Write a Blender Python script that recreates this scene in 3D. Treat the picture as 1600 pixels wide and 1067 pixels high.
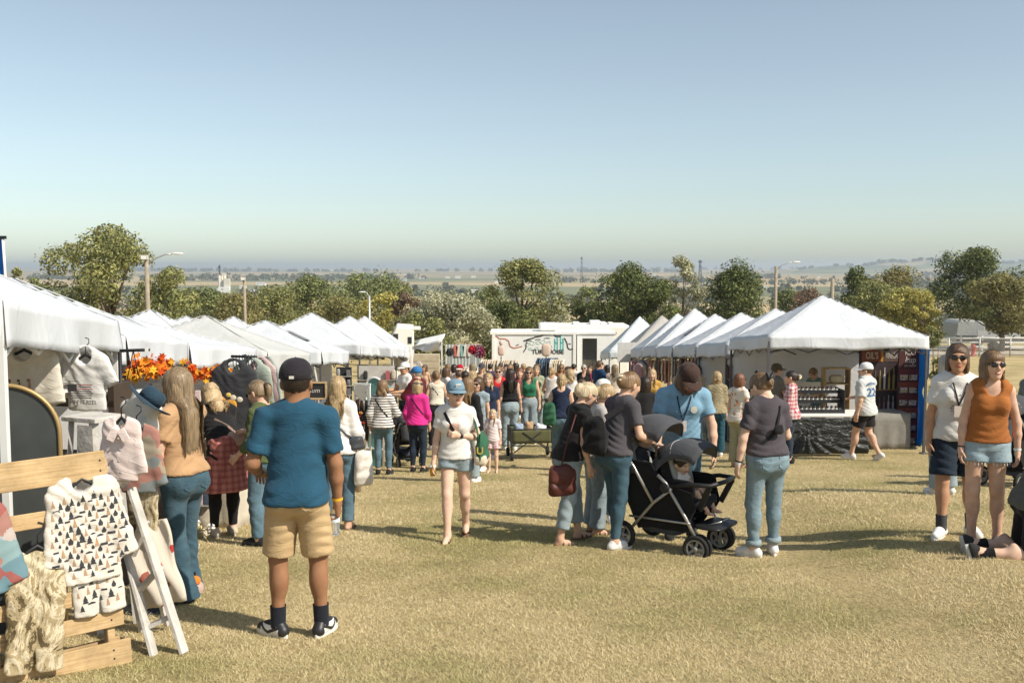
import bpy, bmesh, math, random
import numpy as np
from mathutils import Vector, Matrix
from mathutils.bvhtree import BVHTree
R = math.radians
for o in list(bpy.data.objects): bpy.data.objects.remove(o)
S = bpy.context.scene
COL = S.collection
# ---------------------------------------------------------------- camera
CAMZ = 1.8; FPX = 1555.0; PITCH = math.atan((533.5-415)/FPX)
cam = bpy.data.cameras.new('camera'); cam.sensor_width = 36; cam.lens = 36*FPX/1600
cam.clip_start = 0.1; cam.clip_end = 40000
camo = bpy.data.objects.new('camera', cam); COL.objects.link(camo)
camo.location = (0, 0, CAMZ); camo.rotation_euler = (math.pi/2-PITCH, 0, 0)
S.camera = camo
# ---------------------------------------------------------------- sky, sun, exposure
SUN_EL = R(43); SUN_AZ = math.atan2(0.86, -0.51)      # azimuth measured from +Y towards +X
W = bpy.data.worlds.new('World'); S.world = W; W.use_nodes = True
wn = W.node_tree.nodes; wl = W.node_tree.links
sky = wn.new('ShaderNodeTexSky'); sky.sky_type = 'NISHITA'; sky.sun_disc = False
sky.sun_elevation = SUN_EL; sky.sun_rotation = SUN_AZ
sky.altitude = 1200; sky.air_density = 1.0; sky.dust_density = 2.1; sky.ozone_density = 1.0
hs = wn.new('ShaderNodeHueSaturation'); hs.inputs['Saturation'].default_value = 0.66; tint = wn.new('ShaderNodeMix'); tint.data_type = 'RGBA'; tint.blend_type = 'MULTIPLY'; tint.inputs[0].default_value = 1.0; tint.inputs[7].default_value = (0.92, 1.02, 0.955, 1); wl.new(sky.outputs[0], tint.inputs[6]); wl.new(tint.outputs[2], hs.inputs['Color']); wl.new(hs.outputs[0], wn['Background'].inputs[0]); wn['Background'].inputs[1].default_value = 0.100
sun = bpy.data.lights.new('sun', 'SUN'); sun.energy = 3.9; sun.angle = R(0.55); sun.color = (1.0, 0.93, 0.80)
suno = bpy.data.objects.new('sun', sun); COL.objects.link(suno)
sd = Vector((math.sin(SUN_AZ)*math.cos(SUN_EL), math.cos(SUN_AZ)*math.cos(SUN_EL), math.sin(SUN_EL)))
suno.rotation_euler = (-sd).to_track_quat('-Z', 'Y').to_euler(); suno.location = (20, -20, 60)
S.view_settings.view_transform = 'Standard'; S.view_settings.look = 'None'
S.view_settings.exposure = 0.56; S.view_settings.gamma = 1.0; S.view_settings.use_curve_mapping = False
S.render.engine = 'CYCLES'
S.cycles.max_bounces = 5; S.cycles.diffuse_bounces = 3; S.cycles.transparent_max_bounces = 8; S.cycles.volume_bounces = 0
S.cycles.use_denoising = True
rng = np.random.default_rng(7); random.seed(7)
# ---------------------------------------------------------------- ground height
_GY = np.array([-60, 0, 50, 70, 100, 200, 350, 500, 700, 30000.]); _GZ = np.array([5.7, 0, -4.77, -5.8, -7.3, -14, -25, -32, -34, -34.])
def ss(a, b, x):
    t = np.clip((np.asarray(x, float)-a)/(b-a), 0, 1); return t*t*(3-2*t)
def gz(x, y):
    x = np.asarray(x, float); y = np.asarray(y, float)
    z = np.interp(y, _GY, _GZ) + 1.3*ss(12, 30, x)*ss(30, 60, y)*(1-ss(120, 300, y))
    z = z - 0.15*np.exp(-((x+2.5)**2+(y-17)**2)/25.)
    z = z + 0.20*ss(2.4, 3.9, x)*(1-ss(11, 16, y))
    return z
def g(x, y): return float(gz(x, y))
ca, sa = math.cos(PITCH), math.sin(PITCH)
def ray(px, py):
    u, v = (px-800)/FPX, (533.5-py)/FPX
    return np.array([u, ca+v*sa, -sa+v*ca])
def at(px, py, Y):                      # point on the pixel's ray at forward distance Y
    d = ray(px, py); return Vector((d*(Y/d[1])).tolist()) + Vector((0, 0, CAMZ))
def onground(px, py):                   # where the pixel's ray meets the ground
    d = ray(px, py); t = np.linspace(2, 160, 6000)
    p = d[None]*t[:, None]; below = (p[:, 2]+CAMZ) < gz(p[:, 0], p[:, 1])
    i = int(np.argmax(below)); return Vector((p[i, 0], p[i, 1], g(p[i, 0], p[i, 1])))
def xat(px, Y): return (px-800)/FPX*(1.004*Y+0.14)
def gp(px, Y):
    x = xat(px, Y); return Vector((x, Y, g(x, Y)))
# ================================================================ helpers
MAT = {}
def nodes(name, rough=0.8, spec=0.3):
    m = bpy.data.materials.new(name); m.use_nodes = True
    b = m.node_tree.nodes['Principled BSDF']; b.inputs['Roughness'].default_value = rough
    b.inputs['Specular IOR Level'].default_value = spec
    return m, m.node_tree.nodes, m.node_tree.links, b
def nd(n, t, **k):
    x = n.new(t)
    for a, v in k.items(): setattr(x, a, v)
    return x
def c4(c): return (c[0], c[1], c[2], 1)
def lin(r, g_, b):                       # sRGB 0-255 to linear
    f = lambda v: (v/255/12.92) if v/255 <= 0.04045 else ((v/255+0.055)/1.055)**2.4
    return (f(r), f(g_), f(b))
def ramp(n, stops, interp='LINEAR'):
    r = n.new('ShaderNodeValToRGB'); r.color_ramp.interpolation = interp
    e = r.color_ramp.elements
    while len(e) < len(stops): e.new(0.5)
    for el, (p, c) in zip(e, stops): el.position = p; el.color = c4(c)
    return r
def noise(n, l, vec, scale, detail=3, rough=0.55, dist=0.0):
    t = n.new('ShaderNodeTexNoise'); t.inputs['Scale'].default_value = scale; t.inputs['Detail'].default_value = detail
    t.inputs['Roughness'].default_value = rough; t.inputs['Distortion'].default_value = dist
    if vec is not None: l.new(vec, t.inputs['Vector'])
    return t
def mapping(n, l, vec, scale=(1, 1, 1), rot=(0, 0, 0), loc=(0, 0, 0)):
    m = n.new('ShaderNodeMapping'); m.inputs['Scale'].default_value = scale; m.inputs['Rotation'].default_value = rot; m.inputs['Location'].default_value = loc
    l.new(vec, m.inputs['Vector']); return m.outputs[0]
def bump(n, l, b, height, strength=0.3, dist=0.01):
    x = n.new('ShaderNodeBump'); x.inputs['Strength'].default_value = strength; x.inputs['Distance'].default_value = dist
    l.new(height, x.inputs['Height']); l.new(x.outputs[0], b.inputs['Normal']); return x
def mixc(n, l, fac, a, b, mode='MIX'):
    m = n.new('ShaderNodeMix'); m.data_type = 'RGBA'; m.blend_type = mode
    for s, v in ((0, fac), (6, a), (7, b)):
        if hasattr(v, 'links'): l.new(v, m.inputs[s])
        elif s == 0: m.inputs[0].default_value = v
        else: m.inputs[s].default_value = c4(v)
    return m.outputs[2]
def math_(n, l, op, a, b=0.0, c=None):
    m = n.new('ShaderNodeMath'); m.operation = op
    for i, v in enumerate((a, b, c)):
        if v is None: continue
        if hasattr(v, 'links'): l.new(v, m.inputs[i])
        else: m.inputs[i].default_value = v
    return m.outputs[0]
def plain(key, col, rough=0.6, var=0.12, scale=6.0, metal=0.0, spec=0.3, bumps=0.0, bscale=60):
    k = ('plain', key)
    if k in MAT: return MAT[k]
    m, n, l, b = nodes(key, rough, spec); b.inputs['Metallic'].default_value = metal
    tc = n.new('ShaderNodeTexCoord'); t = noise(n, l, tc.outputs['Object'], scale, 4)
    lo = tuple(v*(1-var) for v in col); hi = tuple(min(1, v*(1+var)) for v in col)
    r = ramp(n, [(0.3, lo), (0.7, hi)]); l.new(t.outputs['Fac'], r.inputs[0]); l.new(r.outputs[0], b.inputs['Base Color'])
    if bumps:
        t2 = noise(n, l, tc.outputs['Object'], bscale, 3); bump(n, l, b, t2.outputs['Fac'], bumps, 0.01)
    MAT[k] = m; return m
def cloth(col, kind='plain', col2=(1, 1, 1), s=1.0, var=0.10):
    k = ('cloth', tuple(np.round(col, 3)), kind, tuple(np.round(col2, 3)), s)
    if k in MAT: return MAT[k]
    m, n, l, b = nodes('cloth_'+kind, 0.9, 0.15)
    b.inputs['Sheen Weight'].default_value = 0.08
    tc = n.new('ShaderNodeTexCoord'); O = tc.outputs['Object']
    t = noise(n, l, O, 9, 5, 0.6)
    r = ramp(n, [(0.3, tuple(v*(1-var) for v in col)), (0.72, tuple(min(1, v*(1+var)) for v in col))]); l.new(t.outputs['Fac'], r.inputs[0])
    c = r.outputs[0]
    sep = n.new('ShaderNodeSeparateXYZ'); l.new(O, sep.inputs[0])
    if kind == 'stripes':
        w = math_(n, l, 'FRACT', math_(n, l, 'MULTIPLY', sep.outputs[2], s))
        c = mixc(n, l, math_(n, l, 'GREATER_THAN', w, 0.66), c, col2)
    elif kind == 'plaid':
        f = None
        for ax, sc in ((0, s), (2, s), (1, s)):
            w = math_(n, l, 'GREATER_THAN', math_(n, l, 'FRACT', math_(n, l, 'MULTIPLY', sep.outputs[ax], sc)), 0.55)
            f = w if f is None else math_(n, l, 'ADD', f, w)
        c = mixc(n, l, math_(n, l, 'MULTIPLY', f, 0.4), c, col2)
    elif kind == 'floral':
        v = n.new('ShaderNodeTexVoronoi'); v.inputs['Scale'].default_value = s; l.new(O, v.inputs['Vector'])
        f = math_(n, l, 'LESS_THAN', v.outputs['Distance'], 0.33)
        cc = mixc(n, l, 0.45, col2, v.outputs['Color'], 'MULTIPLY')
        c = mixc(n, l, f, c, cc)
    elif kind == 'leafy':
        t3 = noise(n, l, O, s, 6, 0.7, 1.5)
        r3 = ramp(n, [(0.42, (0, 0, 0)), (0.5, (1, 1, 1)), (0.56, (0.2, 0.2, 0.2)), (0.62, (1, 1, 1))]); l.new(t3.outputs['Fac'], r3.inputs[0])
        c = mixc(n, l, r3.outputs[0], c, col2)
    elif kind == 'denim':
        t4 = noise(n, l, mapping(n, l, O, (1.2, 1.2, 0.45)), 8, 3)
        r4 = ramp(n, [(0.42, (0, 0, 0)), (0.72, (1, 1, 1))]); l.new(t4.outputs['Fac'], r4.inputs[0])
        c = mixc(n, l, math_(n, l, 'MULTIPLY', r4.outputs[0], 0.55), c, col2)
        t5 = noise(n, l, mapping(n, l, O, (260, 260, 40)), 1, 2); c = mixc(n, l, 0.25, c, t5.outputs['Fac'], 'OVERLAY')
    l.new(c, b.inputs['Base Color'])
    t2 = noise(n, l, mapping(n, l, O, (1, 1, 1.6)), 60, 3, 0.6); w1 = noise(n, l, mapping(n, l, O, (0.8, 0.8, 1.7), (0.3, 0.5, 0)), 5, 3, 0.5, 1.6); rw = ramp(n, [(0.43, (0, 0, 0)), (0.50, (1, 1, 1)), (0.57, (0, 0, 0))]); l.new(w1.outputs['Fac'], rw.inputs[0])
    bump(n, l, b, math_(n, l, 'ADD', math_(n, l, 'MULTIPLY', t2.outputs['Fac'], 0.3), math_(n, l, 'MULTIPLY', rw.outputs[0], 0.30)), 0.40, 0.012)
    MAT[k] = m; return m
def obj(name, me, mat=None, parent=None, loc=None):
    o = bpy.data.objects.new(name, me); COL.objects.link(o)
    if mat is not None and me is not None:
        for x in (mat if isinstance(mat, (list, tuple)) else [mat]):
            if len(me.materials) == 0 or isinstance(mat, (list, tuple)): me.materials.append(x)
    if parent is not None: o.parent = parent
    if loc is not None: o.location = loc
    return o
def tag(o, label, cat, group=None):
    o['label'] = label; o['category'] = cat
    if group: o['group'] = group
    return o
def thing(name, label, cat, loc=(0, 0, 0), rz=0.0, group=None):
    o = bpy.data.objects.new(name, None); COL.objects.link(o); o.empty_display_size = 0.1
    o.location = loc; o.rotation_euler = (0, 0, rz)
    return tag(o, label, cat, group)
def structure(o): o['kind'] = 'structure'; return o
def mesh_np(name, v, f, smooth=True, mi=None):
    """fast mesh from numpy verts (N,3) and equal-sized faces (M,3|4)"""
    me = bpy.data.meshes.new(name); v = np.asarray(v, np.float32); f = np.asarray(f, np.int32)
    me.vertices.add(len(v)); me.vertices.foreach_set('co', v.ravel())
    k = f.shape[1]; me.loops.add(f.size); me.loops.foreach_set('vertex_index', f.ravel())
    me.polygons.add(len(f)); me.polygons.foreach_set('loop_start', np.arange(0, f.size, k, dtype=np.int32))
    me.polygons.foreach_set('loop_total', np.full(len(f), k, np.int32))
    me.polygons.foreach_set('use_smooth', np.full(len(f), smooth))
    if mi is not None: me.polygons.foreach_set('material_index', np.asarray(mi, np.int32))
    me.update(calc_edges=True); return me
class MB:
    """collects shapes into one mesh"""
    def __init__(s): s.v = []; s.f = []; s.sm = []; s.mi = []; s.m = 0
    def add(s, vs, fs, smooth=False):
        o = len(s.v); s.v += [tuple(p) for p in vs]; s.f += [tuple(i+o for i in f) for f in fs]; s.sm += [smooth]*len(fs); s.mi += [s.m]*len(fs); return s
    def box(s, c, d, M=None, taper=1.0):
        x, y, z = d[0]/2, d[1]/2, d[2]/2
        vs = [Vector((a*x*(taper if e > 0 else 1), b*y*(taper if e > 0 else 1), e*z)) for e in (-1, 1) for a, b in ((-1, -1), (1, -1), (1, 1), (-1, 1))]
        if M is not None: vs = [M @ v for v in vs]
        vs = [v+Vector(c) for v in vs]
        return s.add(vs, [(3, 2, 1, 0), (4, 5, 6, 7), (0, 1, 5, 4), (1, 2, 6, 5), (2, 3, 7, 6), (3, 0, 4, 7)])
    def bar(s, a, b, w, t, up=(0, 0, 1)):
        a = Vector(a); b = Vector(b); d = (b-a); L = d.length; d.normalize(); u = Vector(up)
        x = d.cross(u)
        if x.length < 1e-4: x = d.cross(Vector((1, 0, 0)))
        x.normalize(); u = x.cross(d)
        vs = [p+x*(i*w/2)+u*(j*t/2) for p in (a, b) for i, j in ((-1, -1), (1, -1), (1, 1), (-1, 1))]
        return s.add(vs, [(3, 2, 1, 0), (4, 5, 6, 7), (0, 1, 5, 4), (1, 2, 6, 5), (2, 3, 7, 6), (3, 0, 4, 7)])
    def tube(s, pts, r, n=8, caps=True):
        pts = [Vector(p) for p in pts]; rs = r if isinstance(r, (list, tuple)) else [r]*len(pts)
        vs = []; prev = None
        for i, p in enumerate(pts):
            d = (pts[min(i+1, len(pts)-1)]-pts[max(i-1, 0)]).normalized()
            if prev is None: x = d.orthogonal().normalized()
            else:
                x = prev-d*prev.dot(d); x = x.normalized() if x.length > 1e-5 else d.orthogonal().normalized()
            prev = x; y = d.cross(x)
            vs += [p+(x*math.cos(2*math.pi*k/n)+y*math.sin(2*math.pi*k/n))*rs[i] for k in range(n)]
        fs = [(i*n+k, i*n+(k+1) % n, (i+1)*n+(k+1) % n, (i+1)*n+k) for i in range(len(pts)-1) for k in range(n)]
        if caps: fs += [tuple(range(n-1, -1, -1)), tuple(range((len(pts)-1)*n, len(pts)*n))]
        return s.add(vs, fs, True)
    def lathe(s, prof, n=20, M=None, c=(0, 0, 0), arc=2*math.pi):
        full = abs(arc-2*math.pi) < 1e-6; m = n if full else n+1
        vs = []
        for (r, z) in prof:
            for k in range(m):
                a = arc*k/n; v = Vector((r*math.cos(a), r*math.sin(a), z)); vs.append((M @ v if M else v)+Vector(c))
        fs = []
        for i in range(len(prof)-1):
            for k in range(n):
                fs.append((i*m+k, i*m+(k+1) % m, (i+1)*m+(k+1) % m, (i+1)*m+k))
        return s.add(vs, fs, True)
    def ell(s, c, r, n=14, m=9, M=None):
        vs = []; 
        for i in range(m+1):
            th = math.pi*i/m
            for k in range(n):
                a = 2*math.pi*k/n; v = Vector((r[0]*math.sin(th)*math.cos(a), r[1]*math.sin(th)*math.sin(a), r[2]*math.cos(th)))
                vs.append((M @ v if M else v)+Vector(c))
        fs = [(i*n+k, (i+1)*n+k, (i+1)*n+(k+1) % n, i*n+(k+1) % n) for i in range(m) for k in range(n)]
        return s.add(vs, fs, True)
    def poly(s, pts, t=0.0, nrm=(0, 0, 1)):
        """flat polygon extruded by t along nrm"""
        n = len(pts); a = [Vector(p) for p in pts]; b = [p+Vector(nrm)*t for p in a]
        return s.add(a+b, [tuple(range(n-1, -1, -1)), tuple(range(n, 2*n))]+[(i, (i+1) % n, n+(i+1) % n, n+i) for i in range(n)])
    def grid(s, fn, nu, nv, smooth=True, flip=False):
        vs = [fn(i/nu, j/nv) for i in range(nu+1) for j in range(nv+1)]
        q = lambda i, j: i*(nv+1)+j
        fs = [(q(i, j), q(i+1, j), q(i+1, j+1), q(i, j+1)) for i in range(nu) for j in range(nv)]
        if flip: fs = [f[::-1] for f in fs]
        return s.add(vs, fs, smooth)
    def mesh(s, name):
        me = bpy.data.meshes.new(name); me.from_pydata([tuple(v) for v in s.v], [], s.f)
        me.polygons.foreach_set('use_smooth', s.sm); me.polygons.foreach_set('material_index', s.mi); me.update(); return me
    def build(s, name, mat, parent=None, loc=None): return obj(name, s.mesh(name), mat, parent, loc)
def solid(o, t, off=-1.0):
    m = o.modifiers.new('solid', 'SOLIDIFY'); m.thickness = t; m.offset = off; return o
def bevel(o, w=0.004, seg=2):
    m = o.modifiers.new('bevel', 'BEVEL'); m.width = w; m.segments = seg; m.limit_method = 'ANGLE'; return o
def copy_tree(o, parent=None):
    c = o.copy(); COL.objects.link(c); c.parent = parent
    for ch in o.children: copy_tree(ch, c)
    return c
FONT = None
def text_geo(body, size, bold=False, shear=0.0, extrude=0.0):
    cu = bpy.data.curves.new('t', 'FONT'); cu.body = body; cu.size = size; cu.align_x = 'CENTER'; cu.align_y = 'CENTER'
    cu.resolution_u = 3; cu.shear = shear; cu.extrude = extrude; cu.offset = 0.016*size if bold else 0
    o = bpy.data.objects.new('t', cu); COL.objects.link(o)
    dg = bpy.context.evaluated_depsgraph_get(); me = bpy.data.meshes.new_from_object(o.evaluated_get(dg))
    vs = [tuple(v.co) for v in me.vertices]; fs = [tuple(p.vertices) for p in me.polygons]
    bpy.data.objects.remove(o); bpy.data.meshes.remove(me); return vs, fs
def text(name, body, size, mat, parent, M, bold=False, shear=0.0, extrude=0.002):
    vs, fs = text_geo(body, size, bold, shear, extrude)
    me = bpy.data.meshes.new(name); me.from_pydata([tuple(M @ Vector(v)) for v in vs], [], fs); me.update()
    return obj(name, me, mat, parent)
# ================================================================ ground, far plain, lawn
def m_ground():
    m, n, l, b = nodes('dry_lawn_and_fields', 0.95, 0.1)
    tc = n.new('ShaderNodeTexCoord'); O = tc.outputs['Object']
    sep = n.new('ShaderNodeSeparateXYZ'); l.new(O, sep.inputs[0])
    a = noise(n, l, O, 0.55, 5, 0.6); r1 = ramp(n, [(0.36, (0.45, 0.375, 0.20)), (0.54, (0.62, 0.50, 0.28)), (0.75, (0.70, 0.58, 0.35))]); l.new(a.outputs['Fac'], r1.inputs[0])
    f = noise(n, l, mapping(n, l, O, (1, 0.45, 1)), 38, 5, 0.7); r2 = ramp(n, [(0.30, (0.50, 0.48, 0.42)), (0.62, (1.12, 1.08, 1.0))]); l.new(f.outputs['Fac'], r2.inputs[0])
    lawn = mixc(n, l, 1.0, r1.outputs[0], r2.outputs[0], 'MULTIPLY')
    v = n.new('ShaderNodeTexVoronoi'); v.inputs['Scale'].default_value = 1.0; l.new(mapping(n, l, O, (1/900., 1/420., 1), (0, 0, 0.12)), v.inputs['Vector'])
    sc = n.new('ShaderNodeSeparateColor'); l.new(v.outputs['Color'], sc.inputs[0])
    rf = ramp(n, [(0.0, (0.42, 0.29, 0.15)), (0.25, (0.22, 0.21, 0.11)), (0.45, (0.50, 0.37, 0.20)), (0.62, (0.30, 0.26, 0.14)), (0.8, (0.46, 0.35, 0.19)), (0.93, (0.18, 0.19, 0.10))], 'CONSTANT'); l.new(sc.outputs[0], rf.inputs[0])
    fn = noise(n, l, O, 0.02, 5); far = mixc(n, l, 0.35, rf.outputs[0], fn.outputs['Fac'], 'OVERLAY')
    fac = n.new('ShaderNodeMapRange'); fac.inputs[1].default_value = 220; fac.inputs[2].default_value = 330; l.new(sep.outputs[1], fac.inputs[0])
    l.new(mixc(n, l, fac.outputs[0], lawn, far), b.inputs['Base Color'])
    t = noise(n, l, O, 55, 4, 0.7); bump(n, l, b, t.outputs['Fac'], 0.9, 0.05)
    return m
xs = np.concatenate([-np.geomspace(16000, 70, 26), np.arange(-64, -16, 1.6), np.arange(-15.6, 16, 0.5), np.arange(16.4, 65, 1.6), np.geomspace(70, 16000, 26)])
ys = np.concatenate([np.arange(-30, 3, 1.5), np.arange(3.2, 26, 0.5), np.arange(26.5, 90, 1.5), np.geomspace(92, 14500, 44)])
GX, GYY = np.meshgrid(xs, ys, indexing='ij'); GZZ = gz(GX, GYY)
GZZ = GZZ + 0.03*np.sin(GX*0.9+GYY*0.35)*np.sin(GYY*0.7)*(GYY < 90)*(np.abs(GX) < 66)
V = np.stack([GX, GYY, GZZ], -1).reshape(-1, 3); ny = len(ys)
I, J = np.meshgrid(np.arange(len(xs)-1), np.arange(ny-1), indexing='ij'); q = (I*ny+J).ravel()
structure(obj('ground', mesh_np('ground', V, np.stack([q, q+ny, q+ny+1, q+1], 1)), m_ground()))
def gzr(x, y):
    x = np.asarray(x, float); y = np.asarray(y, float)
    return gz(x, y)+0.03*np.sin(x*0.9+y*0.35)*np.sin(y*0.7)*(y < 90)*(np.abs(x) < 66)
_g0 = g
def g(x, y): return float(gzr(x, y))
def gp(px, Y):
    x = xat(px, Y); return Vector((x, Y, g(x, Y)))
# low dry grass, one blade a bent triangle pair
def m_blade():
    m, n, l, b = nodes('grass_blade', 0.8, 0.2)
    gm = n.new('ShaderNodeNewGeometry'); tc = n.new('ShaderNodeTexCoord')
    r = ramp(n, [(0.0, (0.68, 0.55, 0.33)), (0.35, (0.80, 0.68, 0.44)), (0.62, (0.72, 0.60, 0.36)), (0.90, (0.52, 0.47, 0.25)), (1.0, (0.84, 0.75, 0.54))]); l.new(gm.outputs['Random Per Island'], r.inputs[0])
    a = noise(n, l, tc.outputs['Object'], 0.55, 5, 0.6); r1 = ramp(n, [(0.36, (0.70, 0.76, 0.58)), (0.54, (1, 1, 1))]); l.new(a.outputs['Fac'], r1.inputs[0])
    cc = mixc(n, l, 1.0, r.outputs[0], r1.outputs[0], 'MULTIPLY'); l.new(cc, b.inputs['Base Color']); tr = n.new('ShaderNodeBsdfTranslucent'); l.new(cc, tr.inputs[0]); mx = n.new('ShaderNodeMixShader'); mx.inputs[0].default_value = 0.3; l.new(b.outputs[0], mx.inputs[1]); l.new(tr.outputs[0], mx.inputs[2]); l.new(mx.outputs[0], n['Material Output'].inputs[0])
    return m
def blades(n, y0, y1, h, w, seed):
    rg = np.random.default_rng(seed)
    y = y0*(y1/y0)**rg.random(n*2); x = (rg.random(n*2)*2-1)*(0.54*y+0.35)
    clump = np.sin(x*5.1+np.sin(y*3.7)*2)*np.sin(y*6.3+np.sin(x*4.1)*2)
    keep = rg.random(n*2) < 0.55+0.35*clump; x = x[keep][:n]; y = y[keep][:n]; k = len(x)
    z = gzr(x, y)-0.004
    a = rg.random(k)*6.283; hh = h*(0.4+0.9*rg.random(k)); b = (rg.random(k)*1.5+0.3)*hh; ba = rg.random(k)*6.283
    ww = w*(0.6+0.8*rg.random(k))
    p0 = np.stack([x-np.cos(a)*ww, y-np.sin(a)*ww, z], 1); p1 = np.stack([x+np.cos(a)*ww, y+np.sin(a)*ww, z], 1)
    p2 = np.stack([x+np.cos(ba)*b, y+np.sin(ba)*b, z+hh], 1)
    V = np.stack([p0, p1, p2], 1).reshape(-1, 3); return V
vb = np.concatenate([blades(300000, 4.9, 10.5, 0.022, 0.0027, 1), blades(230000, 9.5, 26, 0.027, 0.0042, 2)])
o = obj('lawn_grass', mesh_np('lawn_grass', vb, np.arange(len(vb)).reshape(-1, 3), False), m_blade()); o['kind'] = 'stuff'; tag(o, 'short dry straw coloured grass covering the near field', 'grass')

# ================================================================ trees
def m_leaf(key, c, c2):
    k = ('leaf', key)
    if k in MAT: return MAT[k]
    m, n, l, b = nodes('foliage_'+key, 0.7, 0.25)
    gm = n.new('ShaderNodeNewGeometry'); r = ramp(n, [(0.0, tuple(v*0.6 for v in c)), (0.55, c), (1.0, c2)]); l.new(gm.outputs['Random Per Island'], r.inputs[0])
    tc = n.new('ShaderNodeTexCoord'); t = noise(n, l, tc.outputs['Object'], 0.6, 3); rr = ramp(n, [(0.35, (0.72, 0.74, 0.7)), (0.7, (1.25, 1.2, 1.05))]); l.new(t.outputs['Fac'], rr.inputs[0])
    cc = mixc(n, l, 1.0, r.outputs[0], rr.outputs[0], 'MULTIPLY'); l.new(cc, b.inputs['Base Color'])
    tr = n.new('ShaderNodeBsdfTranslucent'); l.new(cc, tr.inputs[0]); mx = n.new('ShaderNodeMixShader'); mx.inputs[0].default_value = 0.25
    l.new(b.outputs[0], mx.inputs[1]); l.new(tr.outputs[0], mx.inputs[2]); l.new(mx.outputs[0], n['Material Output'].inputs[0])
    MAT[k] = m; return m
LEAF = {
 'olive': ((0.241, 0.254, 0.107), (0.441, 0.428, 0.182)), 'dark': ((0.117, 0.150, 0.058), (0.262, 0.274, 0.104)),
 'grey': ((0.426, 0.422, 0.281), (0.550, 0.550, 0.464)), 'pale': ((0.550, 0.550, 0.406), (0.550, 0.550, 0.550)),
 'mid': ((0.191, 0.221, 0.095), (0.360, 0.384, 0.167)), 'yellow': ((0.496, 0.428, 0.139), (0.550, 0.550, 0.191)),
 'brown': ((0.197, 0.138, 0.108), (0.354, 0.254, 0.186)), 'rust': ((0.241, 0.223, 0.099), (0.413, 0.373, 0.158))}
def bark(): return plain('bark', (0.13, 0.10, 0.075), 0.95, 0.3, 4, bumps=0.6, bscale=12)
def leaf_cloud(centers, radii, n, size, rg, ctr, flat=0.8):
    """n small bent quads spread over the shells of the clumps"""
    w = radii**2; idx = rg.choice(len(centers), n, p=w/w.sum())
    d = rg.normal(size=(n, 3)); d /= np.linalg.norm(d, axis=1)[:, None]; rr = (0.35+0.65*rg.random(n)**0.45)*(1+0.25*(rg.random(n) < 0.12))
    p = centers[idx]+d*(radii[idx]*rr)[:, None]*np.array([1, 1, flat])
    nn = d*0.75+rg.normal(size=(n, 3))*0.55; nn[:, 2] += 0.35; nn /= np.linalg.norm(nn, axis=1)[:, None]
    t = np.cross(nn, rg.normal(size=(n, 3))); t /= np.linalg.norm(t, axis=1)[:, None]; u = np.cross(nn, t)
    s = size*(0.6+0.9*rg.random(n))[:, None]
    q = np.stack([p-t*s, p-u*s*0.55+nn*s*0.15, p+t*s, p+u*s*0.55+nn*s*0.15], 1)
    return q.reshape(-1, 3)
def tree(px, top, wpx, Y, kind, shape, label, n=4200, base=None, cat='tree', lean=0, low=0.14, group='trees behind the tents'):
    """px, top: crown centre and top in photo pixels, wpx: crown width in pixels, Y: distance"""
    rg = np.random.default_rng(int(px*7+top)); x = xat(px, Y); z0 = g(x, Y); zt = at(px, top, Y).z; H = zt-z0; Wd = wpx/FPX*Y*1.12
    T = thing('tree' if cat == 'tree' else 'shrub', label, cat, (x, Y, z0), rg.random()*0.5, group)
    cs = []; rs = []; K = 46 if wpx > 70 else 30
    while len(cs) < K:
        t = rg.random(); hgt = low+(1-low)*t
        if shape == 'cone': rad = 0.5*(1-t)**0.75*(1 if t > 0.12 else t/0.12*0.4+0.6)
        elif shape == 'round': rad = 0.5*(1-abs(2*t-1)**(2.4 if t > 0.5 else 4))
        elif shape == 'spread': rad = 0.5*min(1, 1.5*math.sin(math.pi*min(1, t*0.9+0.12)))
        elif shape == 'tall': rad = 0.5*(min(1, 0.35+1.6*t) if t < 0.5 else (1-(t-0.5)*1.55))
        else: rad = 0.5*(1-abs(2*t-1)**2.5)
        a = rg.random()*6.283; r = rad*Wd*rg.random()**0.4*0.98
        cr = min(Wd, H*0.9)*(0.10+0.10*rg.random())*(0.8 if shape in ('spread', 'tall') else 1.15)
        hz = hgt*H-cr*0.6 if t > 0.85 else hgt*H
        cs.append((math.cos(a)*r, math.sin(a)*r, hz)); rs.append(cr)
    cs = np.array(cs); rs = np.array(rs); size = max(0.10, Y*0.00132)
    q = leaf_cloud(cs, rs, n, size, rg, np.array([0, 0, H*0.6]))
    c, c2 = LEAF[kind]
    obj('crown', mesh_np('crown', q, np.arange(len(q)).reshape(-1, 4), False), m_leaf(kind, c, c2), T)
    b = MB(); r0 = max(0.10, Wd*0.035)
    b.tube([(0, 0, -0.3), (0.02*H, 0, H*0.12), (lean*H*0.3, 0.01*H, H*0.35), (lean*H*0.5, 0, H*0.72)], [r0*1.25, r0, r0*0.75, r0*0.25], 8)
    for i in rg.choice(K, 12, replace=False):
        c = cs[i]; h0 = min(H*0.6, max(H*0.12, c[2]*0.55)); st = Vector((lean*h0*0.6, 0, h0))
        mid = st.lerp(Vector(c), 0.5)+Vector((0, 0, -0.03*H)); b.tube([st, mid, Vector(c)], [r0*0.42, r0*0.28, r0*0.08], 6)
    b.build('trunk', bark(), T)
    return T
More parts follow.
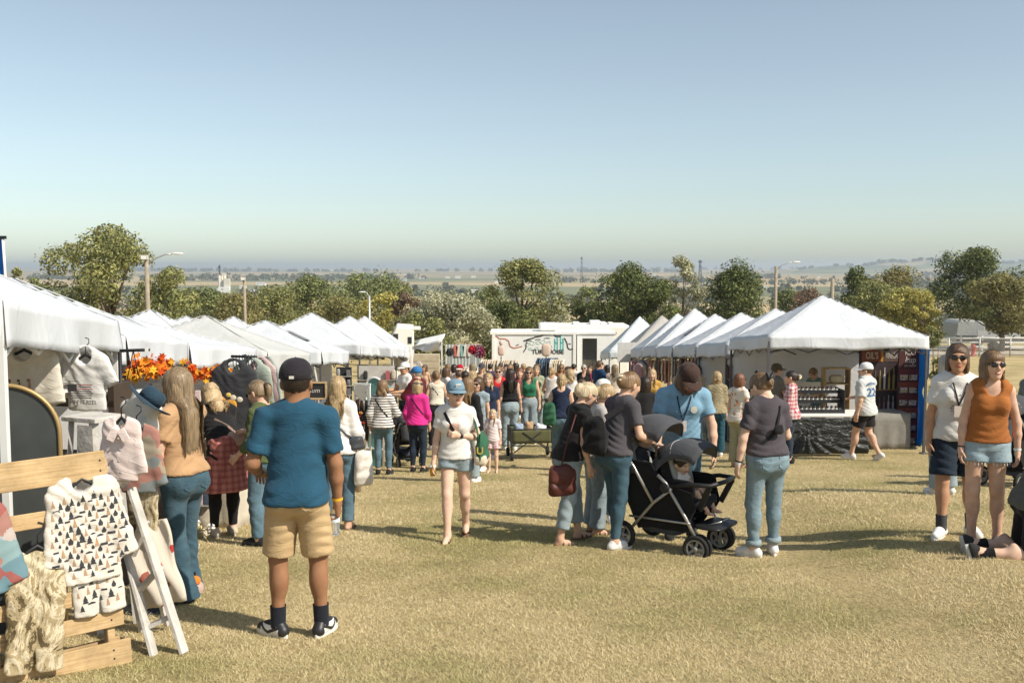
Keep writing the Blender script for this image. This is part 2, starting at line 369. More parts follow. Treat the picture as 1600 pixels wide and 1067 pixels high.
TREES = [
 (178, 348, 205, 60, 'olive', 'spread', 'big airy olive green tree behind the left tents, left of the tall lamp post', 13000),
 (62, 428, 38, 95, 'mid', 'round', 'small dark tree at the far left behind the nearest tent roof', 1500),
 (32, 412, 34, 80, 'olive', 'spread', 'thin olive treetop peeking over the leftmost tent roof', 1000),
 (268, 440, 62, 74, 'mid', 'round', 'dark bushy tree just right of the tall left lamp post', 3000),
 (318, 446, 80, 110, 'mid', 'round', 'rounded green tree below the grain elevator', 3500),
 (372, 452, 74, 88, 'rust', 'round', 'olive brown tree behind the second left lamp post', 3500),
 (432, 432, 84, 96, 'olive', 'round', 'wide olive tree right of the second left lamp post', 4000),
 (488, 430, 94, 100, 'mid', 'round', 'broad green tree above the middle of the left tents', 4500),
 (530, 462, 80, 84, 'rust', 'round', 'lower yellowish tree behind the left tent peaks', 3500),
 (572, 421, 110, 125, 'mid', 'round', 'big domed green tree behind the third lamp post', 5500),
 (625, 438, 60, 132, 'olive', 'round', 'tan green tree right of the domed tree', 2500),
 (598, 452, 56, 92, 'yellow', 'round', 'yellow green tree behind the short lamp post', 2400),
 (634, 458, 60, 80, 'brown', 'spread', 'purple brown tree above the old camper', 2600),
 (672, 453, 50, 98, 'pale', 'round', 'pale dusty tree right of the purple brown one', 2200),
 (706, 455, 122, 70, 'grey', 'round', 'grey green willow like tree left of the trailer', 7000),
 (660, 482, 70, 64, 'olive', 'round', 'low olive tree beside the old camper', 3200),
 (766, 446, 80, 150, 'mid', 'round', 'distant green tree between the willow and the tall thin tree', 2600),
 (816, 397, 124, 80, 'olive', 'tall', 'tall airy tree with a thin pale top behind the trailer', 7000),
 (790, 470, 76, 72, 'dark', 'round', 'dark low tree behind the left end of the trailer', 3200),
 (866, 463, 52, 86, 'pale', 'round', 'pale round tree above the trailer roof', 2300),
 (912, 441, 56, 90, 'mid', 'round', 'green tree above the white door trailer', 2600),
 (906, 468, 46, 78, 'dark', 'cone', 'small dark conical tree above the door trailer', 2200),
 (982, 411, 104, 75, 'dark', 'round', 'large dense dark green tree above the far right tents', 8500),
 (1030, 437, 64, 72, 'dark', 'round', 'dark lower tree leaning on the large dense one', 4200),
 (1066, 401, 74, 88, 'grey', 'tall', 'pale grey green poplar between two dark trees', 5200),
 (1147, 405, 112, 76, 'dark', 'cone', 'dense dark cone shaped tree above the right tents', 8500),
 (1232, 449, 62, 130, 'mid', 'round', 'grey green bush beside the right lamp post', 2200),
 (1262, 447, 56, 120, 'brown', 'round', 'dull brown green bush left of the white tent peak', 2200),
 (1334, 416, 66, 95, 'dark', 'cone', 'dark pointed tree right of the near right tent peak', 3800),
 (1402, 415, 92, 120, 'rust', 'round', 'rounded olive tree with orange tints behind the near right tent', 4200),
 (1366, 432, 92, 84, 'olive', 'round', 'wide olive tree standing over the near right tent roof', 5500),
 (1408, 447, 70, 80, 'yellow', 'round', 'yellowing tree right of the near right tent roof', 3200),
 (1443, 454, 50, 78, 'yellow', 'spread', 'small yellow leaved tree on a thin trunk near the fence', 2000),
 (1520, 388, 108, 88, 'dark', 'round', 'tall dense dark tree behind the fence on the right', 8500),
 (1562, 428, 104, 76, 'rust', 'round', 'brown green tree in front of the dark one at the right edge', 6500),
]
for t in TREES: tree(*t[:7], n=int(t[7]*1.65), low=0.30 if t[0] in (1443, 1562, 1520) else 0.12)
# small leafy shrub by the near right tent
sx = gp(1459, 23.0)
def shrub(p, w, h, kind, label, n=700):
    rg = np.random.default_rng(int(p.x*31)); T = thing('shrub', label, 'shrub', p)
    cs = np.stack([rg.normal(size=14)*w*0.3, rg.normal(size=14)*w*0.25, rg.random(14)*h*0.8+h*0.18], 1); rs = np.full(14, w*0.32)
    q = leaf_cloud(cs, rs, n, 0.05, rg, None); c, c2 = LEAF[kind]
    obj('crown', mesh_np('crown', q, np.arange(len(q)).reshape(-1, 4), False), m_leaf(kind, c, c2), T)
    b = MB()
    for i in range(5): b.tube([(0, 0, -0.05), tuple(cs[i]*0.5), tuple(cs[i])], [0.02, 0.014, 0.006], 5)
    b.build('trunk', bark(), T)
shrub(gp(1458, 30.0), 0.5, 2.9, 'olive', 'slim leafy shrub beside the blue tent wall', 900)
# far woodland: uncountable
rg = np.random.default_rng(3); Q = []
def wood(n, y0, y1, xs_, hgt, leaves):
    for i in range(n):
        y = y0*(y1/y0)**rg.random(); x = (rg.random()*2-1)*xs_*y; h = hgt*(0.6+0.8*rg.random()); w = h*(0.6+0.8*rg.random())
        k = 5; cs = np.stack([x+rg.normal(size=k)*w*0.4, y+rg.normal(size=k)*w*0.3, g(x, y)+h*(0.25+0.55*rg.random(k))], 1)
        Q.append(leaf_cloud(cs, np.full(k, w*0.42), leaves, y*0.0021, rg, None))
wood(420, 170, 620, 0.56, 7.0, 110)
wood(260, 700, 1500, 0.56, 7.0, 60)
for i in range(26):       # hedgerows across the plain
    y = 900*(9000/900)**rg.random(); x0 = (rg.random()*2-1)*0.5*y; L = y*(0.05+0.18*rg.random())
    for j in range(22):
        x = x0+L*(j/22+rg.random()*0.04); h = (7+6*rg.random())*(1+y/9000)
        cs = np.stack([x+rg.normal(size=3)*h*0.5, y+rg.normal(size=3)*h, -34+h*(0.2+0.5*rg.random(3))], 1)
        Q.append(leaf_cloud(cs, np.full(3, h*0.5), 34, y*0.0018, rg, None))
q = np.concatenate(Q); o = obj('far_woodland', mesh_np('far_woodland', q, np.arange(len(q)).reshape(-1, 4), False), m_leaf('wood', (0.12, 0.13, 0.065), (0.20, 0.20, 0.10)))
o['kind'] = 'stuff'; tag(o, 'scattered distant woods and hedgerows on the valley plain', 'woodland')
# low hills on the right of the horizon
def hill(x0, x1, Y, toppy, seed, col, name):
    hx = np.linspace(xat(x0, Y), xat(x1, Y), 90); zt = at(1000, toppy, Y).z+34
    t = np.linspace(0, 1, 90); prof = zt*np.clip(np.sin(math.pi*t)**0.6, 0, 1)*(0.86+0.10*np.sin(t*17+seed)+0.05*np.sin(t*41+seed*2))
    rows = []
    for k, (dy, f) in enumerate(((-0.16, 0), (-0.10, 0.35), (-0.05, 0.75), (0, 1), (0.06, 0.7), (0.14, 0))):
        rows.append(np.stack([hx, np.full(90, Y*(1+dy)), -34.5+prof*f*(1+0.05*np.sin(t*60+k))], 1))
    V = np.array(rows).reshape(-1, 3); I, J = np.meshgrid(np.arange(5), np.arange(89), indexing='ij'); q = (I*90+J).ravel()
    m, n, l, b = nodes('hill_pasture', 0.95, 0.1); tc = n.new('ShaderNodeTexCoord')
    v = n.new('ShaderNodeTexVoronoi'); v.inputs['Scale'].default_value = 1; l.new(mapping(n, l, tc.outputs['Object'], (1/260., 1/300., 1/40.)), v.inputs['Vector']); sc = n.new('ShaderNodeSeparateColor'); l.new(v.outputs['Color'], sc.inputs[0])
    r = ramp(n, [(0.0, (0.15, 0.17, 0.08)), (0.35, (0.10, 0.13, 0.06)), (0.6, (0.33, 0.27, 0.15)), (0.8, (0.2, 0.2, 0.1))], 'CONSTANT'); l.new(sc.outputs[0], r.inputs[0]); l.new(r.outputs[0], b.inputs['Base Color'])
    structure(obj(name, mesh_np(name, V, np.stack([q, q+1, q+91, q+90], 1)), m))
    Qh = []
    for i in range(60):
        k = rg.integers(4, 86); c = rows[3][k]*np.array([1, 0.985, 1]); h = 9+6*rg.random()
        Qh.append(leaf_cloud(c[None]+rg.normal(size=(3, 3))*[h, h, 1]+[0, 0, h*0.2], np.full(3, h*0.55), 30, Y*0.0017, rg, None))
    q = np.concatenate(Qh); o = obj('hill_woodland', mesh_np('hill_woodland', q, np.arange(len(q)).reshape(-1, 4), False), m_leaf('wood', None, None)); o['kind'] = 'stuff'; tag(o, 'tree clumps along the crest of the low hill', 'woodland')
hill(1225, 1720, 5200, 405, 1.0, None, 'low_hills')
# ================================================================ far and background structures
M_wht = plain('white_paint', (0.78, 0.77, 0.74), 0.45, 0.05, 3); M_dark = plain('dark_metal', (0.03, 0.03, 0.033), 0.5, 0.2, 8)
M_steel = plain('galvanised_steel', (0.45, 0.45, 0.44), 0.5, 0.12, 6, metal=0.5); M_blackp = plain('black_plastic', (0.018, 0.018, 0.02), 0.45, 0.2, 9)
M_glass = plain('dark_window', (0.03, 0.035, 0.04), 0.12, 0.1, 2, spec=0.6); M_conc = plain('concrete', (0.46, 0.43, 0.38), 0.9, 0.15, 3, bumps=0.3)
M_tyre = plain('rubber', (0.02, 0.02, 0.02), 0.85, 0.2, 14); M_wood = plain('weathered_wood', (0.36, 0.33, 0.29), 0.9, 0.22, 7, bumps=0.4)
M_pole = plain('pole_wood', (0.30, 0.25, 0.19), 0.9, 0.2, 5)
# gravel road behind the fence on the right
def road():
    m, n, l, b = nodes('gravel_road', 0.95, 0.1); tc = n.new('ShaderNodeTexCoord'); t = noise(n, l, tc.outputs['Object'], 1.2, 6, 0.7)
    r = ramp(n, [(0.3, (0.42, 0.36, 0.28)), (0.7, (0.58, 0.51, 0.42))]); l.new(t.outputs['Fac'], r.inputs[0]); l.new(r.outputs[0], b.inputs['Base Color'])
    for nm, ya, yb in (('gravel_road', 69.5, 76), ('gravel_path', 80, 85)):
        X = np.linspace(14, 90, 60); V = []
        for x in X:
            for y in np.linspace(ya, yb, 4): V.append((x, y+0.10*(x-30), g(x, y+0.10*(x-30))+0.05))
        I, J = np.meshgrid(np.arange(59), np.arange(3), indexing='ij'); q = (I*4+J).ravel()
        structure(obj(nm, mesh_np(nm, V, np.stack([q, q+4, q+5, q+1], 1)), m))
road()
# chain link fence
def m_chain():
    m, n, l, b = nodes('chain_link', 0.5, 0.4); b.inputs['Base Color'].default_value = (0.42, 0.41, 0.38, 1); b.inputs['Metallic'].default_value = 0.4
    return m
def fence():
    x0, x1, y0 = 27.2, 40.0, 66.5; T = thing('chain_link_fence', 'grey chain link fence along the gravel road on the right', 'fence', (x0, y0, g(x0, y0)))
    n = 6; mch = m_chain()
    P_ = [Vector((x0+(x1-x0)*i/n, y0+0.06*(x1-x0)*i/n, 0)) for i in range(n+1)]
    for p in P_: p.z = g(p.x, p.y)
    rel = [p-Vector(T.location) for p in P_]
    for p in rel: MB().tube([p+Vector((0, 0, -0.2)), p+Vector((0, 0, 1.28))], 0.045, 8).build('post', M_steel, T)
    for i in range(n):
        a, c = rel[i], rel[i+1]
        MB().tube([a+Vector((0, 0, 1.24)), c+Vector((0, 0, 1.24))], 0.03, 6).build('rail', M_steel, T)
        w = MB(); k = 14; up = Vector((0, 0, 1.2))
        for j in range(-k, 2*k):                       # crossed wires
            for s_ in (0, 1):
                t0, t1 = j/k, j/k+0.55
                if t1 <= 0 or t0 >= 1: continue
                ta, tb = max(0, t0), min(1, t1); za, zb = (ta-t0)/0.55, (tb-t0)/0.55
                if s_: za, zb = 1-za, 1-zb
                w.bar(a.lerp(c, ta)+up*za, a.lerp(c, tb)+up*zb, 0.012, 0.012)
        w.build('wire_mesh', mch, T)
fence()
# white rail fence further back
T = thing('rail_fence', 'white rail fence behind the chain link fence on the right', 'fence', gp(1466, 79))
for i in range(5): MB().box((i*1.7, 0, 0.55), (0.12, 0.12, 1.3)).build('post', M_wht, T)
for z in (0.35, 0.7, 1.05): MB().box((3.4, -0.08, z), (7.0, 0.03, 0.14)).build('rail', M_wht, T)
# hydrant
T = thing('fire_hydrant', 'small red fire hydrant behind the fence', 'hydrant', gp(1519, 68.5)); red = plain('hydrant_red', (0.45, 0.04, 0.03), 0.5)
MB().lathe([(0.0, 0), (0.2, 0), (0.2, 0.06), (0.13, 0.08), (0.13, 0.6), (0.17, 0.62), (0.17, 0.67), (0.12, 0.76), (0.04, 0.84), (0, 0.85)], 14).build('barrel', red, T)
MB().tube([(-0.25, 0, 0.48), (0.25, 0, 0.48)], 0.065, 10).build('nozzle', red, T)
# grey livestock trailer parked by the road
p = gp(1512, 82.0); T = thing('stock_trailer', 'rounded grey trailer parked behind the fence under the dark tree', 'trailer', p, R(-8))
b = MB(); b.poly([(-1.1, 0, 0.6), (1.25, 0, 0.6), (1.25, 0, 2.0), (0.9, 0, 2.35), (-0.6, 0, 2.35), (-0.95, 0, 2.1)], 4.0, (0, 1, 0)); bevel(b.build('shell', plain('trailer_grey', (0.42, 0.43, 0.42), 0.4), T), 0.08, 3)
MB().box((0.05, -0.015, 0.85), (2.1, 0.05, 0.55)).build('lower_panel', M_blackp, T)
for x in (-0.8, 0.9): MB().tube([(x, 0.6, 0.38), (x, 0.85, 0.38)], 0.38, 16).build('wheel', M_tyre, T)
# parked dark truck bits under the right tree
p = gp(1568, 80); T = thing('farm_trailer', 'dark flatbed trailer parked under the brown green tree', 'trailer', p, R(4))
MB().box((0, 0, 0.8), (5.0, 2.0, 0.16)).build('deck', M_dark, T)
MB().box((-0.3, 0.4, 1.25), (3.6, 0.06, 0.7)).build('rack', M_steel, T)
for x in (-1.5, -0.6, 1.6): MB().tube([(x, -1.05, 0.42), (x, -0.8, 0.42)], 0.42, 16).build('wheel', M_tyre, T)
# lamp posts
def lamp_post(px, ytop, Y, label, arm=0, box=True, r=0.11, mat=M_pole):
    p = gp(px, Y); h = at(px, ytop, Y).z-p.z; T = thing('lamp_post', label, 'lamp post', p, 0, 'lamp posts above the tents')
    MB().tube([(0, 0, -0.3), (0, 0, h)], [r, r*0.8], 10).build('pole', mat, T)
    if box:
        f = MB().box((-0.05, -0.1, h+0.1), (0.27, 0.22, 0.20)).build('floodlight', M_conc, T); MB().box((-0.05, -0.22, h+0.09), (0.21, 0.02, 0.14)).build('lens', M_wht, f)
    if arm:
        MB().tube([(0, 0, h*0.965), (arm*0.35, 0, h+0.05), (arm*0.75, 0, h+0.22), (arm, 0, h+0.24)], 0.03, 8).build('arm', M_steel, T)
        MB().ell((arm+0.25*np.sign(arm), 0, h+0.26), (0.26, 0.12, 0.05)).build('lamp_head', M_wht, T)
lamp_post(235, 406, 42, 'tall wooden lamp post with floodlight and side arm beside the big left tree', 1.05)
lamp_post(385, 438, 62, 'wooden post with one floodlight above the left tents', 0)
lamp_post(578.5, 462, 70, 'slim grey lamp post in front of the domed tree', -0.25, False, 0.09, M_steel)
lamp_post(1209, 416, 62, 'tall wooden lamp post with a long arm above the right tents', 1.0, False, 0.12)
p = gp(1297, 70); MB().tube([(0, 0, -0.3), (0, 0, at(1297, 436, 70).z-p.z)], 0.13, 10).build('utility_pole', M_pole, None, p); tag(bpy.data.objects['utility_pole'], 'bare wooden pole beside the near right tent peak', 'pole')
# far towers
def tower(px, top, Y, label, w=5.0):
    p = gp(px, Y); h = at(px, top, Y).z-p.z; T = thing('lattice_tower', label, 'tower', p, 0, 'towers on the plain')
    for sx_, sy_ in ((-1, -1), (1, -1), (1, 1), (-1, 1)): MB().bar((sx_*w/2, sy_*w/2, 0), (sx_*w*0.2, sy_*w*0.2, h), w*0.13, w*0.13).build('leg', M_dark, T)
    b = MB()
    for i in range(6):
        z0, z1 = h*i/6, h*(i+1)/6; a, c = w/2*(1-0.6*i/6), w/2*(1-0.6*(i+1)/6); b.bar((-a, -a, z0), (c, -c, z1), w*.08, w*.08); b.bar((a, -a, z0), (-c, -c, z1), w*.08, w*.08)
    b.build('bracing', M_dark, T); MB().box((0, 0, h*0.93), (w*1.3, w*0.5, w*0.4)).build('platform', M_dark, T)
tower(908, 401, 2100, 'thin mast tower on the horizon above the trailer', 4.0)
tower(1092, 406, 1700, 'lattice tower on the horizon left of the cone shaped tree', 5.0)
tower(346, 414, 1250, 'dark stack tower rising beside the grain elevator', 2.5)
# grain elevator
def elevator():
    Y = 1230; p = gp(353, Y); s = Y/FPX; T = thing('grain_elevator', 'cream grain elevator with round silos far off on the left', 'building', p)
    mm = plain('elevator_concrete', (0.62, 0.57, 0.48), 0.9, 0.08, 0.1); top = at(353, 430, Y).z-p.z
    for i, px in enumerate((346, 350, 354)): MB().lathe([(2.2*s, 0), (2.2*s, top*(0.96+0.02*i)), (0, top*1.02)], 14, None, ((px-353)*s, 0, 0)).build('silo', mm, T)
    MB().box((5*s, -2, top*0.42), (9*s, 5, top*0.84)).build('head_house', mm, T); MB().box((1*s, -6, top*0.2), (19*s, 6, top*0.4)).build('warehouse', M_wht, T)
    MB().box((0, 0, top*1.04), (6*s, 3, 4)).build('gallery', mm, T)
elevator()
FAR = [(160, 452, 9, 4), (382, 446, 10, 5), (410, 441, 14, 5), (395, 452, 9, 3), (630, 436, 12, 3), (700, 432, 7, 3), (716, 431, 8, 4), (740, 431, 7, 3), (745, 452, 16, 6), (776, 439, 6, 3), (1020, 428, 5, 4), (1108, 441, 20, 4), (1100, 433, 5, 4), (1230, 420, 8, 3), (1186, 447, 22, 3), (660, 433, 8, 3), (870, 441, 9, 3), (1020, 447, 6, 3), (1276, 432, 5, 2), (635, 428, 5, 2), (520, 420, 5, 2), (1560, 437, 6, 3)]
where = ['left of the big left tree', 'beside the grain elevator', 'in the trees right of the elevator', 'just below the elevator', 'above the domed tree', 'in the left part of the plain', 'left of the middle tree', 'in the middle of the plain', 'amid the woods above the willow', 'near the tall thin tree', 'left of the pale poplar', 'left of the cone shaped tree', 'above the long shed', 'left of the right lamp post', 'right of the cone shaped tree', 'above the willow', 'right of the tall thin tree', 'behind the pale poplar', 'right of the right lamp post', 'under the horizon at left', 'on the horizon above the left tents', 'near the right edge below the hill']
for i, (px, py, w, h) in enumerate(FAR):
    d = ray(px, py+h); Y = min(7000, max(650, (CAMZ+34)/max(1e-3, -d[2]/d[1]))); p = gp(px, Y); s = Y/FPX
    T = thing('farm_building', 'tiny white far off building '+where[i], 'building', p, 0, 'far buildings on the plain')
    MB().box((0, 0, h*s*0.35), (w*s, w*s*0.6, h*s*0.7)).build('wall', M_wht, T)
    MB().poly([(-w*s*.53, -w*s*.34, h*s*0.702), (-w*s*.53, w*s*.34, h*s*0.702), (-w*s*.53, 0, h*s)], w*s*1.06, (1, 0, 0)).build('roof', plain('far_roof', (0.5, 0.48, 0.46), 0.8), T)
# ---------------------------------------------------------------- white trailer with painted side
TY = 45.5
def trailer():
    a = at(768, 522, TY); c = at(900, 520, TY); z0 = g(1, TY); W_ = c.x-a.x; top = a.z-z0
    T = thing('painted_trailer', 'white shop trailer with black and teal lettering behind the clothes racks', 'trailer', (a.x, TY, z0))
    bevel(MB().box((W_/2, 1.2, top*0.56), (W_, 2.4, top*0.88)).build('body', M_wht, T), 0.04)
    ro = MB().box((W_/2, 1.2, top*1.012), (W_+0.12, 2.5, 0.10)).build('roof', plain('roof_white', (0.84, 0.82, 0.77), 0.5, 0.04), T)
    bevel(MB().box((2.62, 1.0, top*1.03+0.2), (0.85, 0.9, 0.36)).build('air_conditioner', M_wht, ro), 0.08)
    for x in (0.10, W_-0.06): MB().box((x, -0.02, top*0.56), (0.14, 0.05, top*0.88)).build('corner_trim', plain('roof_white', (0, 0, 0)), T)
    for x in (1.4, 2.3): MB().tube([(x, 0.15, 0.33), (x, 0.4, 0.33)], 0.33, 16).build('wheel', M_tyre, T)
    teal = plain('teal_paint', (0.10, 0.50, 0.46), 0.5); blk = plain('black_paint', (0.02, 0.02, 0.02), 0.5); org = plain('rust_paint', (0.50, 0.13, 0.07), 0.5)
    f = lambda px, py: at(px, py, TY-0.012)-Vector((a.x, TY, z0))
    def line(pts, w, mat, name):
        b = MB(); ps = [f(*p) for p in pts]
        for p, q_ in zip(ps, ps[1:]): b.bar(p, q_, 0.006, w, (0, 0, 1)) if abs(q_.x-p.x) > abs(q_.z-p.z) else b.bar(p, q_, w, 0.006, (0, 1, 0))
        b.build(name, mat, T)
    line([(818, 533), (826, 530), (834, 528), (836, 526.5), (846, 525), (848, 523), (864, 521.5), (866, 523), (868, 525.5), (876, 525.5)], 0.055, blk, 'mesa_outline')
    line([(818, 550), (822, 544), (822, 536), (824, 535)], 0.045, blk, 'mesa_side')
    line([(768, 525.5), (777, 526), (780, 529), (790, 529.5), (795, 533), (797, 541), (803, 544), (816, 541)], 0.04, org, 'canyon_outline')
    line([(882, 528), (886, 536), (887, 543), (890, 546), (898, 545)], 0.045, blk, 'canyon_side')
    line([(806, 540), (811, 538)], 0.03, blk, 'bird_mark'); line([(888, 537), (892, 537.4)], 0.03, blk, 'bird_mark')
    for px, lo, hi in ((867, 546, 529), (871, 549, 525), (876, 549, 521), (880, 547, 528)): line([(px, lo), (px+0.3, (lo+hi)/2), (px, hi)], 0.05, teal, 'cactus')
    line([(867, 534), (869, 536), (871, 536)], 0.04, teal, 'cactus'); line([(880, 533), (878, 536), (876, 536)], 0.04, teal, 'cactus')
    pt = plain('pale_teal', (0.50, 0.66, 0.61), 0.5)
    for x0, y0, w_, h_ in ((824, 538, 4, 5), (832, 536, 5, 5), (841, 535, 4, 4.5), (849, 534, 5, 5), (858, 535, 4, 4), (829, 545, 4, 3), (839, 544, 4, 3), (861, 542, 3, 4)):
        line([(x0+w_*math.cos(t*0.7)*(0.6+0.05*t), y0-h_*math.sin(t*0.7)*0.55) for t in range(9)], 0.028, pt, 'doodle_line')
    for x0, y0 in ((822, 533), (836, 531), (850, 529)): line([(x0, y0), (x0+5, y0-1), (x0+9, y0-0.4)], 0.028, blk, 'doodle_line')
    Mt = Matrix.Translation(f(856, 550)) @ Matrix.Rotation(R(90), 4, 'X')
    text('block_lettering', 'TURQUOISE', 0.27, blk, T, Mt, True, 0, 0.006)
    return T
trailer()
def door_trailer():
    a = at(902, 522, TY+0.3); c = at(960, 522, TY+0.3); z0 = g(3, TY); W_ = c.x-a.x; top = a.z-z0; Y0 = TY+0.3
    T = thing('door_trailer', 'white trailer with an open dark doorway beside the painted trailer', 'trailer', (a.x, Y0, z0))
    d0 = at(910, 523, Y0).x-a.x; d1 = at(933, 523, Y0).x-a.x
    b = MB()
    b.box((d0/2, 0.03, top/2+0.15), (d0, 0.06, top-0.3)); b.box(((d1+W_)/2, 0.03, top/2+0.15), (W_-d1, 0.06, top-0.3)); b.box(((d0+d1)/2, 0.03, top-0.1), (d1-d0, 0.06, 0.2))
    b.box((0.03, 1.4, top/2+0.15), (0.06, 2.66, top-0.3)); b.box((W_-0.03, 1.4, top/2+0.15), (0.06, 2.66, top-0.3)); b.box((W_/2, 2.77, top/2+0.15), (W_, 0.06, top-0.3)); b.box((W_/2, 1.4, 0.38), (W_-0.14, 2.66, 0.08))
    b.build('body', M_wht, T); MB().box((W_/2, 1.4, top+0.045), (W_+0.1, 2.9, 0.08)).build('roof', plain('roof_white', (0, 0, 0)), T)
    MB().tube([(0.5, 0.3, 0.3), (0.5, 0.55, 0.3)], 0.3, 14).build('wheel', M_tyre, T)
    for i in range(9): MB().box((d0+0.05+i*(d1-d0-0.1)/8, 0.7, 1.35), (0.05, 0.3, 0.8)).build('hanging_garment', cloth((0.5+0.03*(i % 3), 0.45, 0.36)), T)
    MB().box(((d0+d1)/2, 1.0, 1.8), (d1-d0, 0.05, 0.04)).build('rail', M_steel, T)
door_trailer()
# long motorhome behind
a = at(866, 507, 52); c = at(985, 507, 52); z0 = g(3, 52); top = a.z-z0; W_ = c.x-a.x
T = thing('motorhome', 'long cream motorhome with roof vents behind the two trailers', 'motorhome', (a.x, 52, z0)); crm = plain('motorhome_cream', (0.80, 0.77, 0.70), 0.4, 0.04)
bevel(MB().box((W_/2, 1.25, top*0.56), (W_, 2.5, top*0.86)).build('body', crm, T), 0.15, 3)
for px, w, h in ((902, 0.35, 0.12), (932, 0.55, 0.2), (945, 0.3, 0.12), (957, 0.25, 0.1)): bevel(MB().box((at(px, 500, 52).x-a.x, 1.1, top*0.99+h/2), (w, 0.7, h)).build('roof_vent', M_wht, T), 0.03)
MB().box((W_*0.6, -0.02, top*0.88), (W_*0.45, 0.05, 0.10)).build('awning_roll', M_conc, T)
MB().box((W_*0.3, -0.01, top*0.66), (1.2, 0.04, 0.6)).build('window', M_glass, T)
for x in (0.8, W_-0.9): MB().tube([(x, 0.1, 0.4), (x, 0.4, 0.4)], 0.4, 16).build('wheel', M_tyre, T)
# old camper above the last left tent
p = gp(629, 52); z0 = p.z; s = 52/FPX; T = thing('camper', 'old cream camper with two dark windows behind the last left tent', 'camper', p, R(6)); t0 = at(629, 511, 52).z-z0
b = MB(); b.poly([(-0.6, 0, 0.5), (0.62, 0, 0.5), (0.62, 0, t0*0.98), (-0.3, 0, t0), (-0.62, 0, t0*0.8)], 3.6, (0, 1, 0)); bevel(b.build('shell', crm, T), 0.07, 3)
b = MB(); b.poly([(-0.60, -0.012, t0*0.70), (-0.22, -0.012, t0*0.70), (-0.20, -0.012, t0*0.90), (-0.45, -0.012, t0*0.90)], 0.02, (0, 1, 0)); b.build('window', M_glass, T)
MB().box((0.40, -0.01, t0*0.80), (0.2, 0.03, t0*0.10)).build('window', M_glass, T)
MB().box((0.75, 0.8, t0*0.97), (0.45, 1.6, 0.10)).build('roof_overhang', crm, T)
MB().tube([(0.1, 0.1, 0.35), (0.1, 0.4, 0.35)], 0.35, 14).build('wheel', M_tyre, T)
# slanted white awning behind the left row
Y = 39; a, c, d, e = at(645, 541, Y), at(690, 531, Y-0.8), at(688, 551, Y-0.8), at(646, 546, Y)
T = thing('shade_awning', 'slanted white shade cloth behind the end of the left tents', 'awning', (a.x, Y, g(a.x, Y))); L0 = Vector(T.location)
b = MB(); b.grid(lambda u, v: (a.lerp(c, u)).lerp(e.lerp(d, u), v*(1-0.12*math.sin(u*9)))-L0+Vector((0, 0.12*math.sin(u*6+v*2), 0)), 12, 5); solid(b.build('cloth', cloth((0.72, 0.71, 0.68)), T), 0.01)
b = MB(); b.grid(lambda u, v: (a.lerp(c, u))-L0+Vector((0, v*2.2, 0.1*v-0.06*math.sin(v*3.1))), 8, 4); solid(b.build('roof_cloth', cloth((0.78, 0.77, 0.74)), T), 0.01)
for q_ in (a, c): MB().tube([q_-L0, Vector((q_.x-L0.x, q_.y-L0.y, -0.1))], 0.03, 6).build('pole', M_steel, T)
# wooden shed below it
T = thing('timber_shed', 'low tan board shed under the slanted shade cloth', 'shed', gp(661, 42)); h = at(661, 553, 42).z-T.location.z
for i in range(7): MB().box((0, -0.012*(i % 2), h*(i+0.5)/7), (1.4, 0.5, h/7-0.015)).build('board', plain('tan_board', (0.5, 0.42, 0.30), 0.8), T)
# striped fabric backdrop with hung baby clothes
Y = 41; a = at(696, 538, Y); c = at(752, 538, Y); z0 = g(-2, Y); T = thing('striped_backdrop', 'striped fabric wall hung with little clothes left of the trailer', 'backdrop', (a.x, Y, z0)); h = a.z-z0
cols = [(0.62, 0.62, 0.58), (0.28, 0.33, 0.34)]
for i in range(22): MB().box(((i+0.5)*(c.x-a.x)/22, 0.006*(i % 2), h/2), ((c.x-a.x)/22, 0.03, h)).build('strip', cloth(cols[i % 2]), T)
for i, (px, cc) in enumerate(((712, (0.55, 0.16, 0.12)), (716, (0.75, 0.6, 0.55)), (722, (0.24, 0.45, 0.42)), (726, (0.7, 0.66, 0.6)), (733, (0.65, 0.6, 0.5)))):
    x = at(px, 545, Y).x-a.x; b = MB(); b.poly([(x-.05, -.06, h*.80), (x+.05, -.06, h*.80), (x+.09, -.06, h*.96), (x+.03, -.06, h*.99), (x-.03, -.06, h*.99), (x-.09, -.06, h*.96)], 0.03, (0, 1, 0)); b.build('hung_garment', cloth(cc), T)
# pom-pom wreath things
for px, py, col, r, lab in ((748, 549, (0.20, 0.012, 0.06), 0.27, 'big burgundy pom pom bouquet left of the trailer'), (738, 546, (0.55, 0.02, 0.04), 0.17, 'bright red pom pom beside the burgundy one'), (703, 550, (0.05, 0.05, 0.05), 0.16, 'black and white pom pom on the striped wall')):
    rg = np.random.default_rng(px); c_ = at(px, py, 40); q = leaf_cloud(np.array([[0, 0, 0.]]), np.array([r]), 500, 0.035, rg, None, 1.0)
    T = thing('pom_pom', lab, 'decoration', (c_.x, c_.y, g(c_.x, c_.y))); zc = c_.z-g(c_.x, c_.y); q[:, 2] += zc
    obj('ruffle', mesh_np('ruffle', q, np.arange(len(q)).reshape(-1, 4), False), cloth(col), T); MB().tube([(0, 0, -0.02), (0, 0, zc)], 0.012, 6).build('stick', M_dark, T)
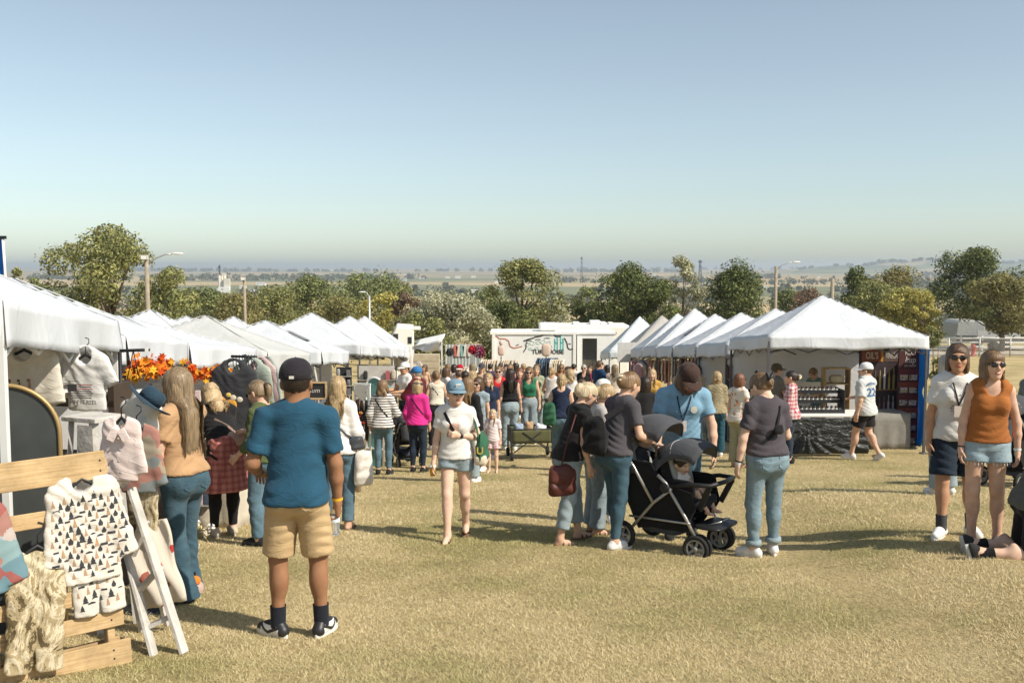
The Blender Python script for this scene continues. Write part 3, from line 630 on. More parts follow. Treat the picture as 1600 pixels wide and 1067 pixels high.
# blue feather flag at the left edge
p = at(1, 372, 9.5); z0 = g(p.x, 9.5); T = thing('blue_flag', 'blue banner flag at the left edge above the nearest tent', 'flag', (p.x-0.10, 9.5, z0)); h = p.z-z0
MB().tube([(0.13, 0, -0.1), (0.13, 0, h*0.88), (0.12, 0, h)], 0.012, 8).build('pole', M_wht, T)
b = MB(); b.grid(lambda u, v: Vector((0.12-0.5*v, 0.03*math.sin(v*5+u*3), h*(0.885+0.115*u)-0.05*v)), 8, 8); solid(b.build('cloth', cloth((0.02, 0.13, 0.42)), T), 0.004)
MB().box((0.09, 0, h+0.005), (0.12, 0.03, 0.03)).build('cap', M_blackp, T)
# ================================================================ canopy tents
def m_canopy(key, col, trans=0.22):
    k = ('canopy', key)
    if k in MAT: return MAT[k]
    m, n, l, b = nodes('canopy_'+key, 0.6, 0.25); tc = n.new('ShaderNodeTexCoord'); O = tc.outputs['Object']
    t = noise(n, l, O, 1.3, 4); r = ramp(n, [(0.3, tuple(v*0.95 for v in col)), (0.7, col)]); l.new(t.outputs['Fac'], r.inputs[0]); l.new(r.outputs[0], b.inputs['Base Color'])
    t2 = noise(n, l, mapping(n, l, O, (1, 1, 0.5)), 3.5, 4, 0.5, 1.2); bump(n, l, b, t2.outputs['Fac'], 0.32, 0.06)
    tr = n.new('ShaderNodeBsdfTranslucent'); l.new(r.outputs[0], tr.inputs[0]); mx = n.new('ShaderNodeMixShader'); mx.inputs[0].default_value = trans
    l.new(b.outputs[0], mx.inputs[1]); l.new(tr.outputs[0], mx.inputs[2]); l.new(mx.outputs[0], n['Material Output'].inputs[0]); MAT[k] = m; return m
SL = -0.0953
M_legw = plain('tent_leg_white', (0.72, 0.72, 0.70), 0.4, 0.05); M_legg = plain('tent_leg_grey', (0.085, 0.085, 0.09), 0.45, 0.15)
def tent(p0, p1, depth, side, peak, label, val=(1.9, 2.2), legm=None, colkey='white', col=(0.735, 0.755, 0.785), walls=(), vent=False, truss=True, group='canopy tents'):
    """p0,p1: near and far corner (x,y) of the aisle edge; the tent extends `depth` to side -1 (left) or +1 (right)"""
    p0 = Vector(p0); p1 = Vector(p1); e = (p1-p0); L = e.length; e.normalize(); nrm = Vector((e.y, -e.x))*side
    if nrm.x*side < 0: nrm = -nrm
    c = (p0+p1)/2+nrm*depth/2; zg = g(c.x, c.y); zb, ze = zg+val[0], zg+val[1]; zp = zg+peak
    T = thing('canopy_tent', label, 'tent', (c.x, c.y, zg), 0, group); seed = c.x*3.1+c.y*1.7
    E2 = Vector((e.x, e.y, 0)); N2 = Vector((nrm.x, nrm.y, 0)); mat = m_canopy(colkey, col); legm = legm or M_legg
    def roof(u, v):
        a, b_ = 2*u-1, 2*v-1; m = max(abs(a), abs(b_)); k = min(abs(a), abs(b_))/max(m, 1e-3)
        sag = 0.075*(1-k)*m*(1-m)*4*(0.6+0.4*math.sin(seed+a*3))
        z = val[1]+(peak-val[1])*(1-m)**1.06-sag
        z += 0.012*math.sin(9*a+seed)*math.sin(7*b_+seed)*(1-(1-m)**2)
        p = E2*(a*L/2)+N2*(b_*depth/2); return p+Vector((0, 0, z+SL*p.y))
    o = MB().grid(roof, 24, 24).build('canopy_roof', mat, T); solid(o, 0.004)
    hip = MB(); M_seam = m_canopy(colkey+'seam', tuple(v*0.9 for v in col))
    for sa_, sb in ((0, 0), (1, 0), (1, 1), (0, 1)):
        hip.tube([roof(0.5+(sa_-0.5)*t, 0.5+(sb-0.5)*t)+Vector((0, 0, 0.002)) for t in (0.02, 0.3, 0.6, 0.85, 1.0)], 0.006, 5)
    hip.build('roof_seam', M_seam, T)
    # valance as four hanging strips
    cor = [E2*(-L/2)-N2*(depth/2), E2*(L/2)-N2*(depth/2), E2*(L/2)+N2*(depth/2), E2*(-L/2)+N2*(depth/2)]
    for i in range(4):
        a, b_ = cor[i], cor[(i+1) % 4]; out = ((a+b_)/2).normalized()
        def strip(u, v, a=a, b_=b_, out=out, i=i):
            p = a.lerp(b_, u); w_ = 2*u-1; A_, B_ = ((w_, -1), (1, w_), (-w_, 1), (-1, -w_))[i]; zr = roof((A_+1)/2, (B_+1)/2).z-SL*p.y; z = zr+0.003-(val[1]-val[0])*v
            w = 0.004+0.008*v+0.028*v*math.sin(u*11+seed+i)+0.018*v*math.sin(u*27+seed*2)
            return p+out*w+Vector((0, 0, SL*p.y+z-0.016*v*math.sin(u*9+seed+i*2)))
        solid(MB().grid(strip, 30, 5).build('valance', mat, T), 0.003)
    for i, q_ in enumerate(cor):
        q2 = q_*0.985; w = Vector((c.x, c.y, 0))+q2; zf = g(w.x, w.y)-zg
        l_ = MB().box((q2.x, q2.y, (zf+val[1]+SL*q2.y-0.05)/2), (0.042, 0.042, val[1]+SL*q2.y-0.05-zf)).build('leg', legm, T)
        MB().box((q2.x, q2.y, zf+0.62), (0.034, 0.034, 1.2)).box((q2.x, q2.y, zf+0.012), (0.13, 0.13, 0.02)).build('foot', legm, l_)
    if truss:
        for i in range(4):
            a, b_ = [q_*0.975+Vector((0, 0, SL*q_.y)) for q_ in (cor[i], cor[(i+1) % 4])]; zt, zl = val[1]-0.06, val[1]-0.36; n = 4
            for j in range(n):
                u0, u1 = j/n, (j+1)/n; up = (j % 2 == 0)
                t_ = MB()
                t_.bar(a.lerp(b_, u0)+Vector((0, 0, zl if up else zt)), a.lerp(b_, u1)+Vector((0, 0, zt if up else zl)), 0.014, 0.026)
                t_.bar(a.lerp(b_, u0)+Vector((0, 0, zt-0.03 if up else zl+0.05)), a.lerp(b_, u1)+Vector((0, 0, zl+0.05 if up else zt-0.03)), 0.014, 0.026)
                t_.build('truss_bar', legm, T)
    if vent:
        k = 0.38
        pts = [roof(0.5-0.5*k*0.55, 0.5+(-0.5 if side < 0 else -0.5)*0.60), roof(0.5+0.5*k*0.55, 0.5-0.30), roof(0.5+0.08, 0.5-0.16), roof(0.5-0.08, 0.5-0.16)]
        b = MB(); b.add([p+Vector((0, 0, 0.03)) for p in pts], [(0, 1, 2, 3)]); solid(b.build('vent', plain('vent_mesh', (0.22, 0.22, 0.24), 0.8), T), 0.006)
    for wname in walls:
        i = {'back': 2, 'near': 3, 'far': 1}[wname]; a, b_ = cor[i]*0.965, cor[(i+1) % 4]*0.965
        def wall(u, v, a=a, b_=b_):
            p = a.lerp(b_, u); w = Vector((c.x, c.y, 0))+p; zf = g(w.x, w.y)-zg+0.03
            return p+Vector((0.02*math.sin(u*14+v*3), 0.02*math.sin(u*11+seed), zf+(val[1]+SL*p.y-0.08-zf)*v))
        solid(MB().grid(wall, 14, 6).build('side_wall', m_canopy('wall', (0.76, 0.75, 0.76), 0.30), T), 0.003)
    return T, c, zg, E2, N2
WALL = ('back',)
LT = [((-3.02, 5.9), (-3.55, 8.95), 3.05, 2.86, 'nearest left canopy tent cut by the left edge of the picture', dict(legm=M_legw, val=(1.84, 2.13), walls=('back', 'far'))),
 ((-3.62, 9.3), (-4.05, 12.4), 3.05, 2.74, 'second left tent with a dark vent near its peak', dict(val=(1.80, 2.08), vent=True, walls=('back', 'far'))),
 ((-4.10, 12.6), (-4.05, 15.7), 3.05, 2.52, 'low third tent of the left row behind the shirt rack', dict(val=(1.78, 2.06), walls=('back',))),
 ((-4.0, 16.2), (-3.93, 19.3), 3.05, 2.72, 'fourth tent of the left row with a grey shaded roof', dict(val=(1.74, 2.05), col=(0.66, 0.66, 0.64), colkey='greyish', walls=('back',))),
 ((-3.85, 20.0), (-3.80, 23.1), 3.05, 2.72, 'fifth tent of the left row above the framed chalkboard', dict(val=(1.76, 2.05), vent=True, walls=('back',))),
 ((-3.75, 24.5), (-3.70, 27.5), 3.05, 3.05, 'steep white tent near the middle of the left row, sixth from the camera', dict(walls=('back',))),
 ((-3.55, 29.5), (-3.52, 32.6), 3.05, 3.2, 'last but one tent of the left row with a bluish slope', dict(walls=('back',))),
 ((-3.6, 33.0), (-3.58, 36.1), 3.05, 3.38, 'last tent of the left row beside the slanted shade cloth', dict(walls=('back',))),
 ((-7.1, 22.2), (-7.1, 25.2), 3.05, 3.05, 'leftmost of the three bright tent peaks behind the left row', dict(truss=False)),
 ((-7.3, 24.9+0.6), (-7.3, 28.4), 3.05, 3.02, 'middle of the three bright tent peaks behind the left row', dict(truss=False)),
 ((-7.3, 30.0), (-7.3, 33.0), 3.05, 3.22, 'rightmost of the three tent peaks behind the left row', dict(truss=False, vent=True))]
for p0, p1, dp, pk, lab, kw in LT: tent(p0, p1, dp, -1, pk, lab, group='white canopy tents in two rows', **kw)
TR = []
RT = [((4.82, 18.7), (4.78, 21.75), 3.05, 3.13, 'nearest right tent, bright white with grey frame and blue end wall', dict(walls=('far',), val=(2.01, 2.26))),
 ((4.74, 22.0), (4.70, 25.0), 3.05, 3.06, 'second tent of the right row just behind the nearest one', dict(walls=('far',))),
 ((4.66, 25.2), (4.62, 28.2), 3.05, 3.10, 'third tent of the right row with a blue shaded slope', dict(walls=('near',))),
 ((4.60, 28.4), (4.58, 31.4), 3.05, 3.22, 'fourth tent of the right row above the man with the brown cap', dict(vent=True)),
 ((4.58, 31.6), (4.56, 34.6), 3.05, 3.52, 'fifth tent of the right row with a tall sharp peak', {}),
 ((4.55, 34.8), (4.52, 37.8), 3.05, 3.54, 'sixth tent of the right row behind the sharp peak', {}),
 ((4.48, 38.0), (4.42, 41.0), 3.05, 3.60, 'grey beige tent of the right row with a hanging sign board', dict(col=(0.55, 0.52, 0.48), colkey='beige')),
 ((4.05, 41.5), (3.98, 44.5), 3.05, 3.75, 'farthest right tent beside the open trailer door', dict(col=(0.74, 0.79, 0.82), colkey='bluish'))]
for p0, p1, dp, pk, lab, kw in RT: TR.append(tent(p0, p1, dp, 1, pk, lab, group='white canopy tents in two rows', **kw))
# ================================================================ people: signed-distance modelling with surface nets
V3 = lambda *a: np.array(a, np.float64)
def rotx(a): c, s = math.cos(a), math.sin(a); return np.array([[1, 0, 0], [0, c, -s], [0, s, c]])
def roty(a): c, s = math.cos(a), math.sin(a); return np.array([[c, 0, s], [0, 1, 0], [-s, 0, c]])
def rotz(a): c, s = math.cos(a), math.sin(a); return np.array([[c, -s, 0], [s, c, 0], [0, 0, 1]])
def unit(v): v = np.asarray(v, float); return v/max(1e-9, np.linalg.norm(v))
class SDF:
    def __init__(s, h): s.h = h; s.ops = []; s.lo = V3(9, 9, 9); s.hi = -s.lo
    def _b(s, lo, hi): s.lo = np.minimum(s.lo, lo); s.hi = np.maximum(s.hi, hi)
    def cone(s, a, b, ra, rb, k=0.03, flat=False, e=0.0, ratio=1.0, Rm=None):
        """tapered capsule; ratio<1 flattens it along the y axis of frame Rm; flat: cut square at b"""
        a = np.asarray(a, float); b = np.asarray(b, float); ra += e; rb += e; r = max(ra, rb)
        lo = np.minimum(a, b)-r; hi = np.maximum(a, b)+r; s._b(lo, hi); s.ops.append(('c', a, b, ra, rb, k, flat, ratio, Rm, lo, hi)); return s
    def ell(s, c, r, k=0.03, Rm=None, e=0.0, sub=False):
        c = np.asarray(c, float); r = np.asarray(r, float)+e; m = r.max()
        if not sub: s._b(c-m, c+m)
        s.ops.append(('e', c, r, k, Rm, sub, c-m, c+m)); return s
    def cut(s, p, n): s.ops.append(('p', np.asarray(p, float), unit(n))); return s
    def mesh(s):
        h = s.h; lo = s.lo-3*h; n = np.ceil((s.hi-lo)/h).astype(int)+4
        ax = [lo[i]+h*np.arange(n[i]) for i in range(3)]; F = np.full(n, 0.5, np.float32)
        for o in s.ops:
            if o[0] == 'p':
                p, nn = o[1], o[2]
                d = ((ax[0]-p[0])*nn[0])[:, None, None]+((ax[1]-p[1])*nn[1])[None, :, None]+((ax[2]-p[2])*nn[2])[None, None, :]
                np.maximum(F, d, out=F); continue
            k = o[5] if o[0] == 'c' else o[3]; l_, h_ = (o[9], o[10]) if o[0] == 'c' else (o[6], o[7])
            i0 = np.clip(np.floor((l_-k-2*h-lo)/h).astype(int), 0, n); i1 = np.clip(np.ceil((h_+k+2*h-lo)/h).astype(int)+1, 0, n)
            if np.any(i1 <= i0): continue
            sl = tuple(slice(i0[i], i1[i]) for i in range(3))
            X = ax[0][sl[0]][:, None, None]; Y = ax[1][sl[1]][None, :, None]; Z = ax[2][sl[2]][None, None, :]
            if o[0] == 'c':
                _, a, b, ra, rb, k, flat, ratio, Rm, _, _ = o
                if ratio != 1.0:
                    Rr = Rm if Rm is not None else np.eye(3); Mx = np.diag([1, 1/ratio, 1]) @ Rr.T
                    P_ = [Mx[i, 0]*(X-a[0])+Mx[i, 1]*(Y-a[1])+Mx[i, 2]*(Z-a[2]) for i in range(3)]; ba = Mx @ (b-a)
                else: P_ = [X-a[0], Y-a[1], Z-a[2]]; ba = b-a
                L2 = max(1e-9, ba @ ba); tu = (P_[0]*ba[0]+P_[1]*ba[1]+P_[2]*ba[2])/L2; t = np.clip(tu, 0, 1)
                d = np.sqrt((P_[0]-t*ba[0])**2+(P_[1]-t*ba[1])**2+(P_[2]-t*ba[2])**2)-(ra+(rb-ra)*t)
                if ratio < 1: d = d*math.sqrt(ratio)
                if flat: d = np.maximum(d, (tu-1)*math.sqrt(L2))
            else:
                _, c, r, k, Rm, sub, _, _ = o
                P_ = [X-c[0], Y-c[1], Z-c[2]]
                if Rm is not None: P_ = [Rm[0, i]*P_[0]+Rm[1, i]*P_[1]+Rm[2, i]*P_[2] for i in range(3)]
                k0 = np.sqrt((P_[0]/r[0])**2+(P_[1]/r[1])**2+(P_[2]/r[2])**2); k1 = np.sqrt((P_[0]/r[0]**2)**2+(P_[1]/r[1]**2)**2+(P_[2]/r[2]**2)**2)+1e-9
                d = k0*(k0-1)/k1
            A = F[sl]
            if o[0] == 'e' and o[5]:
                d = -d; hh = np.maximum(k-np.abs(A-d), 0)/max(k, 1e-6); F[sl] = np.maximum(A, d)+hh*hh*k*0.25
            else:
                hh = np.maximum(k-np.abs(A-d), 0)/max(k, 1e-6); F[sl] = np.minimum(A, d)-hh*hh*k*0.25
        return nets(F, lo, h)
def nets(F, lo, h):
    s = F < 0; n = np.array(F.shape)-1
    cnt = np.zeros(n, np.int8); C = [(i, j, k) for i in (0, 1) for j in (0, 1) for k in (0, 1)]
    sl = lambda c: tuple(slice(c[i], c[i]+n[i]) for i in range(3))
    for c in C: cnt += s[sl(c)]
    m = (cnt > 0) & (cnt < 8); ii = np.argwhere(m); idx = np.full(n, -1, np.int64); idx[m] = np.arange(len(ii))
    vals = {c: F[ii[:, 0]+c[0], ii[:, 1]+c[1], ii[:, 2]+c[2]] for c in C}
    acc = np.zeros((len(ii), 3)); num = np.zeros(len(ii))
    for c in C:
        for a in range(3):
            if c[a]: continue
            d = list(c); d[a] = 1; d = tuple(d); va, vb = vals[c], vals[d]; x = (va < 0) != (vb < 0)
            t = np.where(x, va/np.where(x, va-vb, 1), 0); p = np.array(c, float)[None].repeat(len(ii), 0); p[:, a] += t
            acc += p*x[:, None]; num += x
    v = (ii+acc/np.maximum(num, 1)[:, None])*h+lo
    Q = []
    for a in range(3):
        b, c = (a+1) % 3, (a+2) % 3
        s0 = [slice(None)]*3; s1 = [slice(None)]*3; s0[a] = slice(0, -1); s1[a] = slice(1, None)
        A = s[tuple(s0)]; B = s[tuple(s1)]; e = np.argwhere(A != B)
        ok = (e[:, b] > 0) & (e[:, c] > 0) & (e[:, b] < n[b]) & (e[:, c] < n[c]); e = e[ok]
        if not len(e): continue
        inn = A[e[:, 0], e[:, 1], e[:, 2]]
        def cell(db, dc):
            q = e.copy(); q[:, b] -= db; q[:, c] -= dc; return idx[q[:, 0], q[:, 1], q[:, 2]]
        q = np.stack([cell(1, 1), cell(0, 1), cell(0, 0), cell(1, 0)], 1); q[~inn] = q[~inn][:, ::-1]; Q.append(q)
    q = np.concatenate(Q) if Q else np.zeros((0, 4), int); return v, q[(q >= 0).all(1)]
def vnormals(v, q):
    a, b, c, d = (v[q[:, i]] for i in range(4)); fn = np.cross(c-a, d-b); N = np.zeros_like(v)
    for i in range(4): np.add.at(N, q[:, i], fn)
    return N/np.maximum(np.linalg.norm(N, axis=1), 1e-9)[:, None]
def folds(v, q, amp, seed, vert=1.0, horiz=1.0):
    if amp <= 0 or not len(v): return v
    N = vnormals(v, q); x, y, z = v.T
    w = 0.35*np.sin(9*x+seed)+0.3*np.sin(8*y+seed*1.7)+0.25*np.sin(5*z+seed)
    a = np.sin(38*z*horiz+9*w+14*x*np.sin(seed))*(0.5+0.5*np.sin(6*z+5*x+seed*3)); b = np.sin((24*x+10*y)*vert+10*w+6*z)*(0.5+0.5*np.sin(4*z-7*y+seed))
    c = np.sin(70*z+30*(x+y)+20*w)*(0.5+0.5*np.sin(11*z+7*x+seed*2))
    return v+N*(amp*(0.65*np.abs(a)+0.35*b+0.25*c+0.15))[:, None]
def two_bone(a, t, l1, l2, hint):
    a = np.asarray(a, float); t = np.asarray(t, float); d = t-a; L = np.linalg.norm(d); u = d/max(L, 1e-6)
    if L > (l1+l2)*0.998: L = (l1+l2)*0.998; t = a+u*L
    x = (l1*l1-l2*l2+L*L)/(2*L); hgt = math.sqrt(max(0, l1*l1-x*x)); hv = np.asarray(hint, float); hv = hv-u*(hv @ u); hv = unit(hv)
    return a+u*x+hv*hgt, t
SKIN = {'light': (0.62, 0.40, 0.29), 'fair': (0.68, 0.47, 0.36), 'tan': (0.50, 0.29, 0.18), 'brown': (0.30, 0.155, 0.085)}
def m_skin(k):
    if ('skin', k) in MAT: return MAT[('skin', k)]
    c = SKIN[k]; m, n, l, b = nodes('skin_'+k, 0.68, 0.28); tc = n.new('ShaderNodeTexCoord'); t = noise(n, l, tc.outputs['Object'], 14, 4)
    r = ramp(n, [(0.3, (c[0]*0.86, c[1]*0.80, c[2]*0.76)), (0.7, (c[0]*1.08, c[1]*1.06, c[2]*1.04))]); l.new(t.outputs['Fac'], r.inputs[0]); l.new(r.outputs[0], b.inputs['Base Color'])
    b.inputs['Subsurface Weight'].default_value = 0.06; b.inputs['Subsurface Radius'].default_value = (0.012, 0.005, 0.003)
    MAT[('skin', k)] = m; return m
HAIR = {'brown': (0.10, 0.055, 0.028), 'dark': (0.028, 0.017, 0.012), 'blonde': (0.39, 0.275, 0.145), 'ash': (0.235, 0.165, 0.095), 'light': (0.55, 0.44, 0.29), 'grey': (0.38, 0.35, 0.31), 'auburn': (0.16, 0.065, 0.03), 'sandy': (0.20, 0.12, 0.06)}
def m_hair(k):
    if ('hair', k) in MAT: return MAT[('hair', k)]
    c = HAIR[k]; m, n, l, b = nodes('hair_'+k, 0.45, 0.45); tc = n.new('ShaderNodeTexCoord'); gm = n.new('ShaderNodeNewGeometry')
    t = noise(n, l, mapping(n, l, tc.outputs['Object'], (1, 1, 0.12)), 75, 4, 0.6)
    r = ramp(n, [(0.3, tuple(v*0.5 for v in c)), (0.55, c), (0.8, tuple(min(1, v*1.55) for v in c))]); l.new(math_(n, l, 'ADD', math_(n, l, 'MULTIPLY', t.outputs['Fac'], 0.85), math_(n, l, 'MULTIPLY', gm.outputs['Random Per Island'], 0.22)), r.inputs[0])
    l.new(r.outputs[0], b.inputs['Base Color']); bump(n, l, b, t.outputs['Fac'], 0.5, 0.01); MAT[('hair', k)] = m; return m
M_lip = plain('lips', (0.42, 0.14, 0.11), 0.5); M_eye = plain('eye_white', (0.7, 0.68, 0.64), 0.3); M_iris = plain('iris_dark', (0.03, 0.02, 0.015), 0.3); M_lens = plain('sunglass_lens', (0.012, 0.010, 0.010), 0.08, 0.1, 3, spec=0.7)
M_teeth = plain('teeth', (0.8, 0.77, 0.7), 0.4)
class Tri:   # ragged accumulation: quads only
    def __init__(s): s.v = []; s.q = []; s.mi = []; s.n = 0
    def add(s, v, q, m=0):
        s.v.append(np.asarray(v)); s.q.append(np.asarray(q)+s.n); s.n += len(v); s.mi.append(np.full(len(q), m) if np.isscalar(m) else m)
    def mesh(s, name): return mesh_np(name, np.concatenate(s.v), np.concatenate(s.q), True, np.concatenate(s.mi))
def tubeq(pts, rs, n=7):
    b = MB(); b.tube([tuple(p) for p in pts], list(rs), n, False); v = np.array(b.v); q = list(b.f)
    e = len(v); m = len(pts); v = np.concatenate([v, [np.asarray(pts[-1])+unit(np.asarray(pts[-1])-np.asarray(pts[-2]))*rs[-1]*0.7]])
    q += [((m-1)*n+k, (m-1)*n+(k+1) % n, e, e) for k in range(0, n)]
    return v, np.array([x for x in q if True])
def hand(acc, w, d, palm_n, side, curl=0.35, spread=0.1, s=1.0, thumb=1.0):
    """w wrist, d direction of the hand, palm_n normal of the palm, side +1 when the thumb leaves towards cross(d,palm_n)"""
    d = unit(d); pn = unit(np.asarray(palm_n, float)-d*(np.asarray(palm_n) @ d)); x = np.cross(d, pn)*side
    sd_ = SDF(0.0085*s)
    for t in (-0.026, -0.009, 0.009, 0.026): sd_.cone(w+d*0.012+x*t*0.7*s, w+d*0.086*s+x*t*s, 0.017*s, 0.0135*s, 0.012)
    sd_.cone(w-d*0.03, w+d*0.02, 0.026*s, 0.025*s, 0.02); sd_.cone(w+d*0.02*s+x*0.02*s, w+d*0.055*s+x*0.038*s+pn*0.008, 0.016*s, 0.013*s, 0.015)
    v, q = sd_.mesh(); acc.add(v, q)
    for i, (t, ln) in enumerate(((0.027, 0.074), (0.009, 0.083), (-0.009, 0.077), (-0.026, 0.060))):
        p = w+d*0.080*s+x*t*s; a = 0.0; pts = [p]; dr = unit(d+x*t*spread*14)
        for j, f in enumerate((0.45, 0.30, 0.25)):
            a += curl*(0.75+0.25*j)+0.03*i; dd = dr*math.cos(a)+pn*math.sin(a); p = p+dd*ln*f*s; pts.append(p)
        v, q = tubeq(pts, [0.0092*s, 0.0086*s, 0.0078*s, 0.0062*s], 7); acc.add(v, q)
    p = w+d*0.035*s+x*0.032*s; t1 = unit(d*0.55+x*0.75*thumb+pn*0.35); t2 = unit(d*0.85+x*0.35*thumb+pn*0.45)
    v, q = tubeq([p, p+t1*0.032*s, p+t1*0.032*s+t2*0.028*s, p+t1*0.032*s+t2*0.050*s], [0.0125*s, 0.0105*s, 0.0095*s, 0.007*s], 7); acc.add(v, q)
def head_sdf(h, fem):
    s = SDF(h); s.ell((0, -0.012, 0.022), (0.0755, 0.095, 0.093), 0.02).ell((0, 0.026, -0.032), (0.0585, 0.066, 0.080), 0.035)
    s.ell((0, 0.058, -0.090), (0.030 if not fem else 0.024, 0.026, 0.022), 0.03)
    if not fem: s.ell((0.040, 0.02, -0.075), (0.022, 0.035, 0.02), 0.03).ell((-0.040, 0.02, -0.075), (0.022, 0.035, 0.02), 0.03)
    for x in (-1, 1):
        s.ell((x*0.036, 0.060, -0.018), (0.025, 0.026, 0.024), 0.02).ell((x*0.078, -0.008, -0.008), (0.011, 0.021, 0.031), 0.012, rotz(x*0.35))
        s.ell((x*0.031, 0.100, 0.012), (0.017, 0.016, 0.011), 0.012, sub=True)
    s.ell((0, 0.077, 0.032), (0.045, 0.014, 0.010), 0.02)
    s.cone((0, 0.090, 0.012), (0, 0.108, -0.020), 0.0075, 0.0125, 0.012).ell((0.010, 0.098, -0.026), (0.009, 0.010, 0.008), 0.008).ell((-0.010, 0.098, -0.026), (0.009, 0.010, 0.008), 0.008)
    s.ell((0, 0.087, -0.050), (0.024, 0.011, 0.0055), 0.008).ell((0, 0.085, -0.060), (0.020, 0.011, 0.0065), 0.008)
    s.cone((0, -0.018, -0.06), (0, -0.035, -0.155), 0.050 if fem else 0.060, 0.052 if fem else 0.066, 0.03)
    return s
HEADC = {}
def head_mesh(h, fem):
    if (h, fem) in HEADC: return HEADC[(h, fem)]
    v, q = head_sdf(h, fem).mesh(); c = v[q].mean(1); m = np.zeros(len(q), int)
    m[(np.abs(c[:, 0]) < 0.023) & (np.abs(c[:, 2]+0.055) < 0.0105) & (c[:, 1] > 0.082)] = 1
    m[(np.abs(np.abs(c[:, 0])-0.032) < 0.018) & (np.abs(c[:, 2]-0.030+0.12*(np.abs(c[:, 0])-0.032)) < 0.0045) & (c[:, 1] > 0.07)] = 3
    HEADC[(h, fem)] = (v, q, m); return HEADC[(h, fem)]
def ellq(c, r, n=10, m=7):
    b = MB(); b.ell(c, r, n, m); return np.array(b.v), np.array(b.f)
def ribbons(paths, width, out):
    """paths (N,K,3), out (N,K,3) outward normals -> quads"""
    N, K, _ = paths.shape; d = np.gradient(paths, axis=1); t = np.cross(d, out); t /= np.maximum(np.linalg.norm(t, axis=2), 1e-9)[..., None]
    tp = np.linspace(0, 1, K); wd = width*(np.minimum(1, 0.5+tp*3)*np.minimum(1, (1.02-tp)*4))[None, :, None]
    L = paths-t*wd; Rr = paths+t*wd; v = np.stack([L, Rr], 2).reshape(-1, 3); base = (np.arange(N)*K*2)[:, None]+np.arange(K-1)[None]*2
    q = np.stack([base, base+1, base+3, base+2], -1).reshape(-1, 4); return v, q
SHOE = {}; WHITE_L = None
def shoe_mesh(kind, side):
    if (kind, side) in SHOE: return SHOE[(kind, side)]
    u = SDF(0.008)
    if kind in ('sneaker', 'chunky'):
        u.cone((0, -0.045, 0.045), (0, 0.07, 0.045), 0.040, 0.044, 0.03).cone((0, 0.07, 0.042), (0, 0.155, 0.036), 0.045, 0.036, 0.03)
        u.cone((0, -0.03, 0.05), (0, -0.01, 0.095), 0.038, 0.040, 0.03, True).cone((0, 0.02, 0.08), (0, 0.10, 0.058), 0.028, 0.028, 0.03).cut((0, 0, 0.022), (0, 0, -1))
    elif kind == 'boot':
        u.cone((0, -0.045, 0.045), (0, 0.07, 0.045), 0.042, 0.045, 0.03).cone((0, 0.07, 0.042), (0, 0.15, 0.036), 0.045, 0.036, 0.03)
        u.cone((0, -0.03, 0.05), (0, -0.01, 0.16), 0.044, 0.050, 0.03, True).cut((0, 0, 0.02), (0, 0, -1))
    elif kind == 'sandal':
        for y0, z0 in ((0.09, 0.045), (0.03, 0.07)):
            for t in range(7):
                a = math.pi*t/7; b_ = math.pi*(t+1)/7; u.cone((0.044*math.cos(a), y0, 0.02+z0*0.62*math.sin(a)), (0.044*math.cos(b_), y0, 0.02+z0*0.62*math.sin(b_)), 0.009, 0.009, 0.01)
    else:
        u.cone((0, -0.05, 0.035), (0, 0.07, 0.032), 0.036, 0.040, 0.03).cone((0, 0.07, 0.03), (0, 0.150, 0.026), 0.040, 0.028, 0.03).cut((0, 0, 0.014), (0, 0, -1))
    v, q = u.mesh(); me = mesh_np('shoe', v, q)
    b = MB(); hs = {'chunky': 0.036, 'sneaker': 0.026, 'boot': 0.024}.get(kind, 0.016); pts = []
    for t in range(22):
        a = 2*math.pi*t/22; y = 0.055+0.140*math.sin(a); w = 0.036+0.012*ss(-0.05, 0.12, y)-0.004*math.exp(-((y-0.02)/0.03)**2); pts.append((w*math.cos(a)+0.004*side*(y > 0.1), y, 0.0))
    b.poly(pts, hs, (0, 0, 1)); sm = b.mesh('sole'); SHOE[(kind, side)] = (me, sm); return me, sm
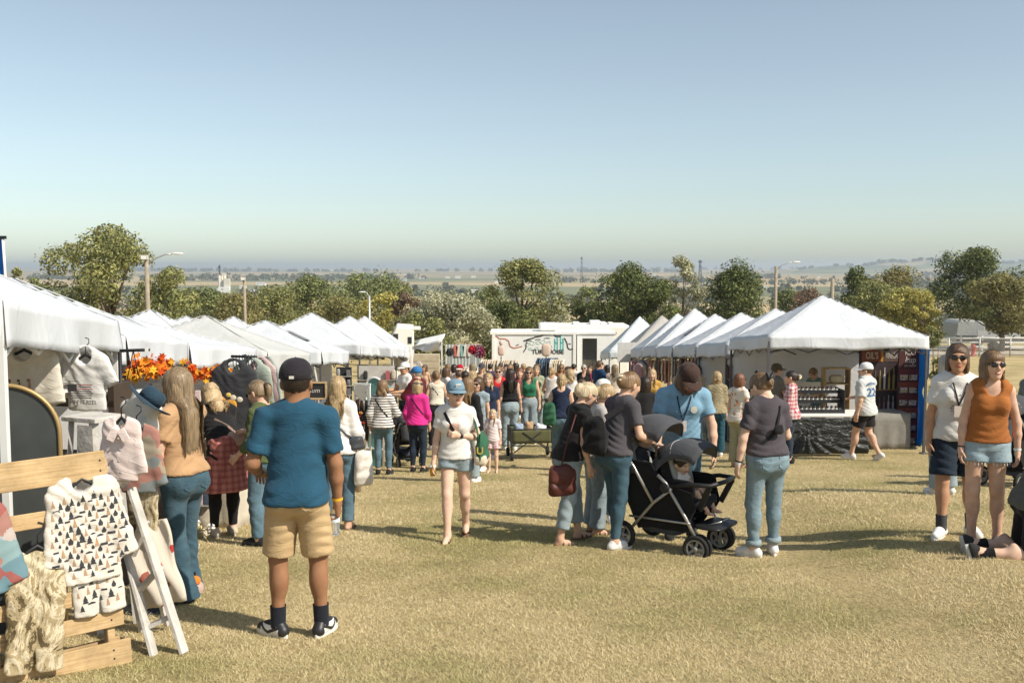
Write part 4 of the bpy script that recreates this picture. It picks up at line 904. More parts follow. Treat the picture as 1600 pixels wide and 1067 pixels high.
def person(label, pos, rz, H=1.65, fem=True, build=1.0, h=0.012, skin='light', lean=0, roll=0, hip=(0, 0, 0), headp=0, heady=0, headr=0,
           aL=((0.18, 0.0, -1), (0.06, 0.12, -1)), aR=((0.18, 0.0, -1), (0.06, 0.12, -1)), fL=(-0.10, 0, 0), fR=(0.10, 0, 0), toeL=10, toeR=10,
           top=None, bottom=None, hair=('long', 'brown', 0.35), hat=None, glasses=None, shoes=('sneaker', (0.75, 0.74, 0.72), (0.8, 0.8, 0.78)), socks=None,
           bangs=False, hs=1.07, handL=None, handR=None, group='market visitors', extra=None, bust=1.0, category='person', smile=False):
    s = H/1.70; T = thing('person', label, category, pos, rz, group); seed = float(abs(pos[0])*7.3+pos[1]*3.1) % 9
    C0 = V3(0, 0, 0.93); C = C0+V3(*hip); Rt = rotx(-R(lean)) @ roty(R(roll)); Rm2 = rotx(-R(lean*0.55)) @ roty(R(roll*0.5))
    tp = lambda x, y, z: C+Rt @ (V3(x, y, z)-C0)
    tm = lambda x, y, z: C+Rm2 @ (V3(x, y, z)-C0)
    B = build; sw = 0.146 if fem else 0.180
    sho = {k: tp(k*sw*(0.9+0.1*B), -0.012, 1.370) for k in (-1, 1)}
    elb, wri, hdir = {}, {}, {}
    for k, a in ((-1, aL), (1, aR)):
        u = unit((a[0][0]*k, a[0][1], a[0][2])); f = unit((a[1][0]*k, a[1][1], a[1][2])); elb[k] = sho[k]+u*0.285; wri[k] = elb[k]+f*0.245; hdir[k] = unit((a[2][0]*k, a[2][1], a[2][2])) if len(a) > 2 else f
    hipj, kne, ank = {}, {}, {}; fy = {}
    for k, ft, toe in ((-1, fL, toeL), (1, fR, toeR)):
        hipj[k] = C+V3(k*0.082*(0.8+0.2*B), 0, -0.013); fy[k] = -k*R(toe); fw = rotz(fy[k]) @ V3(0, 1, 0)
        ank[k] = V3(ft[0], ft[1], ft[2]+0.085); kne[k], ank[k] = two_bone(hipj[k], ank[k], 0.425, 0.41, fw)
    Rh = rotz(R(heady)) @ rotx(-R(headp)) @ roty(R(headr)); piv = tp(0, -0.005, 1.465); HC = piv+Rh @ V3(0, 0.022, 0.105)
    fine = h <= 0.0125; Rh = Rh*hs; HC = piv+Rh @ V3(0, 0.022, 0.105)
    def torso(S_, e=0.0, neck=True):
        bw = 1+0.75*(B-1)
        S_.cone(tp(0, -0.005, 1.35), tp(0, 0, 1.20), 0.128*(1 if fem else 1.10)*bw, (0.128 if fem else 0.142)*bw, 0.04, e=e, ratio=0.70, Rm=Rt)
        S_.cone(tp(0, 0, 1.20), tm(0, 0.005*B, 1.06), (0.128 if fem else 0.142)*bw, (0.118 if fem else 0.138)*bw, 0.04, e=e, ratio=0.72+0.10*(B-1), Rm=Rm2)
        S_.cone(tm(0, 0.005*B, 1.06), C+V3(0, -0.005, 0.0), (0.118 if fem else 0.138)*bw, (0.158 if fem else 0.148)*bw, 0.05, e=e, ratio=0.74, Rm=Rm2)
        for k in (-1, 1):
            S_.cone(tp(k*0.045, -0.014, 1.415), sho[k], (0.044 if fem else 0.052)*bw**0.5, (0.045 if fem else 0.054)*bw**0.5, 0.05, e=e)
            if fem and bust: S_.ell(tp(k*0.066*bw, 0.070*bw, 1.245), (0.062*bust, 0.052*bust, 0.062*bust), 0.06, Rt, e=e)
            elif not fem: S_.ell(tp(k*0.075, 0.07*bw, 1.28), (0.075, 0.045, 0.06), 0.05, Rt, e=e)
        if B > 1.1: S_.ell(tm(0, 0.05, 1.05), (0.12*bw, 0.085*bw, 0.11), 0.06, Rm2, e=e)
    def pelvis(S_, e=0.0):
        bw = (0.75+0.25*B)
        S_.ell(C+V3(0, -0.01, -0.015), ((0.163 if fem else 0.152)*bw, 0.112*bw, 0.115), 0.04, e=e)
        for k in (-1, 1): S_.ell(C+V3(k*0.074*bw, -0.062*bw, -0.055), (0.084*bw, 0.078*bw, 0.092), 0.05, e=e)
    lr = (0.5+0.5*B)
    # ---------------- body
    acc = Tri(); S_ = SDF(max(h, 0.010)); torso(S_, -0.006 if top else 0.0); pelvis(S_)
    S_.cone(tp(0, -0.015, 1.40), HC+Rh @ V3(0, -0.02, -0.07), 0.056 if fem else 0.066, 0.048 if fem else 0.058, 0.05)
    for k in (-1, 1):
        ar = (0.6+0.4*B)*(1.0 if fem else 1.22)
        S_.cone(sho[k], elb[k], 0.043*ar, 0.034*ar, 0.04).cone(elb[k], elb[k]*0.6+wri[k]*0.4, 0.036*ar, 0.035*ar, 0.02).cone(elb[k]*0.6+wri[k]*0.4, wri[k], 0.034*ar, 0.0235*ar**0.6, 0.02)
        S_.cone(hipj[k], kne[k], 0.087*lr, 0.054*lr, 0.04).cone(kne[k], ank[k], 0.051*lr, 0.036, 0.03)
        cm = kne[k]*0.68+ank[k]*0.32-rotz(fy[k]) @ V3(0, 0.020, 0); S_.ell(cm, (0.046*lr, 0.048*lr, 0.095), 0.05)
        ff = rotz(fy[k]); S_.cone(ank[k]+ff @ V3(0, -0.03, -0.050), ank[k]+ff @ V3(0, 0.08, -0.052), 0.028, 0.030, 0.03).cone(ank[k]+ff @ V3(0, 0.08, -0.052), ank[k]+ff @ V3(0, 0.145, -0.060), 0.030, 0.019, 0.03).cone(ank[k], ank[k]+ff @ V3(0, 0.02, -0.045), 0.036, 0.03, 0.03)
    if not fine:
        for k in (-1, 1): S_.cone(wri[k], wri[k]+hdir[k]*0.05, 0.027, 0.030, 0.02)
    v, q = S_.mesh(); acc.add(v, q)
    hv, hq, hm = head_mesh(0.005 if fine else (0.008 if h < 0.02 else 0.011), fem); acc.add(hv @ Rh.T+HC, hq, hm)
    for x in (-1, 1):
        v, q = ellq((x*0.031, 0.0755, 0.011), (0.0135, 0.0125, 0.0095)); acc.add(v @ Rh.T+HC, q, 2)
        v, q = ellq((x*0.031, 0.0855, 0.011), (0.006, 0.004, 0.006), 8, 5); acc.add(v @ Rh.T+HC, q, 3)
    if smile:
        v, q = ellq((0, 0.0935, -0.0545), (0.017, 0.006, 0.0042), 10, 5); acc.add(v @ Rh.T+HC, q, 4)
    for k, hp in ((-1, handL), (1, handR)):
        hp = hp or {}
        pn = hp.get('palm', (-k*1.0, 0, 0.0) if abs(hdir[k][2]) > 0.6 else (0, 0, -1))
        x_want = V3(*hp.get('thumb', (0, 1, 0) if abs(hdir[k][2]) > 0.6 else (-k, 0, 0.3))); x0 = np.cross(hdir[k], unit(pn)); sgn = 1 if x0 @ x_want > 0 else -1
        if h < 0.02: hand(acc, wri[k], hdir[k], pn, sgn, hp.get('curl', 0.35), hp.get('spread', 0.1), 0.92 if fem else 1.05)
        else:
            for t in (-1.5, -0.5, 0.5, 1.5, 2.4):
                x = x0*sgn*(0.014*t); d0 = hdir[k] if t < 2 else unit(hdir[k]+x0*sgn*0.8)
                v, q = tubeq([wri[k]+hdir[k]*(0.06 if t < 2 else 0.02)+x, wri[k]+hdir[k]*(0.12 if t < 2 else 0.05)+x, wri[k]+hdir[k]*(0.16 if t < 2 else 0.08)+x+unit(pn)*0.015], [0.010, 0.0095, 0.007], 5); acc.add(v, q)
    me = acc.mesh('body'); me.transform(Matrix.Scale(s, 4)); obj('body', me, [m_skin(skin), M_lip, M_eye, M_iris, M_teeth], T)
    INFO = dict(T=T, s=s, tp=tp, tm=tm, sho=sho, elb=elb, wri=wri, hdir=hdir, C=C, Rt=Rt, HC=HC, Rh=Rh, kne=kne, ank=ank, hipj=hipj, W=lambda p: Vector(pos)+Matrix.Rotation(rz, 3, 'Z') @ Vector(tuple(np.asarray(p)*s)))
    def emit(name, S_, mat, amp, vert=1.0, horiz=1.0, parent=T):
        v, q = S_.mesh(); v = folds(v, q, amp, seed, vert, horiz); me = mesh_np(name, v*s, q); return obj(name, me, mat, parent)
    # ---------------- lower clothing
    if bottom:
        kind, mat = bottom[0], bottom[1]; o = bottom[2] if len(bottom) > 2 else {}
        P_ = SDF(h); e = o.get('e', 0.010); pelvis(P_, e); bw = 1+0.75*(B-1); P_.cone(C+V3(0, -0.005, 0.0), tm(0, 0.005*B, o.get('waist', 1.04)), (0.158 if fem else 0.148)*bw, (0.120 if fem else 0.139)*bw, 0.04, True, e=e, ratio=0.75, Rm=Rm2)
        for k in (-1, 1):
            d = kne[k]-hipj[k]; t0 = 0.087*lr; t1 = 0.054*lr; c0 = 0.052*lr
            if kind in ('jeans', 'wide', 'flare', 'skinny', 'crop'):
                ex = {'wide': 0.03, 'flare': 0.004, 'skinny': -0.002, 'jeans': 0.008, 'crop': 0.010}[kind]; hem = {'wide': 0.97, 'flare': 1.0, 'skinny': 0.93, 'jeans': 0.96, 'crop': 0.74}[kind]
                end = kne[k]+(ank[k]-kne[k])*hem; re = {'wide': 0.080, 'flare': 0.105, 'skinny': 0.036, 'jeans': 0.056, 'crop': 0.060}[kind]
                P_.cone(hipj[k], kne[k], t0, t1+ex*0.7, 0.04, e=e); 
                if kind == 'flare':
                    mid = kne[k]*0.55+ank[k]*0.45; P_.cone(kne[k], mid, t1, 0.055, 0.03, e=e); P_.cone(mid, end+V3(0, 0, -0.045), 0.055, re, 0.03, True, e=e*0.5)
                else: P_.cone(kne[k], end, t1+ex*0.7, re, 0.03, True, e=e*0.7)
                if kind != 'wide': P_.ell(kne[k]*0.68+ank[k]*0.32-rotz(fy[k]) @ V3(0, 0.015, 0), (0.048*lr, 0.050*lr, 0.09), 0.04, e=e*0.7)
            elif kind == 'shorts':
                f = o.get('len', 0.45); P_.cone(hipj[k], hipj[k]+d*f, t0, t0*(1-f)+t1*f+o.get('loose', 0.022), 0.03, True, e=e)
            elif kind == 'skirt':
                pass
        if kind == 'skirt':
            ft = o.get('len', 0.5); mid = (kne[-1]+kne[1])/2; c0 = C+V3(0, -0.015, 0.0); P_.cone(c0, c0+(mid-c0)*ft, 0.165*(0.6+0.4*B), 0.20*(0.6+0.4*B), 0.03, True, e=e, ratio=0.75)
        po = emit({'shorts': 'shorts', 'skirt': 'skirt', 'skinny': 'leggings' if o.get('leggings') else 'trousers'}.get(kind, 'trousers'), P_, mat, o.get('amp', 0.009 if kind != 'skinny' else 0.006))
        if o.get('cuff'):
            for k in (-1, 1):
                end = kne[k]+(ank[k]-kne[k])*{'crop': 0.74, 'skinny': 0.93}.get(kind, 0.96); c1 = end+(kne[k]-end)*0.12
                MB().tube([tuple(end*s), tuple(c1*s)], [0.074*s, 0.070*s], 16).build('cuff', o['cuff'], po)
        if o.get('pockets'):
            pm = cloth((0.16, 0.24, 0.31), 'denim', (0.26, 0.36, 0.43))
            for k in (-1, 1):
                b = MB(); cx = k*0.078*(0.75+0.25*B)
                pv = [V3(cx-0.045, 0, 0.02), V3(cx+0.045, 0, 0.02), V3(cx+0.043, 0, -0.075), V3(cx, 0, -0.10), V3(cx-0.043, 0, -0.075)]
                tr = BVHTree.FromPolygons([tuple(v.co) for v in po.data.vertices], [tuple(p.vertices) for p in po.data.polygons]); pts = []
                for p in pv:
                    w = (C+p)*s; hit = tr.ray_cast(Vector((w[0], -0.6, w[2])), Vector((0, 1, 0))); pts.append((hit[0]+Vector((0, -0.004, 0))) if hit[0] else Vector((w[0], -0.15, w[2])))
                b.add(pts, [(0, 1, 2, 3, 4)]); solid(b.build('pocket', mat, po), 0.005, 0)
    # ---------------- upper clothing
    if top:
        kind, mat = top[0], top[1]; o = top[2] if len(top) > 2 else {}
        P_ = SDF(h); e = o.get('e', 0.010); torso(P_, e); pelvis(P_, e+0.010) if o.get('hem', 0.90) < 1.0 else None; hem = o.get('hem', 0.90); ho = o.get('hemr', 0.012)
        if hem < 1.04: P_.cone(tm(0, 0, 1.08), C+V3(0, -0.012, hem-0.93), 0.126*(0.6+0.4*B)*(1 if fem else 1.12), (0.163 if fem else 0.156)*(0.72+0.28*B)+ho, 0.05, True, e=e, ratio=0.78, Rm=Rm2)
        P_.cut((C+V3(0, 0, hem-0.93)) if hem < 1.0 else tm(0, 0, hem), (0, 0, -1) if hem < 1.0 else Rm2 @ V3(0, 0, -1))
        sl = {'tank': 0, 'cap': 0.35, 'tee': o.get('sleeve', 0.62), 'half': 1.25, 'long': 1.95, 'three': 1.55}[kind]
        for k in (-1, 1):
            r0 = 0.045*(0.6+0.4*B)*(1 if fem else 1.18); lo = o.get('loose', 0.016 if kind in ('tee', 'half') else 0.008)
            if sl > 0:
                f = min(1, sl); P_.cone(sho[k], sho[k]+(elb[k]-sho[k])*f, r0, r0*(1-0.12*f)+lo*f, 0.045, sl < 1, e=e*0.8)
                if sl > 1: P_.cone(elb[k], elb[k]+(wri[k]-elb[k])*(sl-1), 0.044*(0.6+0.4*B)+lo, 0.033+lo, 0.03, True, e=e*0.7)
            else:
                P_.ell(sho[k]+Rt @ V3(k*0.045, 0, -0.035), (0.052, 0.10, 0.085), 0.015, Rt, sub=True)
        nk = o.get('neck', 'crew')
        if kind == 'tank': P_.ell(tp(0, 0.09, 1.43), (0.075, 0.09, 0.105), 0.01, Rt, sub=True); P_.ell(tp(0, -0.06, 1.46), (0.075, 0.07, 0.06), 0.01, Rt, sub=True)
        elif nk == 'crew': P_.ell(tp(0, 0.01, 1.475), (0.070, 0.085, 0.055), 0.01, Rt, sub=True)
        elif nk == 'v': P_.ell(tp(0, 0.085, 1.42), (0.06, 0.07, 0.11), 0.01, Rt, sub=True); P_.ell(tp(0, 0.0, 1.475), (0.068, 0.08, 0.05), 0.01, Rt, sub=True)
        elif nk == 'collar': P_.ell(tp(0, 0.03, 1.475), (0.066, 0.07, 0.055), 0.01, Rt, sub=True)
        to = emit('top', P_, mat, o.get('amp', 0.011)); INFO['top'] = to
        if nk == 'collar':
            b = MB(); n = 18
            def colf(u, v):
                a = math.pi*0.5+0.35+(2*math.pi-0.7)*u; r = 0.066+0.022*v; return tuple((tp(r*math.cos(a)*1.02, -0.012+r*0.95*math.sin(a), 1.475-0.038*v-0.03*max(0, math.sin(a))))*s)
            b.grid(colf, n, 3); solid(b.build('collar', mat, to), 0.006, 0)
    # ---------------- shoes, socks
    if shoes:
        kind, c1, c2 = shoes; 
        for k in (-1, 1):
            m1, m2 = shoe_mesh(kind, k); p = ank[k]-V3(0, 0, 0.085); pr = (fL if k < 0 else fR)
            pit = pr[3] if len(pr) > 3 else 0
            so = bpy.data.objects.new('shoe', m1.copy()); COL.objects.link(so); so.parent = T; so.location = tuple(p*s); so.rotation_euler = (R(pit), 0, fy[k]); so.scale = (s*0.94, s*0.96, s*0.96)
            if pit: so.location = tuple((ank[k]+(rotz(fy[k]) @ rotx(R(pit)) @ V3(0, 0, -0.085)))*s)
            so.data.materials.append(c1 if not isinstance(c1, tuple) else cloth(c1)); le = bpy.data.objects.new('sole', m2.copy()); COL.objects.link(le); le.parent = so; le.data.materials.append(plain('sole%s' % (c2,), c2, 0.7))
            if h <= 0.0105 and kind in ('sneaker', 'chunky'):
                lb = MB()
                for j in range(4): lb.bar((-0.022, 0.035+0.022*j, 0.103-0.0075*j), (0.022, 0.035+0.022*j, 0.103-0.0075*j), 0.008, 0.006)
                lb.build('laces', cloth((0.05, 0.05, 0.05) if shoes is not WHITE_L else (0.5, 0.5, 0.5)), so)
    if socks:
        for k in (-1, 1): MB().tube([tuple((ank[k]+V3(0, 0, -0.02))*s), tuple((ank[k]*0.72+kne[k]*0.28)*s)], [0.046*s, 0.050*s], 14, False).build('sock', cloth(socks), T)
    # ---------------- hair
    HW = lambda p: (Rh @ np.asarray(p).T).T+HC
    if hair:
        kind, colr, Ln = hair; mh = m_hair(colr); A = Tri(); P_ = SDF(max(0.007, h*0.75)); rg2 = np.random.default_rng(int(seed*1000)+5)
        P_.ell((0, -0.012, 0.025), (0.084, 0.106, 0.101) if kind not in ('updo', 'pony', 'bun', 'short') else (0.082, 0.104, 0.0995), 0.02)
        if kind in ('long', 'bob', 'wavy', 'curly'):
            P_.ell((0, -0.062, -0.05), (0.072, 0.052, 0.09), 0.05); dn = max(0.0, min(0.10, Ln-0.05))
            for x in (-1, 1): P_.ell((x*0.068, -0.022, -0.045-dn*0.5), (0.024, 0.058, 0.085+dn*0.5), 0.03)
        if kind in ('bun', 'pony', 'updo'): P_.ell((0, -0.045, -0.02), (0.070, 0.058, 0.06), 0.03)
        P_.ell((0, 0.125, -0.045), (0.071, 0.100, 0.108), 0.015, sub=True)
        if kind in ('bun', 'pony', 'updo'): P_.cut((0, 0.02, -0.004), (0, 0.45, -0.9))
        if kind == 'short': P_.cut((0, 0.02, -0.055), (0, 0.25, -1))
        if kind in ('bun', 'pony', 'updo', 'short'):
            for x in (-1, 1): P_.ell((x*0.088, 0.0, -0.02), (0.022, 0.03, 0.035), 0.008, sub=True)
        if bangs: P_.ell((0, 0.060, 0.062), (0.066, 0.036, 0.040), 0.02)
        if kind == 'bun': P_.ell((0, -0.10, 0.085), (0.048, 0.045, 0.043), 0.012)
        if kind == 'updo': P_.ell((0, -0.115, 0.015), (0.040, 0.038, 0.062), 0.015)
        v, q = P_.mesh(); Nn = vnormals(v, q); v = v+Nn*(0.0025*np.sin(150*v[:, 0]+20*np.sin(30*v[:, 1]))*np.sin(25*v[:, 2]+seed))[:, None]
        A.add(v @ Rh.T+HC, q)
        nS = 620 if h < 0.0105 else (380 if fine else (100 if h < 0.02 else 46)); K = 11
        if kind in ('long', 'wavy', 'bob', 'curly'):
            az = rg2.uniform(R(50), R(310), nS); r_ = V3(0.089, 0.108, 0.104); rad = 0.985+rg2.random(nS)*0.065*(1-ss(-0.2, 0.75, np.cos(az)))
            L_ = Ln*(0.75+0.3*rg2.random(nS)); sid = np.abs(np.sin(az)); paths = np.zeros((nS, K, 3)); outs = np.zeros((nS, K, 3)); top_ = R(12)+rg2.random(nS)*R(25)
            for j in range(K):
                t = j/(K-1); th = np.minimum(top_+t*2.6*(R(98)-top_), R(98)); hang = np.maximum(0, (t-0.385)/0.615)*L_
                lp = np.stack([np.sin(th)*np.sin(az)*r_[0], np.sin(th)*np.cos(az)*r_[1]-0.018, np.cos(th)*r_[2]+0.026], 1)*rad[:, None]
                p = HW(lp); o_ = (Rh @ np.stack([np.sin(az), np.cos(az), np.full(nS, 0.3)], 1).T).T
                hx = hang*(0.10*rg2.random(nS)); wv = {'wavy': 0.020, 'curly': 0.030}.get(kind, 0.006)*np.minimum(1, hang*8)
                p[:, 2] -= hang; p[:, 0] += wv*np.sin(hang*45+az*9)-0.22*hang*(p[:, 0]-HC[0]); p[:, 1] += wv*np.cos(hang*38+az*7)+0.35*hang*(p[:, 1]-HC[1])
                # stay outside the back and shoulders
                loc = (Rt.T @ (p-C).T).T+C0; back = (loc[:, 2] < 1.44) & (loc[:, 2] > 0.9); lim = -0.115*(0.6+0.4*B)-0.012*rg2.random(nS)
                fr = np.cos(az) > 0.1
                nb = back & ~fr & (np.abs(loc[:, 0]) < 0.2) & (loc[:, 1] > lim); loc[nb, 1] = lim[nb] if np.ndim(lim) else lim
                nf = back & fr & (loc[:, 1] < 0.13) & (np.abs(loc[:, 0]) < 0.2); loc[nf, 1] = 0.10+0.03*B*(1-ss(1.28, 1.42, loc[nf, 2]))
                p = (Rt @ (loc-C0).T).T+C
                paths[:, j] = p; outs[:, j] = o_
            v, q = ribbons(paths, 0.0065 if fine else 0.013, outs); A.add(v, q)
            if kind != 'bob' and Ln > 0.2:      # solid mass under the strands
                nb_ = 7; c_ = paths[np.cos(az) < -0.3].mean(0); P2 = SDF(max(0.009, h)); 
                for j in range(3, K-1): P2.cone(c_[j]+V3(0, 0.012, 0), c_[j+1]+V3(0, 0.012, 0), 0.058*(1-0.25*(j/K)), 0.058*(1-0.25*((j+1)/K)), 0.03, ratio=0.45)
                v, q = P2.mesh(); v = folds(v, q, 0.006, seed, 3.0, 0.2); A.add(v, q)
        elif kind in ('pony', 'bun', 'updo', 'short'):
            az = rg2.uniform(R(55), R(305), nS//2); n2 = len(az); paths = np.zeros((n2, 7, 3)); outs = np.zeros((n2, 7, 3)); tgt = {'pony': V3(0, -0.118, 0.045), 'bun': V3(0, -0.10, 0.085), 'updo': V3(0, -0.115, 0.03), 'short': None}[kind]
            for j in range(7):
                t = j/6; th = R(15)+t*R(80)*(1 if kind == 'short' else 0.55); a2 = az if kind == 'short' else az+(R(180)-az)*t*0.75
                d = np.stack([np.sin(th)*np.sin(a2), np.sin(th)*np.cos(a2), np.full(n2, math.cos(th))], 1); lp = d*V3(0.084, 0.106, 0.1015)+V3(0, -0.012, 0.025)
                paths[:, j] = HW(lp); outs[:, j] = (Rh @ d.T).T
            v, q = ribbons(paths, 0.006, outs); A.add(v, q)
            if kind == 'pony':
                n3 = max(30, nS//3); pth = np.zeros((n3, K, 3)); ou = np.zeros((n3, K, 3)); a3 = rg2.random(n3)*6.283; r3 = rg2.random(n3)**0.5
                for j in range(K):
                    t = j/(K-1); base = HW(np.array([tgt]))[0]+(Rh @ V3(0, -1, 0.25))*0.05*math.sin(min(1, t*2.2)*1.57)+V3(0, 0, -1)*Ln*max(0, t-0.12); w = 0.014+0.024*math.sin(math.pi*min(1, t*1.1+0.05))
                    pth[:, j] = base+np.stack([np.cos(a3)*r3*w, np.sin(a3)*r3*w*0.8, np.zeros(n3)], 1); ou[:, j] = np.stack([np.cos(a3), np.sin(a3), np.zeros(n3)], 1)
                v, q = ribbons(pth, 0.010, ou); A.add(v, q)
        obj('hair', (lambda me: (me.transform(Matrix.Scale(s, 4)), me)[1])(A.mesh('hair')), mh, T)
    # ---------------- hats
    if hat:
        kind, mat = hat[0], hat[1]; b = MB(); c_ = V3(0, -0.016, 0.030); rr = V3(0.092, 0.110, 0.098) if kind != 'bucket' else V3(0.095, 0.112, 0.10)
        X = lambda p: tuple((Rh @ (np.asarray(p)+c_)+HC)*s)
        back = hat[2] if len(hat) > 2 else 0          # brim turned by this many degrees
        if kind in ('cap', 'bucket', 'beanie'):
            z0 = 0.0 if kind == 'cap' else -0.02
            b.grid(lambda u, v: X((rr[0]*math.cos(2*math.pi*u)*math.cos(v*math.pi/2)**0.75, rr[1]*math.sin(2*math.pi*u)*math.cos(v*math.pi/2)**0.75, z0+(rr[2]-z0+0.012)*math.sin(v*math.pi/2)**0.9)), 24, 9); ho = b.build('hat', mat, T); solid(ho, 0.004)
        else: ho = None; b.grid(lambda u, v: X((rr[0]*1.0*math.cos(math.pi*2*u), rr[1]*math.sin(math.pi*2*u), 0.0+0.045*v)), 24, 2); ho = b.build('hat', mat, T); solid(ho, 0.004)
        b2 = MB(); Rb = rotz(R(back))
        if kind in ('cap', 'visor'):
            def brim(u, v):
                a = R(22)+R(136)*u; r = v*0.082*math.sin(math.pi*u)**0.55; p = V3(rr[0]*math.cos(a), rr[1]*math.sin(a), 0.006)+V3(0.15*math.cos(a), 1, 0)*r; p[2] -= 0.9*(p[0]/0.09)**2*0.014+0.22*r; return X(Rb @ p)
            b2.grid(brim, 18, 5); solid(b2.build('brim', hat[3] if len(hat) > 3 else mat, ho), 0.005)
        elif kind == 'bucket':
            b2.grid(lambda u, v: X((rr[0]*(1+v*0.55)*math.cos(2*math.pi*u), rr[1]*(1+v*0.5)*math.sin(2*math.pi*u), -0.02-0.04*v)), 24, 3); solid(b2.build('brim', mat, ho), 0.005)
        if kind == 'cap': MB().ell(X((0, 0, rr[2]+0.012)), (0.008, 0.008, 0.005), 8, 5).build('button', mat, ho)
    if glasses:
        gy, gzz = 0.098, 0.012
        up = 0.075 if glasses == 'up' else 0; b = MB(); go = thing
        b = MB()
        for x in (-1, 1):
            M_ = Matrix([list(r) for r in (Rh @ rotz(-x*0.22))]); b.ell(tuple((Rh @ V3(x*0.033, gy-0.045*(up > 0), gzz+up)+HC)*s), (0.0275*s, 0.006*s, 0.021*s), 12, 7, M_)
        go = b.build('sunglasses', M_lens if glasses != 'clear' else plain('clear_lens', (0.35, 0.32, 0.30), 0.1), T); b = MB()
        b.tube([tuple((Rh @ V3(x, gy+0.003-0.045*(up > 0), gzz+0.004+up)+HC)*s) for x in (-0.012, 0, 0.012)], 0.003*s, 6)
        for x in (-1, 1): b.tube([tuple((Rh @ V3(x*0.060, gy-0.014, gzz+0.006+up)+HC)*s), tuple((Rh @ V3(x*0.081, 0.02, gzz+0.006+up)+HC)*s), tuple((Rh @ V3(x*0.083, -0.015, gzz-0.0+up)+HC)*s)], 0.0032*s, 6)
        b.build('frame', M_blackp, go)
    if extra: extra(INFO)
    return INFO
def band(I, k, t, mat, name='wristband', w=0.012, r=0.031):
    p = I['wri'][k]; d = unit(I['wri'][k]-I['elb'][k]); s = I['s']
    MB().tube([tuple((p-d*(t+w))*s), tuple((p-d*t)*s)], r*s, 14, False).build(name, mat, I['T'])
# ================================================================ bags, straps, prints
def sbox(b, c, r, M=None, e=0.4, n=20, m=12, warp=None):
    """soft rounded box (superquadric)"""
    sg = lambda v, p: math.copysign(abs(v)**p, v); vs = []
    for i in range(m+1):
        th = -math.pi/2+math.pi*i/m
        for k in range(n):
            a = 2*math.pi*k/n; v = Vector((r[0]*sg(math.cos(th), e)*sg(math.cos(a), e), r[1]*sg(math.cos(th), e)*sg(math.sin(a), e), r[2]*sg(math.sin(th), e)))
            if warp: v = warp(v)
            vs.append((M @ v if M else v)+Vector(c))
    b.add(vs, [(i*n+k, i*n+(k+1) % n, (i+1)*n+(k+1) % n, (i+1)*n+k) for i in range(m) for k in range(n)], True); return b
def slab(b, w, d, hgt, taper=0.12, wr=0.25, seed=0.0, rnd=5.0, n=18):
    """soft flat bag: wide in y, tall in z, thin in x (front and back skins), broader at the bottom, a little crumpled"""
    for sg in (1, -1):
        def f(u, v):
            a, c = 2*u-1, 2*v-1; k = max(abs(a), abs(c)); r_ = (abs(a)**rnd+abs(c)**rnd)**(1/rnd); k = k/max(r_, 1e-6) if r_ > 0 else 1
            A_, C_ = a*k, c*k; th = max(0, 1-abs(a)**3)**0.5*max(0, 1-abs(c)**3)**0.5*(1-0.25*C_)
            y = w*A_*(1-taper*C_); z = hgt*C_; x = sg*d*th*(1+wr*math.sin(y*31+z*23+seed+sg)+wr*0.6*math.sin(z*57+y*11+seed*2))
            return Vector((x, y, z+0.006*math.sin(y*40+seed)*(C_ > 0)))
        b.grid(f, n, n, True, sg < 0)
    return b
def bvh(o): return BVHTree.FromPolygons([tuple(v.co) for v in o.data.vertices], [tuple(p.vertices) for p in o.data.polygons])
def on_top(I, x, z, side, lift=0.006, tree=None):
    s = I['s']; tr = tree or bvh(I['top']); h = tr.ray_cast(Vector((x*s, 1.2*side, z*s)), Vector((0, -side, 0)))
    return (h[0]+Vector((0, side*lift, 0))) if h[0] else Vector((x*s, side*0.12, z*s))
def decal(I, name, vs, fs, x0, z0, side, mat, flip=1, lift=0.004):
    tr = bvh(I['top']); pts = [on_top(I, x0+v[0]*flip*(-side if side > 0 else 1), z0+v[1], side, lift, tr) for v in vs]
    me = bpy.data.meshes.new(name); me.from_pydata([tuple(p) for p in pts], [], fs); me.update(); return obj(name, me, mat, I['T'])
def ribbon(pts, w, nrm, t=0.004):
    b = MB(); pts = [Vector(p) for p in pts]
    for p, q_ in zip(pts, pts[1:]): b.bar(p, q_, w, t, nrm)
    return b
